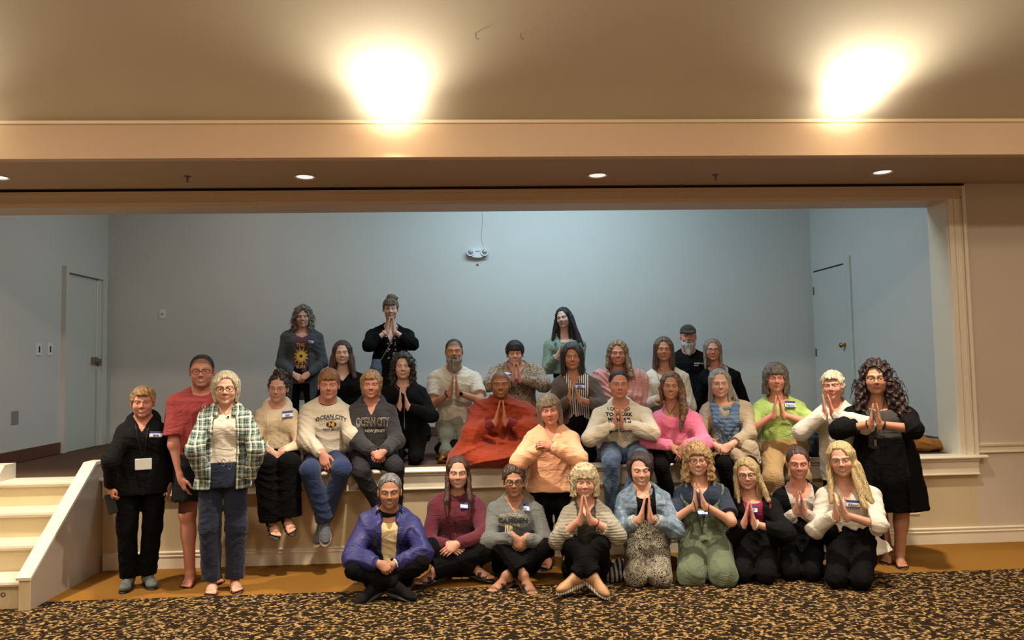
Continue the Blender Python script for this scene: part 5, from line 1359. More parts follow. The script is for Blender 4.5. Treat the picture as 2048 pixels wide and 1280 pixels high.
add(id='capped_man', Y=1.75, base=ST, eye=(1377, 673), hs=1.03, sh=(1332, 1424, 712), pose='upkneel', pz=0.52, male=True, skin='rosy', smile=0.1, brow='8a7a6a', hair=None,
    L=dict(e=(1335, 765), w=(1350, 800, 0.05)), R=dict(e=(1425, 765), w=(1415, 800, 0.05)),
    label='man in a dark cap and black tee shirt with a long white beard',
    wear=[pants('trousers', BLK), top('tee_shirt', BLK2, inf=0.014, ext=0.06, cuff=0.42, neck=('crew', 0.02), collar='crewrib', deco=[prnt('chest_logo', [('NORTH', 1395, 727, 0.020, 'd8d8d8', 0, 0.001, 1.0), ('FACE', 1393, 731, 0.018, 'd8d8d8')]), patch('logo_dome', [('oval', 1405, 727, 0.022, 0.02, 'd8d8d8')], n=6)])])
add(id='glasses_black_cardigan', Y=1.35, base=ST, eye=(1426, 700), hs=0.96, sh=(1398, 1482, 745), pose='kneel', skin='rosy', smile=0.5, brow='7a6a5c', pel=1440, bw=0.95,
    hair=hair('6b5c4e', '94867a', v=0.013, line=0.070, L=-0.17, wb=0.085, db=0.06, fw=0.054, locks=[((-0.08, 0.0, -0.02), (-0.085, 0.05, -0.20), 0.022, 0.012), ((0.08, 0.0, -0.02), (0.082, 0.05, -0.19), 0.022, 0.012)]),
    acc=[glasses('2c1c1a')], label='woman with glasses, black cardigan and pale top right beside the capped man',
    wear=[pants('trousers', BLK), top('pale_top', GRT, inf=0.010, ext=0.05, cuff=0, neck=('v', 0.10, 0.06)), top('black_cardigan', BLK, inf=0.022, ext=0.06, neck=('v', 0.25, 0.09), open=[(-0.1, 0.11, -0.04), (0.5, 0.09, -0.03)]),
          dict(k='custom', name='scarf', mat=PUR, fn=lambda c, w: Shape([Torus(c['nb']+A(0, 0.01, 0.0), unit(A(0, 0.5, 1)), c['side'], 0.085, 0.09, 0.020, 0.01), Cone(c['nb']+A(0.05, 0.10, -0.03), c['nb']+A(0.03, 0.13, -0.25), 0.022, 0.03, 0.02)], [], w))])
# --- middle rows on the stage
add(id='brown_hair_vneck', Y=1.3, base=ST, eye=(684, 706), hs=1.0, sh=(640, 732, 752), pose='kneel', pz=0.34, skin='pale', smile=0.5, brow='4a3830', pel=688, bw=1.05,
    hair=hair('3a2820', '553c30', v=0.014, line=0.074, L=-0.26, wb=0.125, db=0.07, mid=0.105, fw=0.054, locks=[((-0.09, 0.0, -0.05), (-0.125, 0.06, -0.25), 0.032, 0.022), ((0.09, 0.0, -0.05), (0.12, 0.06, -0.25), 0.032, 0.022)]),
    label='woman with long brown hair and black V neck top behind the ginger-haired man',
    wear=[pants('trousers', BLK), top('v_neck_top', BLK, inf=0.018, ext=0.06, loose=0.02, neck=('v', 0.09, 0.075))])
add(id='black_jacket_praying', Y=0.55, base=ST, eye=(806, 733), hs=1.0, sh=(760, 854, 778), pose='kneel', pz=0.26, skin='pale', smile=0.3, brow='2c211d', pel=815, bw=1.1, kL=(790, 905), kR=(832, 905),
    **pray(807, 812, 804, 775, 0.24, (772, 828), (853, 826), g=8),
    hair=hair('1d1715', '33281f', v=0.022, line=0.070, L=-0.20, wb=0.12, db=0.09, mid=0.115, curly=0.006, fw=0.053, cx=-0.01),
    acc=[flyaway('1d1715', '33281f', 40, ln=0.05), cordline('necklace', [(790, 772), (801, 784), (816, 772)], 0.0014, M_silver)],
    label='woman with wavy black hair kneeling in a black zip jacket, palms together',
    wear=[pants('trousers', BLKL), top('zip_jacket', BLK2, inf=0.020, ext=0.07, loose=0.015, neck=('v', 0.085, 0.06), collar='cowl', deco=[patch('zip', [('rect', 809, 842, 0.006, 0.26, '8a8a8c')], n=8)])])
add(id='bearded_man', Y=0.95, base=ST, eye=(908, 703), hs=1.03, sh=(856, 962, 748), pose='kneel', pz=0.28, male=True, skin='tan', smile=0.1, brow='4a3a30', kL=(893, 890), kR=(930, 890), kf=0.34, pel=908,
    **pray(908, 785, 909, 752, 0.26, (866, 806), (960, 800), g=8, vis=0.26),
    barearms=True, scalp='3a2e28', stubble='4a3a30', hair=hair('2c2320', '3d322c', v=0.003, line=0.070, fw=0.064, amp=0.0006),
    acc=[beard('5f574f', 'b5afa8', -0.20, 0.062), cordline('cord', [(893, 735), (908, 758), (922, 735)], 0.0015, M_cord), band(-1, 0.03, 0.031, 0.008, M_cord), band(1, 0.02, 0.031, 0.007, M_metal, 'wristwatch', M_watch)],
    label='bearded man in a white tee shirt and khaki trousers kneeling behind the singing bowl',
    wear=[pants('khaki_trousers', OLIVEK, inf=0.018), top('tee_shirt', WHITE, inf=0.016, ext=0.05, cuff=0.36, loose=0.03, neck=('crew', 0.018), collar='crewrib')])
add(id='speckled_cardigan', Y=1.15, base=ST, eye=(1030, 708), hs=0.98, sh=(978, 1090, 738), pose='kneel', pz=0.30, skin='fair', smile=0.9, teeth=True, brow='1c1714', bw=1.2, pel=1035, bd=1.15,
    **pray(1033, 757, 1032, 722, 0.26, (978, 770), (1088, 772), g=7),
    hair=hair('141214', '221d1f', v=0.018, line=0.066, bangs=(-0.052, 0.052, 0.040, 0.016), locks=[((-0.075, 0.03, 0.02), (-0.074, 0.03, -0.085), 0.012, 0.006), ((0.075, 0.03, 0.02), (0.074, 0.03, -0.085), 0.012, 0.006)], top=0.01),
    label='woman with short black hair in a speckled beige cardigan behind the robed man',
    wear=[pants('trousers', BLK), top('plum_top', MAG, inf=0.012, ext=0.14, cuff=0, neck=('v', 0.12, 0.075)), top('cardigan', BRK, inf=0.028, ext=0.02, loose=0.03, neck=('v', 0.17, 0.075), waistband=True, deco=[nametag(1016, 745, 0.07, 0.045, 4), patch('button', [('oval', 1036, 768, 0.018, 0.018, '2a2220')], n=4), patch('button', [('oval', 1036, 788, 0.018, 0.018, '2a2220')], n=4)])])
add(id='striped_shirt', Y=0.45, base=ST, eye=(1145, 714), hs=1.0, sh=(1104, 1198, 760), pose='kneel', pz=0.30, skin='tan', smile=0.5, brow='1e1714', kL=(1150, 905), kR=(1178, 900), pel=1155,
    **pray(1148, 797, 1144, 772, 0.25, (1113, 812), (1192, 806), g=9, gt=5),
    hair=hair('1b191b', '4a4648', v=0.022, line=0.066, L=-0.165, wb=0.105, db=0.09, mid=0.112, fw=0.053, cx=-0.008),
    label='woman with black bob in a striped shirt and brown cardigan',
    wear=[pants('trousers', BLKL), top('striped_shirt', STR, inf=0.012, ext=0.12, cuff=0, neck=('v', 0.10, 0.05), collar='shirt', wr=0.003, deco=[nametag(1160, 772, 0.082, 0.05, -2, 'Ellen')]), top('brown_cardigan', BRC, inf=0.024, ext=0.10, loose=0.02, cuffring=True, neck=('v', 0.3, 0.09), open=[(-0.2, 0.095), (0.2, 0.085), (0.5, 0.085)])])
add(id='pink_shawl', Y=1.0, base=ST, eye=(1236, 707), hs=1.02, sh=(1188, 1288, 752), pose='kneel', pz=0.30, skin='rosy', smile=0.8, teeth=True, brow='8a6f55', bw=1.2, pel=1238, cheek=0.004,
    hair=hair('5e4a3a', 'a58c68', v=0.018, line=0.072, L=-0.18, wb=0.11, db=0.08, mid=0.108, curly=0.003, fw=0.055, cx=-0.006, locks=[((0.09, 0.02, -0.05), (0.12, 0.10, -0.22), 0.032, 0.026), ((-0.09, 0.0, -0.03), (-0.105, 0.04, -0.13), 0.026, 0.018)]),
    label='woman with wavy blonde hair wrapped in a blush pink shawl',
    wear=[pants('trousers', BLK), dict(k='custom', name='shawl', mat=SHAWL, wr=0.016, fn=lambda c, w: Shape([Cone(c['nb']+A(-0.05, 0.02, -0.03), c['sj'][-1]+A(0, 0, -0.02), 0.085, 0.10, 0.05), Cone(c['nb']+A(0.05, 0.02, -0.03), c['sj'][1]+A(0, 0, -0.02), 0.085, 0.10, 0.05), Cone(c['sj'][-1], c['nb']+A(-0.13, 0.10, -0.38), 0.11, 0.13, 0.06), Cone(c['sj'][1], c['nb']+A(0.13, 0.10, -0.38), 0.11, 0.13, 0.06), Ell(c['nb']+A(0, 0.06, -0.28), (0.22, 0.17, 0.20), 0.05), Cone(c['nb']+A(-0.08, 0.06, 0.0), c['nb']+A(0.10, 0.19, -0.24), 0.035, 0.05, 0.02), Cone(c['nb']+A(0.09, 0.06, 0.0), c['nb']+A(-0.04, 0.18, -0.20), 0.035, 0.045, 0.02), Cone(c['nb']+A(0.18, 0.16, -0.24), c['nb']+A(-0.15, 0.19, -0.30), 0.04, 0.04, 0.02)],
          [Fn(lambda p, nb=c['nb']: np.where((p-nb)[:, 1] > -0.03, np.maximum(np.abs((p-nb)[:, 0])-0.045-0.5*np.clip((p-nb)[:, 2]+0.09, -0.05, 0.2), -((p-nb)[:, 2]+0.11)), np.sqrt(((p-nb)[:, 0])**2+((p-nb)[:, 1])**2)-0.07*((p-nb)[:, 2] > -0.04)+0.5*((p-nb)[:, 2] <= -0.04)).astype(F32), c['nb']-A(0.2, 0.14, 0.16), c['nb']+A(0.2, 0.4, 0.14), 0.008)], w))])
add(id='white_dolman', Y=0.95, base=ST, eye=(1328, 699), hs=0.98, sh=(1288, 1378, 748), pose='kneel', pz=0.30, skin='tan', smile=0.5, brow='3a2a22', pel=1330, bw=0.95,
    L=dict(e=(1296, 790), w=(1318, 800, 0.22), hand='clasp', dir=(0.9, 0.2, 0.2)), R=dict(e=(1375, 800), w=(1350, 802, 0.22), hand='clasp', dir=(-0.9, 0.2, 0.2)),
    hair=hair('3a2c24', '7c6652', v=0.017, line=0.076, L=-0.20, wb=0.115, db=0.08, mid=0.105, fw=0.050, cx=-0.004),
    acc=[cordline('cord', [(1310, 728), (1318, 760), (1330, 768)], 0.0022, M_cord), cordline('lanyard', [(1348, 728), (1346, 750), (1340, 768)], 0.0022, M_cord), cordline('necklace', [(1316, 728), (1328, 740), (1342, 728)], 0.0014, M_silver)],
    label='woman with shoulder length brown hair in a loose white top with dark neck cords',
    wear=[pants('trousers', BLK), top('white_top', WHITE, inf=0.022, ext=0.05, loose=0.045, neck=('crew', 0.06, 0.085))])
# the robed man
def robe_folds(cx, seed):
    g = folds(0.010, seed, 22, 34)
    def fn(p):
        x, y, z = p[:, 0]-cx, p[:, 1], p[:, 2]
        w = 0.05*np.sin(9*x+4*z)+0.04*np.sin(7*y+11*z+1.3)
        an = np.arctan2(x, 0.50-z+0.02); r = np.sqrt(x*x+(0.50-z)**2)
        s1 = (1-np.abs(np.sin(an*4.5+9*w+0.6)))**2*np.clip(r/0.30, 0, 1)
        s2 = (1-np.abs(np.sin(21*(z+0.55*x)+14*w)))**2
        s3 = (1-np.abs(np.sin(24*(z-0.35*x)+12*w+1)))**2
        lo_ = np.clip((0.26-z)/0.12, 0, 1); hi_ = np.clip((z-0.42)/0.1, 0, 1)
        return (g(p)*0.7+0.024*(s1*(1-lo_*0.6)*(1-hi_)+s3*lo_+s2*hi_*0.9)-0.006).astype(F32)
    return fn
def robe_fn(c, w):
    w = robe_folds(c['PE'][0], 5)
    nb, PE, sj = c['nb'], c['PE'], c['sj']; a = c['arms']
    L = [Loft(PE, c['up'], c['side'], [(0, 0, 0.02, 0.25, 0.18), (0.2, 0, 0.02, 0.225, 0.15), (c['LT']*0.72, 0, 0.0, 0.215, 0.135), (c['LT']*0.9, 0, -0.01, 0.17, 0.11), (c['LT']*1.0, 0, -0.015, 0.078, 0.075)], 0.05)]
    L += [Ell((PE[0]-0.10, 0.15, 0.08), (0.36, 0.33, 0.115), 0.09), Ell((PE[0]+0.20, 0.12, 0.09), (0.30, 0.30, 0.12), 0.09), Cone((PE[0]-0.20, 0.05, 0.35), (PE[0]-0.36, 0.25, 0.06), 0.12, 0.09, 0.10), Cone((PE[0]+0.20, 0.05, 0.40), (PE[0]+0.36, 0.18, 0.08), 0.12, 0.10, 0.10)]
    for s_ in (-1, 1):
        L.append(Cone(nb+A(s_*0.02, -0.02, 0.012), sj[s_]+A(0, 0, 0.0), 0.066, 0.085, 0.05)); L.append(Cone(sj[s_], a[s_][1], 0.085, 0.085, 0.06)); L.append(Cone(a[s_][1], a[s_][1]*0.5+a[s_][2]*0.5, 0.075, 0.06, 0.05)); L.append(Cone(a[s_][1], a[s_][1]+A(s_*0.03, 0.02, -0.28), 0.08, 0.09, 0.08))
    L += [Torus(nb+A(0, 0.005, 0.018), unit(A(0, 0.3, 1)), c['side'], 0.084, 0.088, 0.022, 0.012), Cone(nb+A(0.09, 0.09, -0.04), nb+A(-0.16, 0.16, -0.16), 0.022, 0.03, 0.02), Cone(nb+A(0.10, 0.10, -0.09), nb+A(0.05, 0.19, -0.32), 0.028, 0.035, 0.02), Cone(nb+A(0.16, 0.14, -0.22), nb+A(0.20, 0.17, -0.28), 0.035, 0.045, 0.015)]
    for i, (x0, z0_, x1, z1_) in enumerate([(-0.30, 0.20, 0.10, 0.05), (-0.22, 0.28, 0.25, 0.12), (-0.38, 0.10, 0.0, 0.03), (0.30, 0.25, -0.05, 0.10), (0.36, 0.14, 0.05, 0.04), (-0.2, 0.42, -0.33, 0.12), (0.20, 0.48, 0.31, 0.16)]):
        y0_ = 0.24 if z0_ < 0.3 else 0.14; L.append(Cone((PE[0]+x0, y0_, z0_), (PE[0]+x1, 0.40-0.5*z1_ if z0_ < 0.3 else 0.25, z1_), 0.020, 0.024, 0.022))
    ctr = (a[-1][2]+a[1][2])/2
    return Shape(L, [Fn(lambda p, nb=nb: np.where((p-nb)[:, 2] > -0.02, np.sqrt((p-nb)[:, 0]**2+(p-nb)[:, 1]**2)-0.066, 0.1).astype(F32), nb-A(0.1, 0.1, 0.03), nb+A(0.1, 0.14, 0.2), 0.004),
                     Ell(ctr+A(0, 0.06, 0.0), (0.075, 0.10, 0.11), 0.02)], w, [((0, 0, -1), -0.003)])
def sleeve_fn(s_):
    return lambda c, w: Shape([Cone(c['arms'][s_][1], c['arms'][s_][2], 0.062, 0.038, 0.02, cut=0.93)], [], w)
add(id='robed_man', Y=0.28, base=ST, eye=(1001, 770), hs=1.03, sh=(945, 1060, 812), pose='cross', pz=0.10, male=True, skin='brown', smile=0.8, teeth=True, brow='2a1c16', scalp='4a3228', lip='8a4a44', stubble='3a2820', kL=(940, 905, 0.25), kR=(1062, 905, 0.25), pel=1003,
    **pray(1001, 842, 1003, 801, 0.27, (952, 862), (1056, 858), g=9),
    label='shaven-headed man in rust red robes sitting cross-legged at the stage edge',
    wear=[dict(k='custom', name='maroon_sleeve', mat=ROBI, fn=sleeve_fn(-1), wr=0.006), dict(k='custom', name='maroon_sleeve', mat=ROBI, fn=sleeve_fn(1), wr=0.006), dict(k='custom', name='robe', mat=ROBE, fn=robe_fn, wr=0.020, fx=16, fz=22, h=0.0085)])

# --- seated along the stage edge
def edge(**k): k.setdefault('pose', 'edge'); k.setdefault('base', ST); k.setdefault('pz', 0.115); k.setdefault('pf', 0.0); add(**k)
edge(id='cream_hoodie', Y=0.08, eye=(553, 778), hs=0.98, sh=(507, 598, 822), skin='fair', smile=0.5, brow='2c201a', head=(-8, 4, 3), pel=555, kL=(530, 930, 0.44), kR=(578, 928, 0.44), aL=(545, 1035, 0.40), aR=(576, 1028, 0.42), feet='sandal', fL=(0.35, 1.0, -0.55), fR=(0.35, 1, -0.5), shoemat=BRZ, solemat=BLKR,
    L=dict(w=(543, 905, 0.36), e=(514, 882), hand='flat', dir=(0.5, 0.35, -0.9), nrm=(0.4, -0.8, -0.3)), R=dict(w=(563, 905, 0.36), e=(592, 880), hand='flat', dir=(-0.5, 0.35, -0.9), nrm=(-0.4, -0.8, -0.3)),
    hair=hair('2a1d17', '4a352a', v=0.010, line=0.070, curly=0.005, bun=[((0.0, -0.03, 0.135), (0.050, 0.045, 0.035)), ((0.03, -0.03, 0.12), (0.04, 0.04, 0.03))], locks=[((-0.07, 0.02, 0.02), (-0.08, 0.0, -0.08), 0.014, 0.008), ((0.07, 0.0, 0.02), (0.082, -0.01, -0.09), 0.014, 0.010)]),
    acc=[glasses('8a7a5c', 0.022, 0.020, 0.0010, rnd=2.0), band(-1, 0.03, 0.030, 0.006, M_watch, 'wristwatch')],
    label='woman with dark curly topknot in cream hooded top and wide black trousers',
    wear=[pants('wide_trousers', BLKL, wide=0.055, ankle=0.04), top('cream_hooded_top', CREAM, inf=0.014, ext=-0.08, loose=0.012, neck=('crew', 0.05), collar='hood', wr=0.004, cuffring=True, deco=[nametag(575, 829, 0.085, 0.055, 3, 'Jen'), patch('drawstring', [('rect', 536, 858, 0.008, 0.24, 'efe3c8')]), patch('drawstring', [('rect', 562, 858, 0.008, 0.24, 'efe3c8')])])])
edge(id='ocean_city_man', Y=0.10, eye=(657, 771), hs=1.04, sh=(601, 706, 815), male=True, skin='rosy', smile=0.4, brow='9a6f50', pel=652, kL=(620, 942, 0.46), kR=(684, 940, 0.46), aL=(650, 1040, 0.40), aR=(645, 1042, 0.30), feet='shoe', fL=(0.05, 1, -0.75), fR=(-0.45, 1, -0.75), shoemat=GREYSH, solemat=WHT,
    L=dict(w=(645, 908, 0.36), e=(606, 885), hand='relax', dir=(0.25, 0.25, -0.9), nrm=(0.1, -0.9, -0.3)), R=dict(w=(705, 900, 0.0), e=(702, 870), hand='relax'),
    hair=hair('7a5230', 'a2744a', v=0.012, line=0.058, fw=0.064, bangs=(-0.05, 0.052, 0.050, 0.014), top=0.012),
    label='ginger-haired man in pale printed sweatshirt and blue trousers on the stage edge',
    wear=[pants('blue_trousers', BLUEP, inf=0.016, wide=0.020), top('sweatshirt', OAT, inf=0.026, ext=-0.02, loose=0.025, neck=('crew', 0.022), collar='crewrib', waistband=True, cuffring=True,
       deco=[prnt('lettering', [('OCEAN CITY', 662, 833, 0.046, '262a3c', 1.9, 0.0010, 0.94), ('EST 1879', 662, 838.5, 0.018, '55566a', 0.8, 0.0004, 1.2), ('NJ', 663, 848.8, 0.044, 'd9a92e', 0, 0.0022, 1.05, 0.007), ('NEW JERSEY', 663, 859.5, 0.026, '3c3e52', -1.0, 0.0005, 0.98)]), patch('logo_oval', [('oval', 662.5, 849, 0.085, 0.050, '1e2236')], off=0.003, n=8)]),
       dict(k='custom', name='tee_collar', mat=RED, fn=lambda c, w: Shape([Torus(c['nb']+A(0, 0.008, 0.012), unit(A(0, 0.42, 1)), c['side'], 0.068, 0.074, 0.008, 0)]))])
edge(id='grey_hoodie', Y=0.12, eye=(742, 770), hs=1.0, sh=(694, 792, 815), skin='rosy', smile=0.6, teeth=True, brow='9a7a58', pel=745, bw=1.15, kL=(722, 945, 0.46), kR=(792, 935, 0.46), aL=(757, 1010, 0.36), aR=(790, 1020, 0.30), feet='shoe', shoemat=BLKSH, solemat=BLKR,
    **clasp(757, 905, 0.36, (706, 885), (790, 878), g=11),
    hair=hair('8a6c48', 'c0a070', v=0.012, line=0.066, L=-0.12, wb=0.07, db=0.07, mid=0.088, fw=0.058, bangs=(-0.055, 0.03, 0.055, 0.011), earcut=False, curly=0.002),
    label='woman with tied back blonde hair in a charcoal printed hooded sweatshirt',
    wear=[pants('dark_trousers', cloth('charcoal_jersey', '2b2b2f', '212124'), inf=0.014, wide=0.01), top('hooded_sweatshirt', DGREY, inf=0.028, ext=-0.02, loose=0.03, neck=('v', 0.10, 0.055), collar='hood', waistband=True, cuffring=True,
       deco=[prnt('lettering', [('OCEAN CITY', 745, 845, 0.100, 'b9b0a4', 0, 0.004, 0.46, 0.003), ('OCEAN CITY', 745, 845, 0.100, '3b3839', 0, 0.0, 0.46, 0.006), ('NEW JERSEY', 750, 862, 0.034, 'b9b0a4', 0, 0.0012, 0.9)])])])
edge(id='work_hoodie', Y=0.05, eye=(1240, 770), hs=1.03, sh=(1184, 1304, 822), skin='rosy', smile=0.4, brow='3a2822', cheek=0.004, pel=1243, bw=1.2, kL=(1222, 925, 0.46), kR=(1285, 925, 0.46), aL=(1226, 1030, 0.36), aR=(1238, 1035, 0.44), feet='shoe', shoemat=BRNL, solemat=BLKR, head=(4, 0, 2),
    **pray(1238, 849, 1234, 809, 0.26, (1192, 868), (1302, 866), g=8),
    hair=hair('241a18', '382a26', v=0.006, line=0.068, fw=0.062, amp=0.0012),
    label='woman in ivory slogan hooded sweatshirt and blue jeans on the stage edge',
    wear=[pants('jeans', JEAN, inf=0.018, wide=0.012), top('hooded_sweatshirt', OATW, inf=0.028, ext=-0.01, loose=0.03, neck=('crew', 0.055), collar='hood', waistband=True, cuffring=True,
       deco=[prnt('lettering', [("I CAN'T GO", 1238, 819, 0.036, '1c1c24', 0, 0.0012, 1.0), ('TO WORK', 1238, 829, 0.042, '1c1c24', 0, 0.0016, 1.1), ('MY ARM IS', 1238, 839, 0.040, '1c1c24', 0, 0.0016, 1.0), ('IN A CAST', 1240, 861, 0.040, '1c1c24', 0, 0.0016, 1.0)])])])
edge(id='pink_sweatshirt', Y=0.05, eye=(1342, 773), hs=0.98, sh=(1303, 1402, 830), skin='tan', smile=0.9, teeth=True, brow='4a3426', pel=1345, kL=(1322, 935, 0.42), kR=(1385, 935, 0.42), aL=(1345, 1010, 0.36), aR=(1378, 1015, 0.34), feet='shoe', shoemat=BLKSH, solemat=BLKR, head=(-4, 0, 3),
    L=dict(w=(1343, 893, 0.36), e=(1310, 880), hand='flat', dir=(0.7, 0.3, -0.55), nrm=(0.1, -0.6, -0.9)), R=dict(w=(1368, 893, 0.38), e=(1398, 880), hand='relax', dir=(-0.35, 0.25, -0.9), nrm=(-0.2, -0.9, -0.3)),
    hair=hair('3a281e', '8a6844', v=0.012, line=0.074, L=-0.13, wb=0.09, db=0.07, mid=0.095, fw=0.053, cx=-0.006, curly=0.002, locks=[((0.085, 0.0, 0.0), (0.115, 0.09, -0.20), 0.034, 0.036), ((0.115, 0.09, -0.20), (0.085, 0.15, -0.38), 0.036, 0.014), ((-0.085, 0.0, -0.02), (-0.08, 0.03, -0.16), 0.024, 0.012)]),
    acc=[cordline('necklace', [(1330, 805), (1340, 830), (1352, 812)], 0.0016, M_cord)],
    label='woman with long wavy hair over one shoulder in a bright pink sweatshirt',
    wear=[pants('leggings', BLKL), top('pink_sweatshirt', PINK, inf=0.028, ext=-0.02, loose=0.04, neck=('crew', 0.05, 0.10), waistband=True, cuffring=True)])
def fringe_fn(c, w):
    nb = c['nb']; L = [Torus(nb+A(0, 0.02, -0.015), unit(A(0, 0.55, 1)), c['side'], 0.092, 0.10, 0.022, 0.012)]
    for s_ in (-1, 1):
        for x0, f0, x1, f1, z1, z2, r in ((0.09, 0.10, 0.052, 0.205, -0.15, -0.215, 0.026), (0.105, 0.09, 0.080, 0.205, -0.17, -0.255, 0.025), (0.075, 0.11, 0.035, 0.21, -0.13, -0.18, 0.016)):
            L.append(Cone(nb+A(s_*x0, f0, -0.03), nb+A(s_*x1, f1, z1), r, r, 0.012)); L.append(Cone(nb+A(s_*x1, f1, z1), nb+A(0, f1+0.02, z2), r, r, 0.012))
    for i in range(19):
        x = -0.115+0.23*i/18; zt = -0.165-0.085*math.cos(x*13); L.append(Cone(nb+A(x, 0.228-abs(x)*0.30, zt), nb+A(x*0.8, 0.258-abs(x)*0.35, zt-0.13+0.4*abs(x)), 0.0055, 0.0035, 0.003))
    return Shape(L, [], folds(0.004, 8, 60, 70))
edge(id='blue_scarf', Y=0.08, eye=(1441, 768), hs=1.03, sh=(1400, 1508, 812), skin='fair', smile=0.9, teeth=True, brow='9a9088', pel=1462, bw=1.1, kL=(1448, 930, 0.42), kR=(1500, 930, 0.42), aL=(1470, 1010, 0.34), aR=(1500, 1015, 0.30), feet='shoe', shoemat=BLKSH, solemat=BLKR,
    **clasp(1447, 893, 0.36, (1407, 872), (1502, 868), g=13, vis=0.22),
    hair=hair('77756f', 'a9a6a0', v=0.010, line=0.072, L=-0.17, wb=0.10, db=0.07, mid=0.092, fw=0.058, locks=[((0.085, -0.02, -0.03), (0.15, 0.0, -0.18), 0.022, 0.018)]),
    acc=[glasses('b0a898', 0.022, 0.016, 0.0009)],
    label='woman with grey hair, blue fringed scarf and long beige knit top',
    wear=[pants('leggings', BLKL), top('beige_knit_top', BEIGE, inf=0.020, ext=-0.02, cuff=0.86, loose=0.01, neck=('crew', 0.03), nohem=True, lap=0.55, wr=0.006),
          dict(k='custom', name='top_hem', mat=BEIGE, fn=lambda c, w: Shape([Cone(c['px'](1500, 895, 0.32), c['px'](1502, 965, 0.34), 0.07, 0.085, 0.05), Cone(c['px'](1470, 905, 0.36), c['px'](1488, 935, 0.38), 0.05, 0.05, 0.05)], [], w), wr=0.012),
          dict(k='custom', name='fringed_scarf', mat=SCARF, fn=fringe_fn, h=0.0045)])
edge(id='lime_top', Y=0.06, eye=(1553, 757), hs=1.02, sh=(1506, 1612, 808), skin='rosy', smile=0.3, brow='5a4c40', pel=1562, bw=1.1, kL=(1545, 960, 0.40), kR=(1600, 955, 0.40), aL=(1560, 1060, 0.36), aR=(1600, 1060, 0.34), feet='shoe', shoemat=BRNL, solemat=BLKR, barearms=True,
    **pray(1557, 829, 1555, 791, 0.26, (1514, 850), (1618, 846), g=9, vis=0.26),
    hair=hair('4f463e', '7d7369', v=0.022, line=0.055, L=-0.135, wb=0.115, db=0.085, mid=0.108, fw=0.054, fh=0.10, curly=0.003, bangs=(-0.05, 0.05, 0.040, 0.014)),
    label='woman with short brown hair in a lime green top and khaki trousers, palms together',
    wear=[pants('khaki_trousers', KHAKI, inf=0.024, wide=0.03), top('lime_top', LIME, inf=0.020, ext=-0.01, flare=0.02, cuff=0.44, loose=0.03, neck=('crew', 0.035, 0.085), wr=0.008, deco=[nametag(1581, 809, 0.085, 0.055, -2, 'Nancy')])])
add(id='white_fleece', Y=-0.25, base=0, eye=(1662, 772), hs=1.0, sh=(1628, 1720, 820), pose='stand', skin='rosy', smile=0.3, brow='a8988a', pel=1680, head=(-14, 0, -2), pz=0.86,
    **pray(1658, 828, 1652, 797, 0.24, (1632, 842), (1705, 842), g=8, gt=6),
    hair=hair('b5a486', 'ddd0b4', v=0.012, line=0.060, L=-0.10, wb=0.070, db=0.07, mid=0.090, fw=0.060, curly=0.003, bangs=(-0.05, 0.05, 0.06, 0.012)),
    label='woman with platinum hair in an off-white zip fleece beside the lime green top',
    wear=[pants('trousers', BLK), top('zip_fleece', cloth('off_white_fleece', 'cfc8bc', 'b9b1a3', pat='marl'), inf=0.032, ext=0.24, flare=0.025, loose=0.03, neck=('v', 0.07, 0.05), collar='shirt', cuffring=True)])
# --- standing on the hall floor
add(id='peach_fleece', Y=-0.30, base=0, eye=(1099, 822), hs=1.0, sh=(1050, 1158, 868), pose='stand', pz=0.66, skin='rosy', smile=0.2, brow='7a6048', head=(0, 4, -8), pel=1102, bw=1.12, bd=1.15, cheek=0.003, kL=(1090, 1010, 0.05), kR=(1120, 1010, 0.05), aL=(1097, 1100, 0.0), aR=(1135, 1102, 0.0), feet='sandal', shoemat=BLKR, solemat=BLKR,
    **clasp(1093, 895, 0.30, (1052, 912), (1152, 912), g=9, dz=0.3, vis=0.08),
    hair=hair('5f5348', '9a8a74', v=0.016, line=0.050, L=-0.135, wb=0.095, db=0.08, mid=0.102, fw=0.054, fh=0.10, bangs=(-0.055, 0.03, 0.040, 0.012)),
    acc=[band(1, 0.035, 0.034, 0.007, M_watch, 'smartwatch', M_watch)],
    label='woman in a peach quarter-zip fleece and black leggings standing at the stage front',
    wear=[pants('leggings', BLKL), top('peach_fleece', PEACH, inf=0.028, ext=0.06, flare=0.01, loose=0.03, neck=('v', 0.09, 0.05), collar='shirt', waistband=True, cuffring=True, deco=[patch('drawstring', [('rect', 1096, 925, 0.005, 0.24, 'efc8a8')], off=0.002)])])
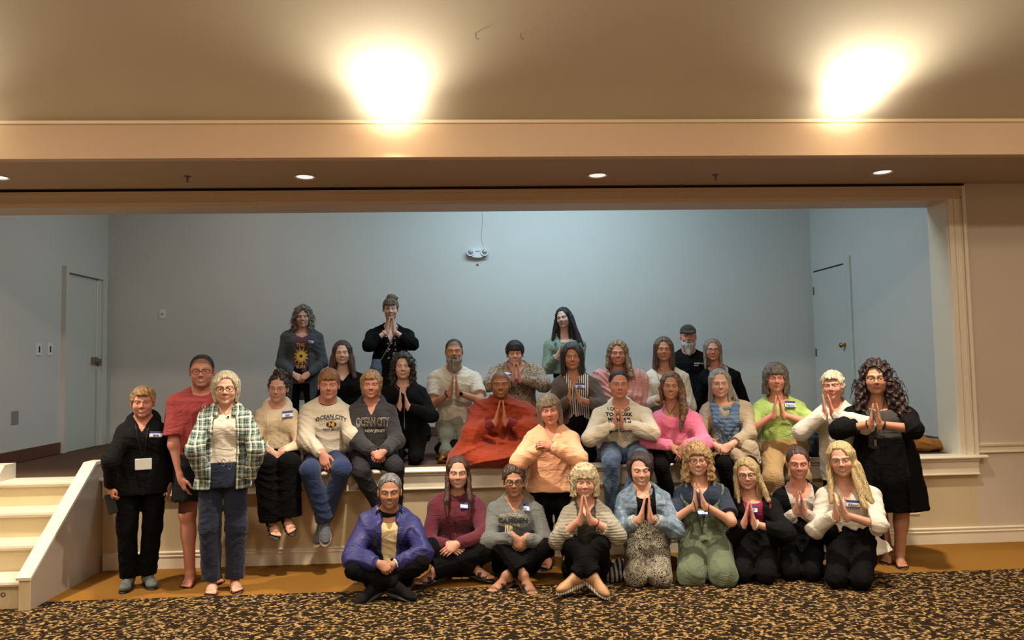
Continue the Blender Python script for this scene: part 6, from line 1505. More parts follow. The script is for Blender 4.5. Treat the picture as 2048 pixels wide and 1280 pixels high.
add(id='black_tracksuit', Y=-0.50, base=0, eye=(284, 806), hs=0.98, sh=(232, 338, 852), pose='stand', skin='rosy', smile=0.8, teeth=True, brow='8a6a48', pel=285, bw=1.05, aL=(258, 1138, 0), aR=(296, 1132, 0), feet='shoe', fL=(-0.15, 1, 0), fR=(0.35, 1, 0), shoemat=SHG, solemat=BLKR,
    L=dict(w=(221, 975, 0.05), e=(224, 915), hand='fist', dir=(0.15, 0.25, -1), nrm=(0.8, -0.5, 0)), R=dict(w=(338, 968, 0.0), e=(345, 910), hand='relax'),
    hair=hair('7a5c38', 'b08e5c', v=0.012, line=0.062, curly=0.004, fw=0.060, locks=[((-0.07, 0.02, 0.02), (-0.085, 0.0, -0.08), 0.016, 0.008), ((0.07, 0.02, 0.02), (0.085, 0.0, -0.08), 0.016, 0.008)], bangs=(-0.05, 0.05, 0.058, 0.012)),
    label='woman in a black tracksuit with a badge on a lanyard',
    wear=[pants('track_trousers', BLKL, inf=0.014, wide=0.015), top('zip_track_top', BLK2, inf=0.018, ext=0.10, loose=0.015, neck=('v', 0.08, 0.045), collar='hood', cuffring=True, deco=[nametag(312, 869, 0.085, 0.045, -6, 'Jane')])],
    acc=[cordline('lanyard', [(270, 850), (284, 912)], 0.0022, M_cord), cordline('lanyard', [(298, 850), (287, 912)], 0.0022, M_cord, pend=(287, 928, 0.115, 0.085, WHT))])
add(id='red_tee_man', Y=-0.42, base=0, eye=(402, 743), hs=1.08, sh=(333, 470, 795), pose='stand', male=True, skin='rosy', smile=0.4, teeth=True, brow='4a382c', pel=402, pz=0.98, aL=(380, 1136, 0), aR=(428, 1130, 0), feet='sandal', fL=(-0.1, 1, 0), fR=(0.3, 1, 0), shoemat=BRNL, solemat=BLKR, barearms=True, barelegs=True, scalp='33261f', stubble='6a4a3a',
    L=dict(w=(362, 958, 0.10), e=(345, 888), hand='relax', dir=(0.25, 0.15, -1), nrm=(0.7, -0.6, 0), vis=0.25), R=dict(w=(455, 955, 0.0), e=(468, 880), hand='relax'), arm=1.08,
    hair=hair('1e1714', '2c231e', v=0.004, line=0.078, fw=0.066, fh=0.12, amp=0.0006), acc=[glasses('1e1820', 0.0245, 0.0165, 0.0020)],
    label='tall man with glasses in red tee shirt, dark shorts and flip-flops',
    wear=[pants('shorts', SHORT, short=0.78, inf=0.018, wide=0.035), top('tee_shirt', RED, inf=0.018, ext=0.08, cuff=0.40, loose=0.04, neck=('crew', 0.020), collar='crewrib', deco=[patch('chest_logo', [('ring', 410, 813, 0.045, 0.045, 'e0a09c'), ('oval', 410, 813, 0.018, 0.024, 'e0a09c')], n=6)])])
add(id='plaid_shirt', Y=-0.66, base=0, eye=(450, 778), hs=1.02, sh=(396, 507, 826), pose='stand', skin='fair', smile=0.6, brow='7a6a58', pel=447, bw=1.02, aL=(424, 1158, 0), aR=(470, 1152, 0), feet='sandal', fL=(0.02, 1, 0), fR=(0.2, 1, 0), shoemat=GOLDL, solemat=BRNL,
    L=dict(w=(408, 955, 0.10), e=(388, 898), hand='fist', dir=(0.2, 0.0, -1), nohand=True), R=dict(w=(496, 960, 0.10), e=(514, 900), hand='fist', dir=(-0.2, 0, -1), nohand=True),
    hair=hair('9a9078', 'cdc4a8', v=0.016, line=0.068, L=-0.10, wb=0.085, db=0.085, mid=0.10, fw=0.056, cx=0.008), acc=[glasses('241e22', 0.0245, 0.0185, 0.0017), cordline('necklace', [(437, 812), (452, 832), (463, 812)], 0.0015, M_silver, pend=(456, 834, 0.012, 0.014, M_black))],
    label='woman with silver bob and glasses in an open plaid shirt, hands in pockets',
    wear=[pants('navy_trousers', NAVY, inf=0.018, wide=0.018, waist=0.10), top('white_tee', WHITE, inf=0.010, ext=-0.09, cuff=0, neck=('crew', 0.05, 0.08), wr=0.004), top('plaid_shirt', PLAID, inf=0.026, ext=0.10, flare=0.02, loose=0.025, neck=('v', 0.25, 0.085), collar='shirt', open=[(-0.2, 0.09, 0.01), (0.2, 0.085, 0.005), (0.5, 0.07)], wr=0.008),
          dict(k='custom', name='drawstring', mat=cloth('cord_blue', '6a7aa0'), fn=lambda c, w: Shape([Torus(c['px'](447, 925, 0.165), A(0, 1, 0), (1, 0, 0), 0.012, 0.025, 0.003, 0)]), h=0.003), dict(k='custom', name='drawstring', mat=cloth('cord_blue', '6a7aa0'), fn=lambda c, w: Shape([Torus(c['px'](459, 930, 0.165), A(0, 1, 0), (1, 0, 0), 0.012, 0.03, 0.003, 0)]), h=0.003)])
add(id='curly_black_cardigan', Y=-0.50, base=0, eye=(1752, 757), hs=1.10, sh=(1688, 1832, 820), pose='stand', skin='tan', smile=0.4, brow='241814', cheek=0.004, pel=1762, bw=1.35, bd=1.25, aL=(1776, 1118, -0.05), aR=(1800, 1124, 0.05), feet='sandal', fL=(-0.25, 1, 0), fR=(0.02, 1, 0), shoemat=BRNL, solemat=BRNL, barelegs=True, head=(-6, 0, -2), armr=1.15,
    **pray(1750, 848, 1750, 800, 0.32, (1684, 858), (1838, 862), g=9, vis=0.16),
    hair=hair('1c1415', '3a2724', v=0.024, line=0.072, L=-0.28, wb=0.16, db=0.09, mid=0.125, curly=0.010, fw=0.056, cx=-0.012, locks=[((0.10, 0.0, -0.05), (0.17, 0.05, -0.30), 0.05, 0.045), ((-0.10, 0.0, -0.05), (-0.13, 0.04, -0.22), 0.04, 0.03)]),
    acc=[flyaway('1c1415', '3a2724', 90, ln=0.09, loc=(0.01, -0.02, -0.06), rad=(0.15, 0.12, 0.18)), glasses('3a2226', 0.0255, 0.0165, 0.0016), band(-1, 0.02, 0.031, 0.005, M_watch), band(1, 0.03, 0.032, 0.006, M_cord), cordline('long_necklace', [(1735, 790), (1748, 880)], 0.0018, M_cord), cordline('long_necklace', [(1774, 790), (1752, 880)], 0.0018, M_cord, pend=(1750, 885, 0.018, 0.05, M_metal))],
    label='woman with long curly dark hair, glasses, black cardigan and skirt standing at the right',
    wear=[dict(k='skirt', name='skirt', mat=BLKL, z0=0.42, flare=0.03, inf=0.02, wr=0.006), top('taupe_top', TAUPE, inf=0.014, ext=0.02, cuff=0, neck=('crew', 0.04, 0.09), wr=0.006), top('long_cardigan', BLK, inf=0.030, ext=0.42, flare=0.03, cuff=0.80, loose=0.03, neck=('v', 0.35, 0.12), open=[(-0.6, 0.145), (0.1, 0.125), (0.5, 0.10)])])

# --- front row on the hall floor
add(id='purple_windbreaker', Y=-0.72, base=0, eye=(779, 987), hs=1.02, sh=(716, 838, 1036), pose='cross', pz=0.10, skin='olive', smile=0.5, teeth=True, brow='3a3230', pel=775, kL=(708, 1140, 0.26), kR=(840, 1128, 0.28), aL=(795, 1168, 0.34), aR=(745, 1170, 0.30), feet='shoe', fL=(0.9, 0.35, -0.25), fR=(-0.7, 0.3, -0.3), shoemat=BLKSH, solemat=BLKR,
    L=dict(w=(758, 1128, 0.34), e=(712, 1110), hand='fist', dir=(0.75, 0.3, -0.3), nrm=(0.2, -0.7, -0.6)), R=dict(w=(786, 1130, 0.32), e=(838, 1105), hand='fist', dir=(-0.75, 0.2, -0.35), nrm=(-0.2, -0.7, -0.6)),
    hair=hair('3c3b3e', '9c9a98', v=0.007, line=0.066, fw=0.062, amp=0.0012, top=0.006), acc=[band(1, 0.02, 0.030, 0.007, WHT, 'wristband')],
    label='woman with cropped grey hair in a violet-blue windbreaker sitting cross-legged in front',
    wear=[pants('leggings', BLKL, inf=0.010), top('yellow_tee', TANT, inf=0.010, ext=-0.02, cuff=0, neck=('crew', 0.06, 0.075)),
          dict(k='custom', name='jacket_lining', mat=LININ, fn=lambda c, w: Shape([Cone(c['nb']+A(-0.085, 0.03, 0.01), c['nb']+A(-0.10, 0.155, -0.20), 0.022, 0.020, 0.02), Cone(c['nb']+A(-0.10, 0.155, -0.20), c['nb']+A(-0.04, 0.15, -0.36), 0.020, 0.02, 0.02), Cone(c['nb']+A(0.085, 0.03, 0.01), c['nb']+A(0.085, 0.15, -0.20), 0.020, 0.018, 0.02), Torus(c['nb']+A(0, -0.02, 0.02), unit(A(0, 0.4, 1)), c['side'], 0.085, 0.085, 0.018, 0.01)], [], w)),
          top('windbreaker', WIND, inf=0.034, ext=-0.03, loose=0.04, neck=('v', 0.22, 0.08), open=[(-0.1, 0.045), (0.2, 0.05), (0.5, 0.065)], wr=0.012, fz=26, cuffring=True, collar='shirt')])
add(id='maroon_fleece', Y=-0.42, base=0, eye=(916, 948), hs=1.02, sh=(856, 970, 1002), pose='cross', pz=0.11, skin='fair', smile=0.8, teeth=True, brow='4a342a', pel=912, bw=1.05, kL=(862, 1100, 0.28), kR=(970, 1102, 0.28), aL=(950, 1130, 0.28), aR=(868, 1138, 0.34), feet='sandal', shoemat=BLKR, solemat=BLKR, fL=(0.9, 0.3, -0.2), fR=(-0.9, 0.3, -0.2),
    **clasp(906, 1090, 0.34, (862, 1070), (965, 1068), g=10, dz=-0.35, pose='cup'),
    hair=hair('2c1e1a', '5a4030', v=0.008, line=0.070, L=-0.20, wb=0.085, db=0.055, mid=0.086, fw=0.058, locks=[((-0.078, 0.0, -0.02), (-0.085, 0.085, -0.20), 0.022, 0.024), ((-0.085, 0.085, -0.20), (-0.08, 0.125, -0.31), 0.024, 0.012), ((0.078, 0.0, -0.02), (0.085, 0.085, -0.20), 0.022, 0.024), ((0.085, 0.085, -0.20), (0.08, 0.125, -0.32), 0.024, 0.012)]),
    label='woman with long straight brown hair in a maroon zip fleece sitting cross-legged',
    wear=[pants('black_trousers', BLK, inf=0.018, wide=0.03), top('maroon_zip_fleece', MAR, inf=0.022, ext=-0.03, loose=0.018, neck=('crew', 0.012, 0.05), collar='stand', cuffring=True, waistband=True, deco=[nametag(932, 1013, 0.085, 0.040, -8), patch('zip', [('rect', 911, 1050, 0.005, 0.34, '3c101c')], off=0.002, n=12)])])
add(id='maine_sweatshirt', Y=-0.50, base=0, eye=(1028, 965), hs=1.0, sh=(974, 1086, 1012), pose='cross', pz=0.11, skin='olive', smile=0.1, brow='3a2c26', pel=1030, kL=(1005, 1092, 0.26), kR=(1088, 1096, 0.26), aL=(1050, 1150, 0.42), aR=(1010, 1150, 0.36), feet='sandal', fL=(0.55, 0.9, -0.45), fR=(-0.85, 0.6, -0.25), shoemat=BLKR, solemat=BRNL,
    L=dict(w=(1028, 1075, 0.34), e=(978, 1082), hand='clasp', dir=(0.5, 0.25, -0.7), nrm=(0.3, -0.8, -0.4)), R=dict(w=(1050, 1078, 0.34), e=(1092, 1085), hand='clasp', dir=(-0.6, 0.2, -0.6), nrm=(-0.3, -0.8, -0.4)),
    hair=hair('38281f', '5a4436', v=0.013, line=0.062, fw=0.061, curly=0.004, top=0.006), acc=[glasses('151216', 0.0245, 0.0175, 0.0024), band(-1, 0.06, 0.029, 0.004, M_silver)],
    label='woman with short dark hair and black glasses in a grey printed sweatshirt',
    wear=[pants('black_trousers', BLK, inf=0.016, wide=0.016, ankle=-0.16), top('grey_sweatshirt', GREYS, inf=0.026, ext=-0.03, loose=0.028, neck=('v', 0.075, 0.055), waistband=True, cuffring=True, deco=[nametag(1048, 1017, 0.080, 0.050, 6, 'Bon'),
       prnt('lettering', [('PENOBSCOT BAY', 1024, 1030, 0.030, 'a99f80', 1.2, 0.0004, 0.78), ('CAMDEN', 1026, 1041, 0.052, '20222a', 0, 0.0016, 1.05), ('MAINE', 1025, 1051, 0.032, 'b0a581', 0, 0.0006, 1.25)])])])
add(id='grey_cardigan_knees_up', Y=-0.72, base=0, eye=(1170, 966), hs=1.0, sh=(1122, 1224, 1018), pose='cross', pz=0.11, skin='fair', smile=0.5, brow='a08a6c', pel=1170, kL=(1146, 1090, 0.26), kR=(1200, 1090, 0.28), aL=(1188, 1150, 0.40), aR=(1150, 1150, 0.38), feet='shoe', fL=(0.75, 0.75, -0.45), fR=(-0.85, 0.5, -0.2), shoemat=TANL, solemat=cloth('patterned_sole', '6a6460', 'b0a898', pat='stripes', sc=60),
    **pray(1170, 1038, 1167, 992, 0.30, (1124, 1070), (1230, 1066), g=9, vis=0.26),
    hair=hair('9a8866', 'd6c8a4', v=0.022, line=0.048, L=-0.115, wb=0.110, db=0.09, mid=0.112, fw=0.053, fh=0.095, curly=0.003, bangs=(-0.052, 0.05, 0.036, 0.015)),
    acc=[band(1, 0.06, 0.029, 0.005, paint('bead_red', '7a1c1c', 0.4)), flyaway('b0a080', 'd6c8a4', 30, ln=0.04)],
    label='woman with a blonde bob in a ribbed grey cardigan sitting on the floor',
    wear=[pants('black_trousers', BLKL, inf=0.014, wide=0.012), top('dark_top', cloth('dark_olive_top', '3a3831', '2c2a24'), inf=0.010, ext=-0.03, cuff=0, neck=('v', 0.08, 0.06)), top('ribbed_cardigan', GRK, inf=0.022, ext=-0.03, cuff=0.74, loose=0.025, neck=('v', 0.3, 0.07), open=[(-0.1, 0.075), (0.2, 0.07), (0.5, 0.065)])])
kn = dict(pose='kneel', base=0)
add(id='denim_jacket', Y=-0.58, **kn, eye=(1283, 943), hs=1.02, sh=(1234, 1342, 990), pz=0.30, skin='fair', smile=0.9, teeth=True, closed=True, brow='1e1614', pel=1290, kL=(1272, 1150), kR=(1320, 1150), kf=0.34, head=(3, 4, -2), bw=0.98,
    **pray(1291, 1035, 1295, 985, 0.30, (1240, 1062), (1352, 1058), g=9),
    hair=hair('1c1518', '4a3a3a', v=0.016, line=0.074, L=-0.09, wb=0.070, db=0.08, mid=0.094, fw=0.058, cx=-0.012, earcut=False, tilt=0.15),
    acc=[band(1, 0.03, 0.030, 0.006, M_silver)], label='woman with dark bob in light denim jacket and paisley trousers, eyes closed',
    wear=[pants('paisley_trousers', PAIS, inf=0.024, wide=0.03), top('black_tee', BLK, inf=0.010, ext=0.02, cuff=0, neck=('crew', 0.05, 0.06), wr=0.003), top('denim_jacket', JJ, inf=0.026, ext=0.03, cuff=0.84, loose=0.02, neck=('v', 0.25, 0.07), collar='shirt', open=[(-0.1, 0.085), (0.2, 0.07), (0.5, 0.065)], waistband=True, wr=0.006,
       deco=[patch('chest_pocket', [('rect', 1262, 1012, 0.085, 0.030, '7f929f')], off=0.003), patch('chest_pocket', [('rect', 1320, 1006, 0.085, 0.030, '7f929f')], off=0.003)]),
       dict(k='custom', name='turned_cuff', mat=cloth('cuff_denim', '9aa29c', '8a928c'), fn=lambda c, w: Shape([Cone(c['arms'][s_][1]*0.42+c['arms'][s_][2]*0.58, c['arms'][s_][1]*0.18+c['arms'][s_][2]*0.82, 0.053, 0.050, 0.0, cut=0.9, cuta=0.05) for s_ in (-1,)]), h=0.006), dict(k='custom', name='turned_cuff', mat=cloth('cuff_denim', '9aa29c', '8a928c'), fn=lambda c, w: Shape([Cone(c['arms'][s_][1]*0.42+c['arms'][s_][2]*0.58, c['arms'][s_][1]*0.18+c['arms'][s_][2]*0.82, 0.053, 0.050, 0.0, cut=0.9, cuta=0.05) for s_ in (1,)]), h=0.006)])
add(id='green_overalls', Y=-0.58, **kn, eye=(1396, 922), hs=1.02, sh=(1346, 1462, 978), pz=0.32, skin='fair', smile=0.8, teeth=True, brow='9a7a54', pel=1402, kL=(1382, 1150), kR=(1446, 1150), kf=0.34, bw=1.12, barearms=True, head=(0, 0, -2),
    **pray(1399, 1010, 1392, 962, 0.30, (1350, 1036), (1462, 1040), g=9, vis=0.27),
    hair=hair('8a6c46', 'bc9c6c', v=0.022, line=0.062, L=-0.16, wb=0.135, db=0.085, mid=0.112, fw=0.055, curly=0.006, bangs=(-0.045, 0.04, 0.052, 0.012)),
    acc=[glasses('5a1f22', 0.025, 0.019, 0.0016), cordline('bead_necklace', [(1376, 965), (1402, 1058)], 0.003, M_cord), cordline('bead_necklace', [(1420, 965), (1404, 1058)], 0.003, M_cord, pend=(1403, 1062, 0.012, 0.03, M_cord)), flyaway('8a6c46', 'bc9c6c', 30, ln=0.04)],
    label='woman with glasses and wavy blonde hair kneeling in green overalls',
    wear=[top('navy_tee', cloth('navy_tee', '1f2a3e', '182236'), inf=0.008, ext=0.02, cuff=0.38, loose=0.05, neck=('v', 0.07, 0.07), wr=0.002), pants('overall_trousers', OLV, inf=0.034, wide=0.06, wr=0.010, fz=24),
          top('overall_bib', OLV, inf=0.030, ext=0.06, flare=0.05, cuff=0, neck=('crew', 0.17, 0.16), bare=True, wr=0.007, deco=[nametag(1405, 1022, 0.07, 0.035, 0)]),
          dict(k='custom', name='shoulder_strap', mat=OLV, fn=lambda c, w: Shape([Cone(c['nb']+A(s_*0.105, 0.02, 0.018), c['nb']+A(s_*0.105, 0.145, -0.15), 0.013, 0.011, 0.0, flat=((0, 1, 0), 0.6)) for s_ in (-1,)]+[Ell(c['nb']+A(s_*0.105, 0.155, -0.17), (0.026, 0.018, 0.024), 0.01) for s_ in (-1,)]), h=0.005), dict(k='custom', name='shoulder_strap', mat=OLV, fn=lambda c, w: Shape([Cone(c['nb']+A(s_*0.105, 0.02, 0.018), c['nb']+A(s_*0.105, 0.145, -0.15), 0.013, 0.011, 0.0, flat=((0, 1, 0), 0.6)) for s_ in (1,)]+[Ell(c['nb']+A(s_*0.105, 0.155, -0.17), (0.026, 0.018, 0.024), 0.01) for s_ in (1,)]), h=0.005)])
add(id='raspberry_top', Y=-0.60, **kn, eye=(1494, 951), hs=0.98, sh=(1456, 1562, 1004), pz=0.27, skin='fair', smile=0.6, brow='9a8060', pel=1505, kL=(1484, 1145), kR=(1532, 1145), kf=0.34, bw=1.05, head=(-4, 0, -4),
    **pray(1498, 1047, 1499, 1010, 0.28, (1464, 1066), (1564, 1062), g=10),
    hair=hair('8a744e', 'c9b280', v=0.014, line=0.068, L=-0.21, wb=0.12, db=0.07, mid=0.098, fw=0.055, cx=-0.008, tilt=0.2, locks=[((0.085, 0.0, -0.03), (0.14, 0.06, -0.20), 0.028, 0.02), ((-0.085, 0.0, -0.03), (-0.08, 0.08, -0.20), 0.026, 0.018)]),
    acc=[glasses('241c20', 0.0215, 0.019, 0.0018, rnd=2.0), band(1, 0.02, 0.030, 0.006, WHT, 'wristwatch')],
    label='woman with round glasses and blonde hair kneeling in black jacket and raspberry top',
    wear=[pants('black_trousers', BLK, inf=0.016, wide=0.01), top('raspberry_top', MAG, inf=0.010, ext=0.04, cuff=0, neck=('crew', 0.035, 0.07), deco=[nametag(1508, 1019, 0.05, 0.05, 0, 'F')]), top('black_jacket', BLK2, inf=0.026, ext=0.05, loose=0.02, neck=('v', 0.3, 0.075), open=[(-0.1, 0.065), (0.2, 0.06), (0.5, 0.08)])])
add(id='grey_scoop_top', Y=-0.60, **kn, eye=(1598, 930), hs=1.0, sh=(1546, 1650, 985), pz=0.28, skin='rosy', smile=0.9, teeth=True, brow='4a3428', pel=1602, kL=(1580, 1150), kR=(1625, 1150), kf=0.34,
    **pray(1600, 1025, 1599, 988, 0.28, (1556, 1048), (1650, 1045), g=10),
    hair=hair('332520', '56423a', v=0.008, line=0.070, fw=0.061, locks=[((0.08, 0.0, -0.02), (0.095, 0.01, -0.09), 0.010, 0.006)], bun=[((0.0, -0.02, 0.115), (0.04, 0.05, 0.02))]),
    acc=[cordline('necklace', [(1588, 972), (1599, 995), (1612, 972)], 0.0013, M_silver)],
    label='woman with dark hair tied back kneeling in a black cardigan over a pale grey top',
    wear=[pants('black_trousers', BLKL, inf=0.020), top('grey_knit_top', GRT, inf=0.014, ext=0.06, loose=0.006, neck=('crew', 0.07, 0.085), wr=0.008, cuffring=True), top('black_cardigan', BLK, inf=0.026, ext=0.12, cuff=0.70, loose=0.012, neck=('v', 0.35, 0.10), open=[(-0.2, 0.085), (0.2, 0.085), (0.5, 0.095)])])
add(id='white_cardigan_blonde', Y=-0.82, **kn, eye=(1682, 922), hs=1.05, sh=(1634, 1762, 982), pz=0.28, skin='fair', smile=0.7, teeth=True, brow='a08862', pel=1700, kL=(1672, 1165), kR=(1722, 1172), kf=0.36, bw=1.12, head=(-8, 0, -6), feet='shoe', shoemat=WHT, solemat=WHT,
    **pray(1682, 1030, 1672, 985, 0.30, (1634, 1050), (1760, 1055), g=9, gt=5),
    hair=hair('a3885a', 'dcc894', v=0.014, line=0.074, L=-0.28, wb=0.125, db=0.07, mid=0.100, fw=0.056, cx=-0.014, locks=[((0.09, 0.0, -0.05), (0.15, 0.05, -0.30), 0.035, 0.025), ((-0.085, 0.0, -0.05), (-0.10, 0.09, -0.28), 0.028, 0.020), ((0.06, 0.02, -0.1), (0.11, 0.11, -0.32), 0.03, 0.02)]),
    label='woman with long blonde hair kneeling in a white cardigan and ivory tee',
    wear=[pants('black_trousers', BLKL, inf=0.018), top('ivory_tee', WHITE, inf=0.012, ext=0.03, cuff=0, neck=('v', 0.10, 0.06), wr=0.008, deco=[nametag(1706, 1008, 0.09, 0.055, 0, 'Alison'), patch('shirt_print', [('oval', 1675, 1000, 0.03, 0.03, 'd9a92e'), ('oval', 1692, 997, 0.02, 0.035, 'c0392b')], n=6)]), top('white_cardigan', WHITEC, inf=0.026, ext=0.10, flare=0.05, loose=0.012, neck=('v', 0.35, 0.09), open=[(-0.3, 0.13, 0.0), (0.1, 0.10), (0.5, 0.085)], wr=0.010)])

import time as _t, os
_only = os.environ.get('ONLY')
_T0 = _t.time(); CTX = {}
for S_ in PEOPLE:
    if _only and S_['id'] not in _only.split(','): continue
    CTX[S_['id']] = person(S_)
print('people', round(_t.time()-_T0, 1), 's', sum(STATS.values()), 'quads')

# ------------------------------------------------------------------ things worn, held and lying about
def solo(name, shape, h, mat, label, cat, loc, rz=0.0, it=1):
    v, q = surface(shape, h); v = smooth_mesh(v, q, it, 0.4); o = obj_from(name, v, q, [mat], None); o.location = loc; o.rotation_euler = (0, 0, rz); tag(o, label, cat); return o
# singing bowl with its wooden striker, on the stage edge
pb = at_z(884, 926, ST)
bowl = MB().lathe([(0.018, 0.0), (0.034, 0.002), (0.050, 0.016), (0.056, 0.034), (0.053, 0.052), (0.056, 0.056), (0.053, 0.058), (0.049, 0.052), (0.051, 0.034), (0.045, 0.018), (0.030, 0.008), (0.001, 0.007)], pb[0], pb[1], ST+0.001, 40).build('singing_bowl', M_brass, None, True)
tag(bowl, 'small brass singing bowl on the stage edge beside the robed man', 'bowl')
st = MB().tube([(pb[0]-0.020, pb[1], ST+0.018), (pb[0]+0.012, pb[1]-0.004, ST+0.075), (pb[0]+0.022, pb[1]-0.006, ST+0.095)], [0.009, 0.010, 0.012], 12).build('striker', paint('striker_wood', '8a6a44', 0.6), None, True)
tag(st, 'turned wooden striker standing in the brass singing bowl', 'striker')
pc = at_z(897, 918, ST)
cush = solo('floor_cushion', Shape([Ell((0, 0, 0.085), (0.15, 0.13, 0.085), 0.02)], [], folds(0.008, 4), [((0, 0, -1), 0.0)]), 0.008, BLK, 'round black floor cushion behind the brass singing bowl', 'cushion', (pc[0]+0.01, pc[1]+0.12, ST))
# bundles at the right of the stage
pbg = at_z(1634, 915, ST)
bag = solo('backpack', Shape([Ell((0, 0, 0.10), (0.11, 0.11, 0.13), 0.03), Ell((-0.05, 0.02, 0.16), (0.08, 0.07, 0.06), 0.04), Ell((0.03, 0.08, 0.06), (0.09, 0.05, 0.06), 0.03)], [], folds(0.012, 9), [((0, 0, -1), 0.0)]), 0.007, cloth('navy_nylon', '1b2736', '101722', rough=0.6), 'dark navy backpack with blue trim lying on the stage at the right', 'bag', (pbg[0], pbg[1]+0.14, ST))
MB().tube([(-0.10, -0.05, 0.14), (-0.06, -0.09, 0.215), (0.0, -0.09, 0.235), (0.05, -0.07, 0.20)], 0.011, 8).build('strap', cloth('blue_strap', '2c5c86', '204a70'), bag, True)
pbl = at_z(1866, 905, ST)
bl = solo('blanket', Shape([Ell((0, 0, 0.05), (0.26, 0.16, 0.07), 0.05), Ell((-0.14, 0.02, 0.10), (0.11, 0.11, 0.09), 0.05), Cone((-0.22, 0.06, 0.14), (0.20, 0.10, 0.05), 0.045, 0.03, 0.03), Cone((-0.20, 0.10, 0.06), (0.05, 0.14, 0.10), 0.04, 0.03, 0.02), Cone((0.02, 0.0, 0.10), (0.24, 0.08, 0.06), 0.04, 0.03, 0.02)], [], folds(0.020, 21, 16, 30), [((0, 0, -1), 0.0)]), 0.007, cloth('tan_blanket', '9a6a2a', '7a4e1c'), 'crumpled tan cloth heaped on the stage by the right edge of the opening', 'blanket', (pbl[0]-0.03, pbl[1]+0.16, ST))
# striped bag between the kneeling women
ps = at_z(1236, 1168, 0)
sb = solo('tote_bag', Shape([Ell((0, 0, 0.05), (0.10, 0.10, 0.07), 0.03), Ell((0.05, 0.0, 0.10), (0.05, 0.06, 0.06), 0.03)], [], folds(0.010, 31), [((0, 0, -1), 0.0)]), 0.006, cloth('striped_bag_cloth', '23252c', '8d8a84', pat='stripes', sc=30), 'dark striped cloth bag on the floor between the ribbed cardigan and denim jacket', 'bag', (ps[0]-0.01, ps[1]+0.10, 0))
# chair corner at the lower right
pch = at_z(2048, 1262, 0.50)
ch = bpy.data.objects.new('padded_chair', None); col.objects.link(ch); ch.location = (pch[0]+0.235, pch[1]-0.21, 0)
tag(ch, 'maroon padded chair, only its corner showing at the bottom right of the frame', 'chair')
MB().box(-0.24, 0.24, -0.24, 0.24, 0.43, 0.50, 0.03).build('seat', cloth('maroon_upholstery', '5c1f2c', '4a1622'), ch, True)
for sx in (-1, 1):
    for sy in (-1, 1): MB().tube([(sx*0.20, sy*0.20, 0.44), (sx*0.22, sy*0.22, 0.0)], 0.012, 8).build('leg', M_metal, ch, True)
MB().box(-0.22, 0.22, -0.26, -0.21, 0.56, 0.90, 0.02).build('backrest', MATS['maroon_upholstery'], ch, True)
for sx in (-1, 1): MB().tube([(sx*0.19, -0.22, 0.44), (sx*0.19, -0.24, 0.60)], 0.012, 8).build('back_post', M_metal, ch, True)

def worn(key, fn):
    if key in CTX: fn(CTX[key])
def loc_obj(o, c): o.location = c['O']; o.rotation_euler = (0, 0, c['yaw']); return o
def phone(c):      # in her hand, so a thing of its own
    w = c['arms'][-1][2]; p = w+A(0.012, 0.045, -0.115); u = unit(A(0.30, 0.25, -1)); n = unit(A(0.5, 0.8, 0.35)); n = unit(n-u*(n@u)); t = np.cross(u, n)
    pts = [to_local(p+t*a*0.036+u*b*0.075+n*d*0.0045) for a, b, d in [(-1,-1,-1),(1,-1,-1),(1,1,-1),(-1,1,-1),(-1,-1,1),(1,-1,1),(1,1,1),(-1,1,1)]]
    o = MB().add([tuple(x) for x in pts], [(0,3,2,1),(4,5,6,7),(0,1,5,4),(1,2,6,5),(2,3,7,6),(3,0,4,7)]).build('phone', M_watch)
    bv = o.modifiers.new('b', 'BEVEL'); bv.width = 0.004; bv.segments = 2
    tag(loc_obj(o, c), 'dark phone held low by the woman in the black tracksuit', 'phone')
worn('black_tracksuit', phone)
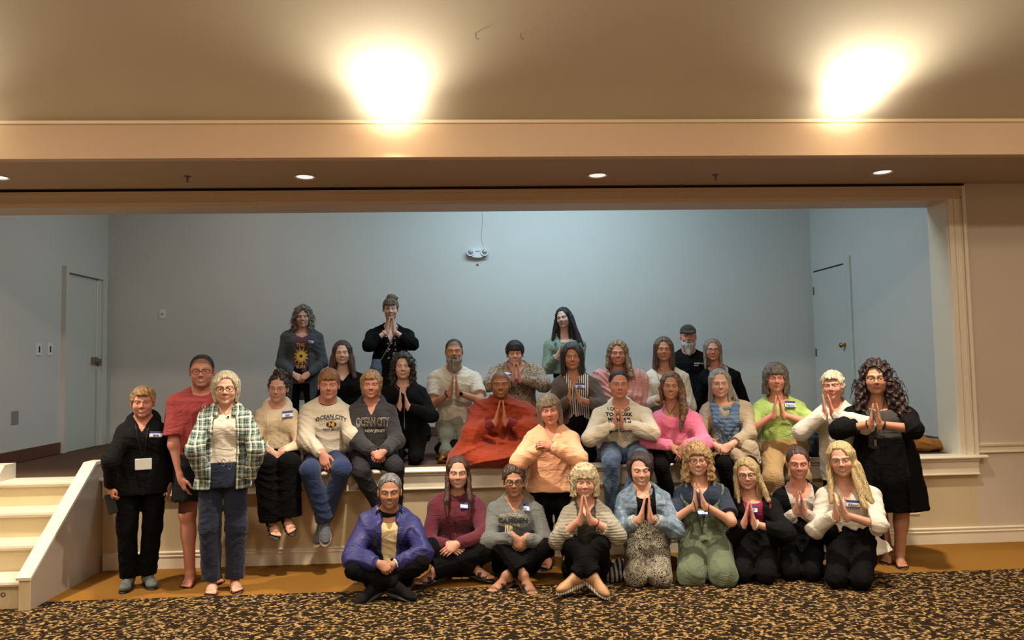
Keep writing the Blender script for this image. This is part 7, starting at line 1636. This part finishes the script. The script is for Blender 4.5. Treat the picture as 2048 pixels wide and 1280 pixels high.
def crossbag(c):
    px = c['px']; p = px(753, 735, 0.16)
    S_ = Shape([Loft((p[0], p[1], p[2]), (0, 0, 1), (1, 0, 0), [(-0.10, 0, 0, 0.055, 0.030), (0.0, 0, 0, 0.062, 0.034), (0.085, 0, 0, 0.045, 0.022)], 0.02, 3)], [], folds(0.004, 3, 40, 60))
    v, q = surface(S_, 0.005); o = obj_from('crossbody_bag', v, q, [cloth('bluegrey_nylon', '5d6b7d', '4b5868', rough=0.6)], None)
    tag(loc_obj(o, c), 'small blue-grey bag on a long strap worn by the woman in black at the back', 'bag')
    b = bvh_of([c['root']]+[g['obj'] for g in c['S']['wear'] if 'obj' in g])
    pts = [px(x, y, 0.15) for x, y in [(797, 647), (791, 668), (779, 690), (770, 706), (761, 722)]]; P = []
    for i in range(25):
        t = i/24*4; k = min(int(t), 3); u = t-k; x = pts[k]*(1-u)+pts[k+1]*u; P.append(put(b, x[0], x[2], 0.007))
    ys = [w_[1] for w_ in P]; P = [(w_[0], min(np.mean(ys[max(0, i-3):i+4]), w_[1]), w_[2]) for i, w_ in enumerate(P)]
    MB().tube(P, 0.0045, 6).build('strap', paint('bag_strap_grey', '8d919a', 0.6), o, True)
worn('praying_black', crossbag)
def cap(c):
    S_ = Shape([Ell((0, -0.018, 0.052), (0.086, 0.104, 0.082), 0.02), Ell((0, 0.095, 0.052), (0.066, 0.068, 0.006), 0.012, rot_euler(-0.28, 0, 0))], [Fn(lambda p: (p[:, 2]-(0.040+0.12*np.maximum(p[:, 1], 0)*0)).astype(F32)*-1.0*(-1.0) if False else (p[:, 2]-0.034).astype(F32), (-0.2, -0.2, -0.1), (0.2, 0.062, 0.05), 0.004)])
    v, q = surface(S_, 0.004); o = obj_from('baseball_cap', c['hw'](v), q, [cloth('dark_camo_cap', '3a352e', '26221f', pat='marl')], c['root'])
    g = hair('6a6258', '9a938a', v=0.003, line=0.05, fw=0.066, amp=0.0006, name='hair'); g(c)
    beard('8f8c86', 'd6d3cc', -0.205, 0.058)(c)
worn('capped_man', cap)
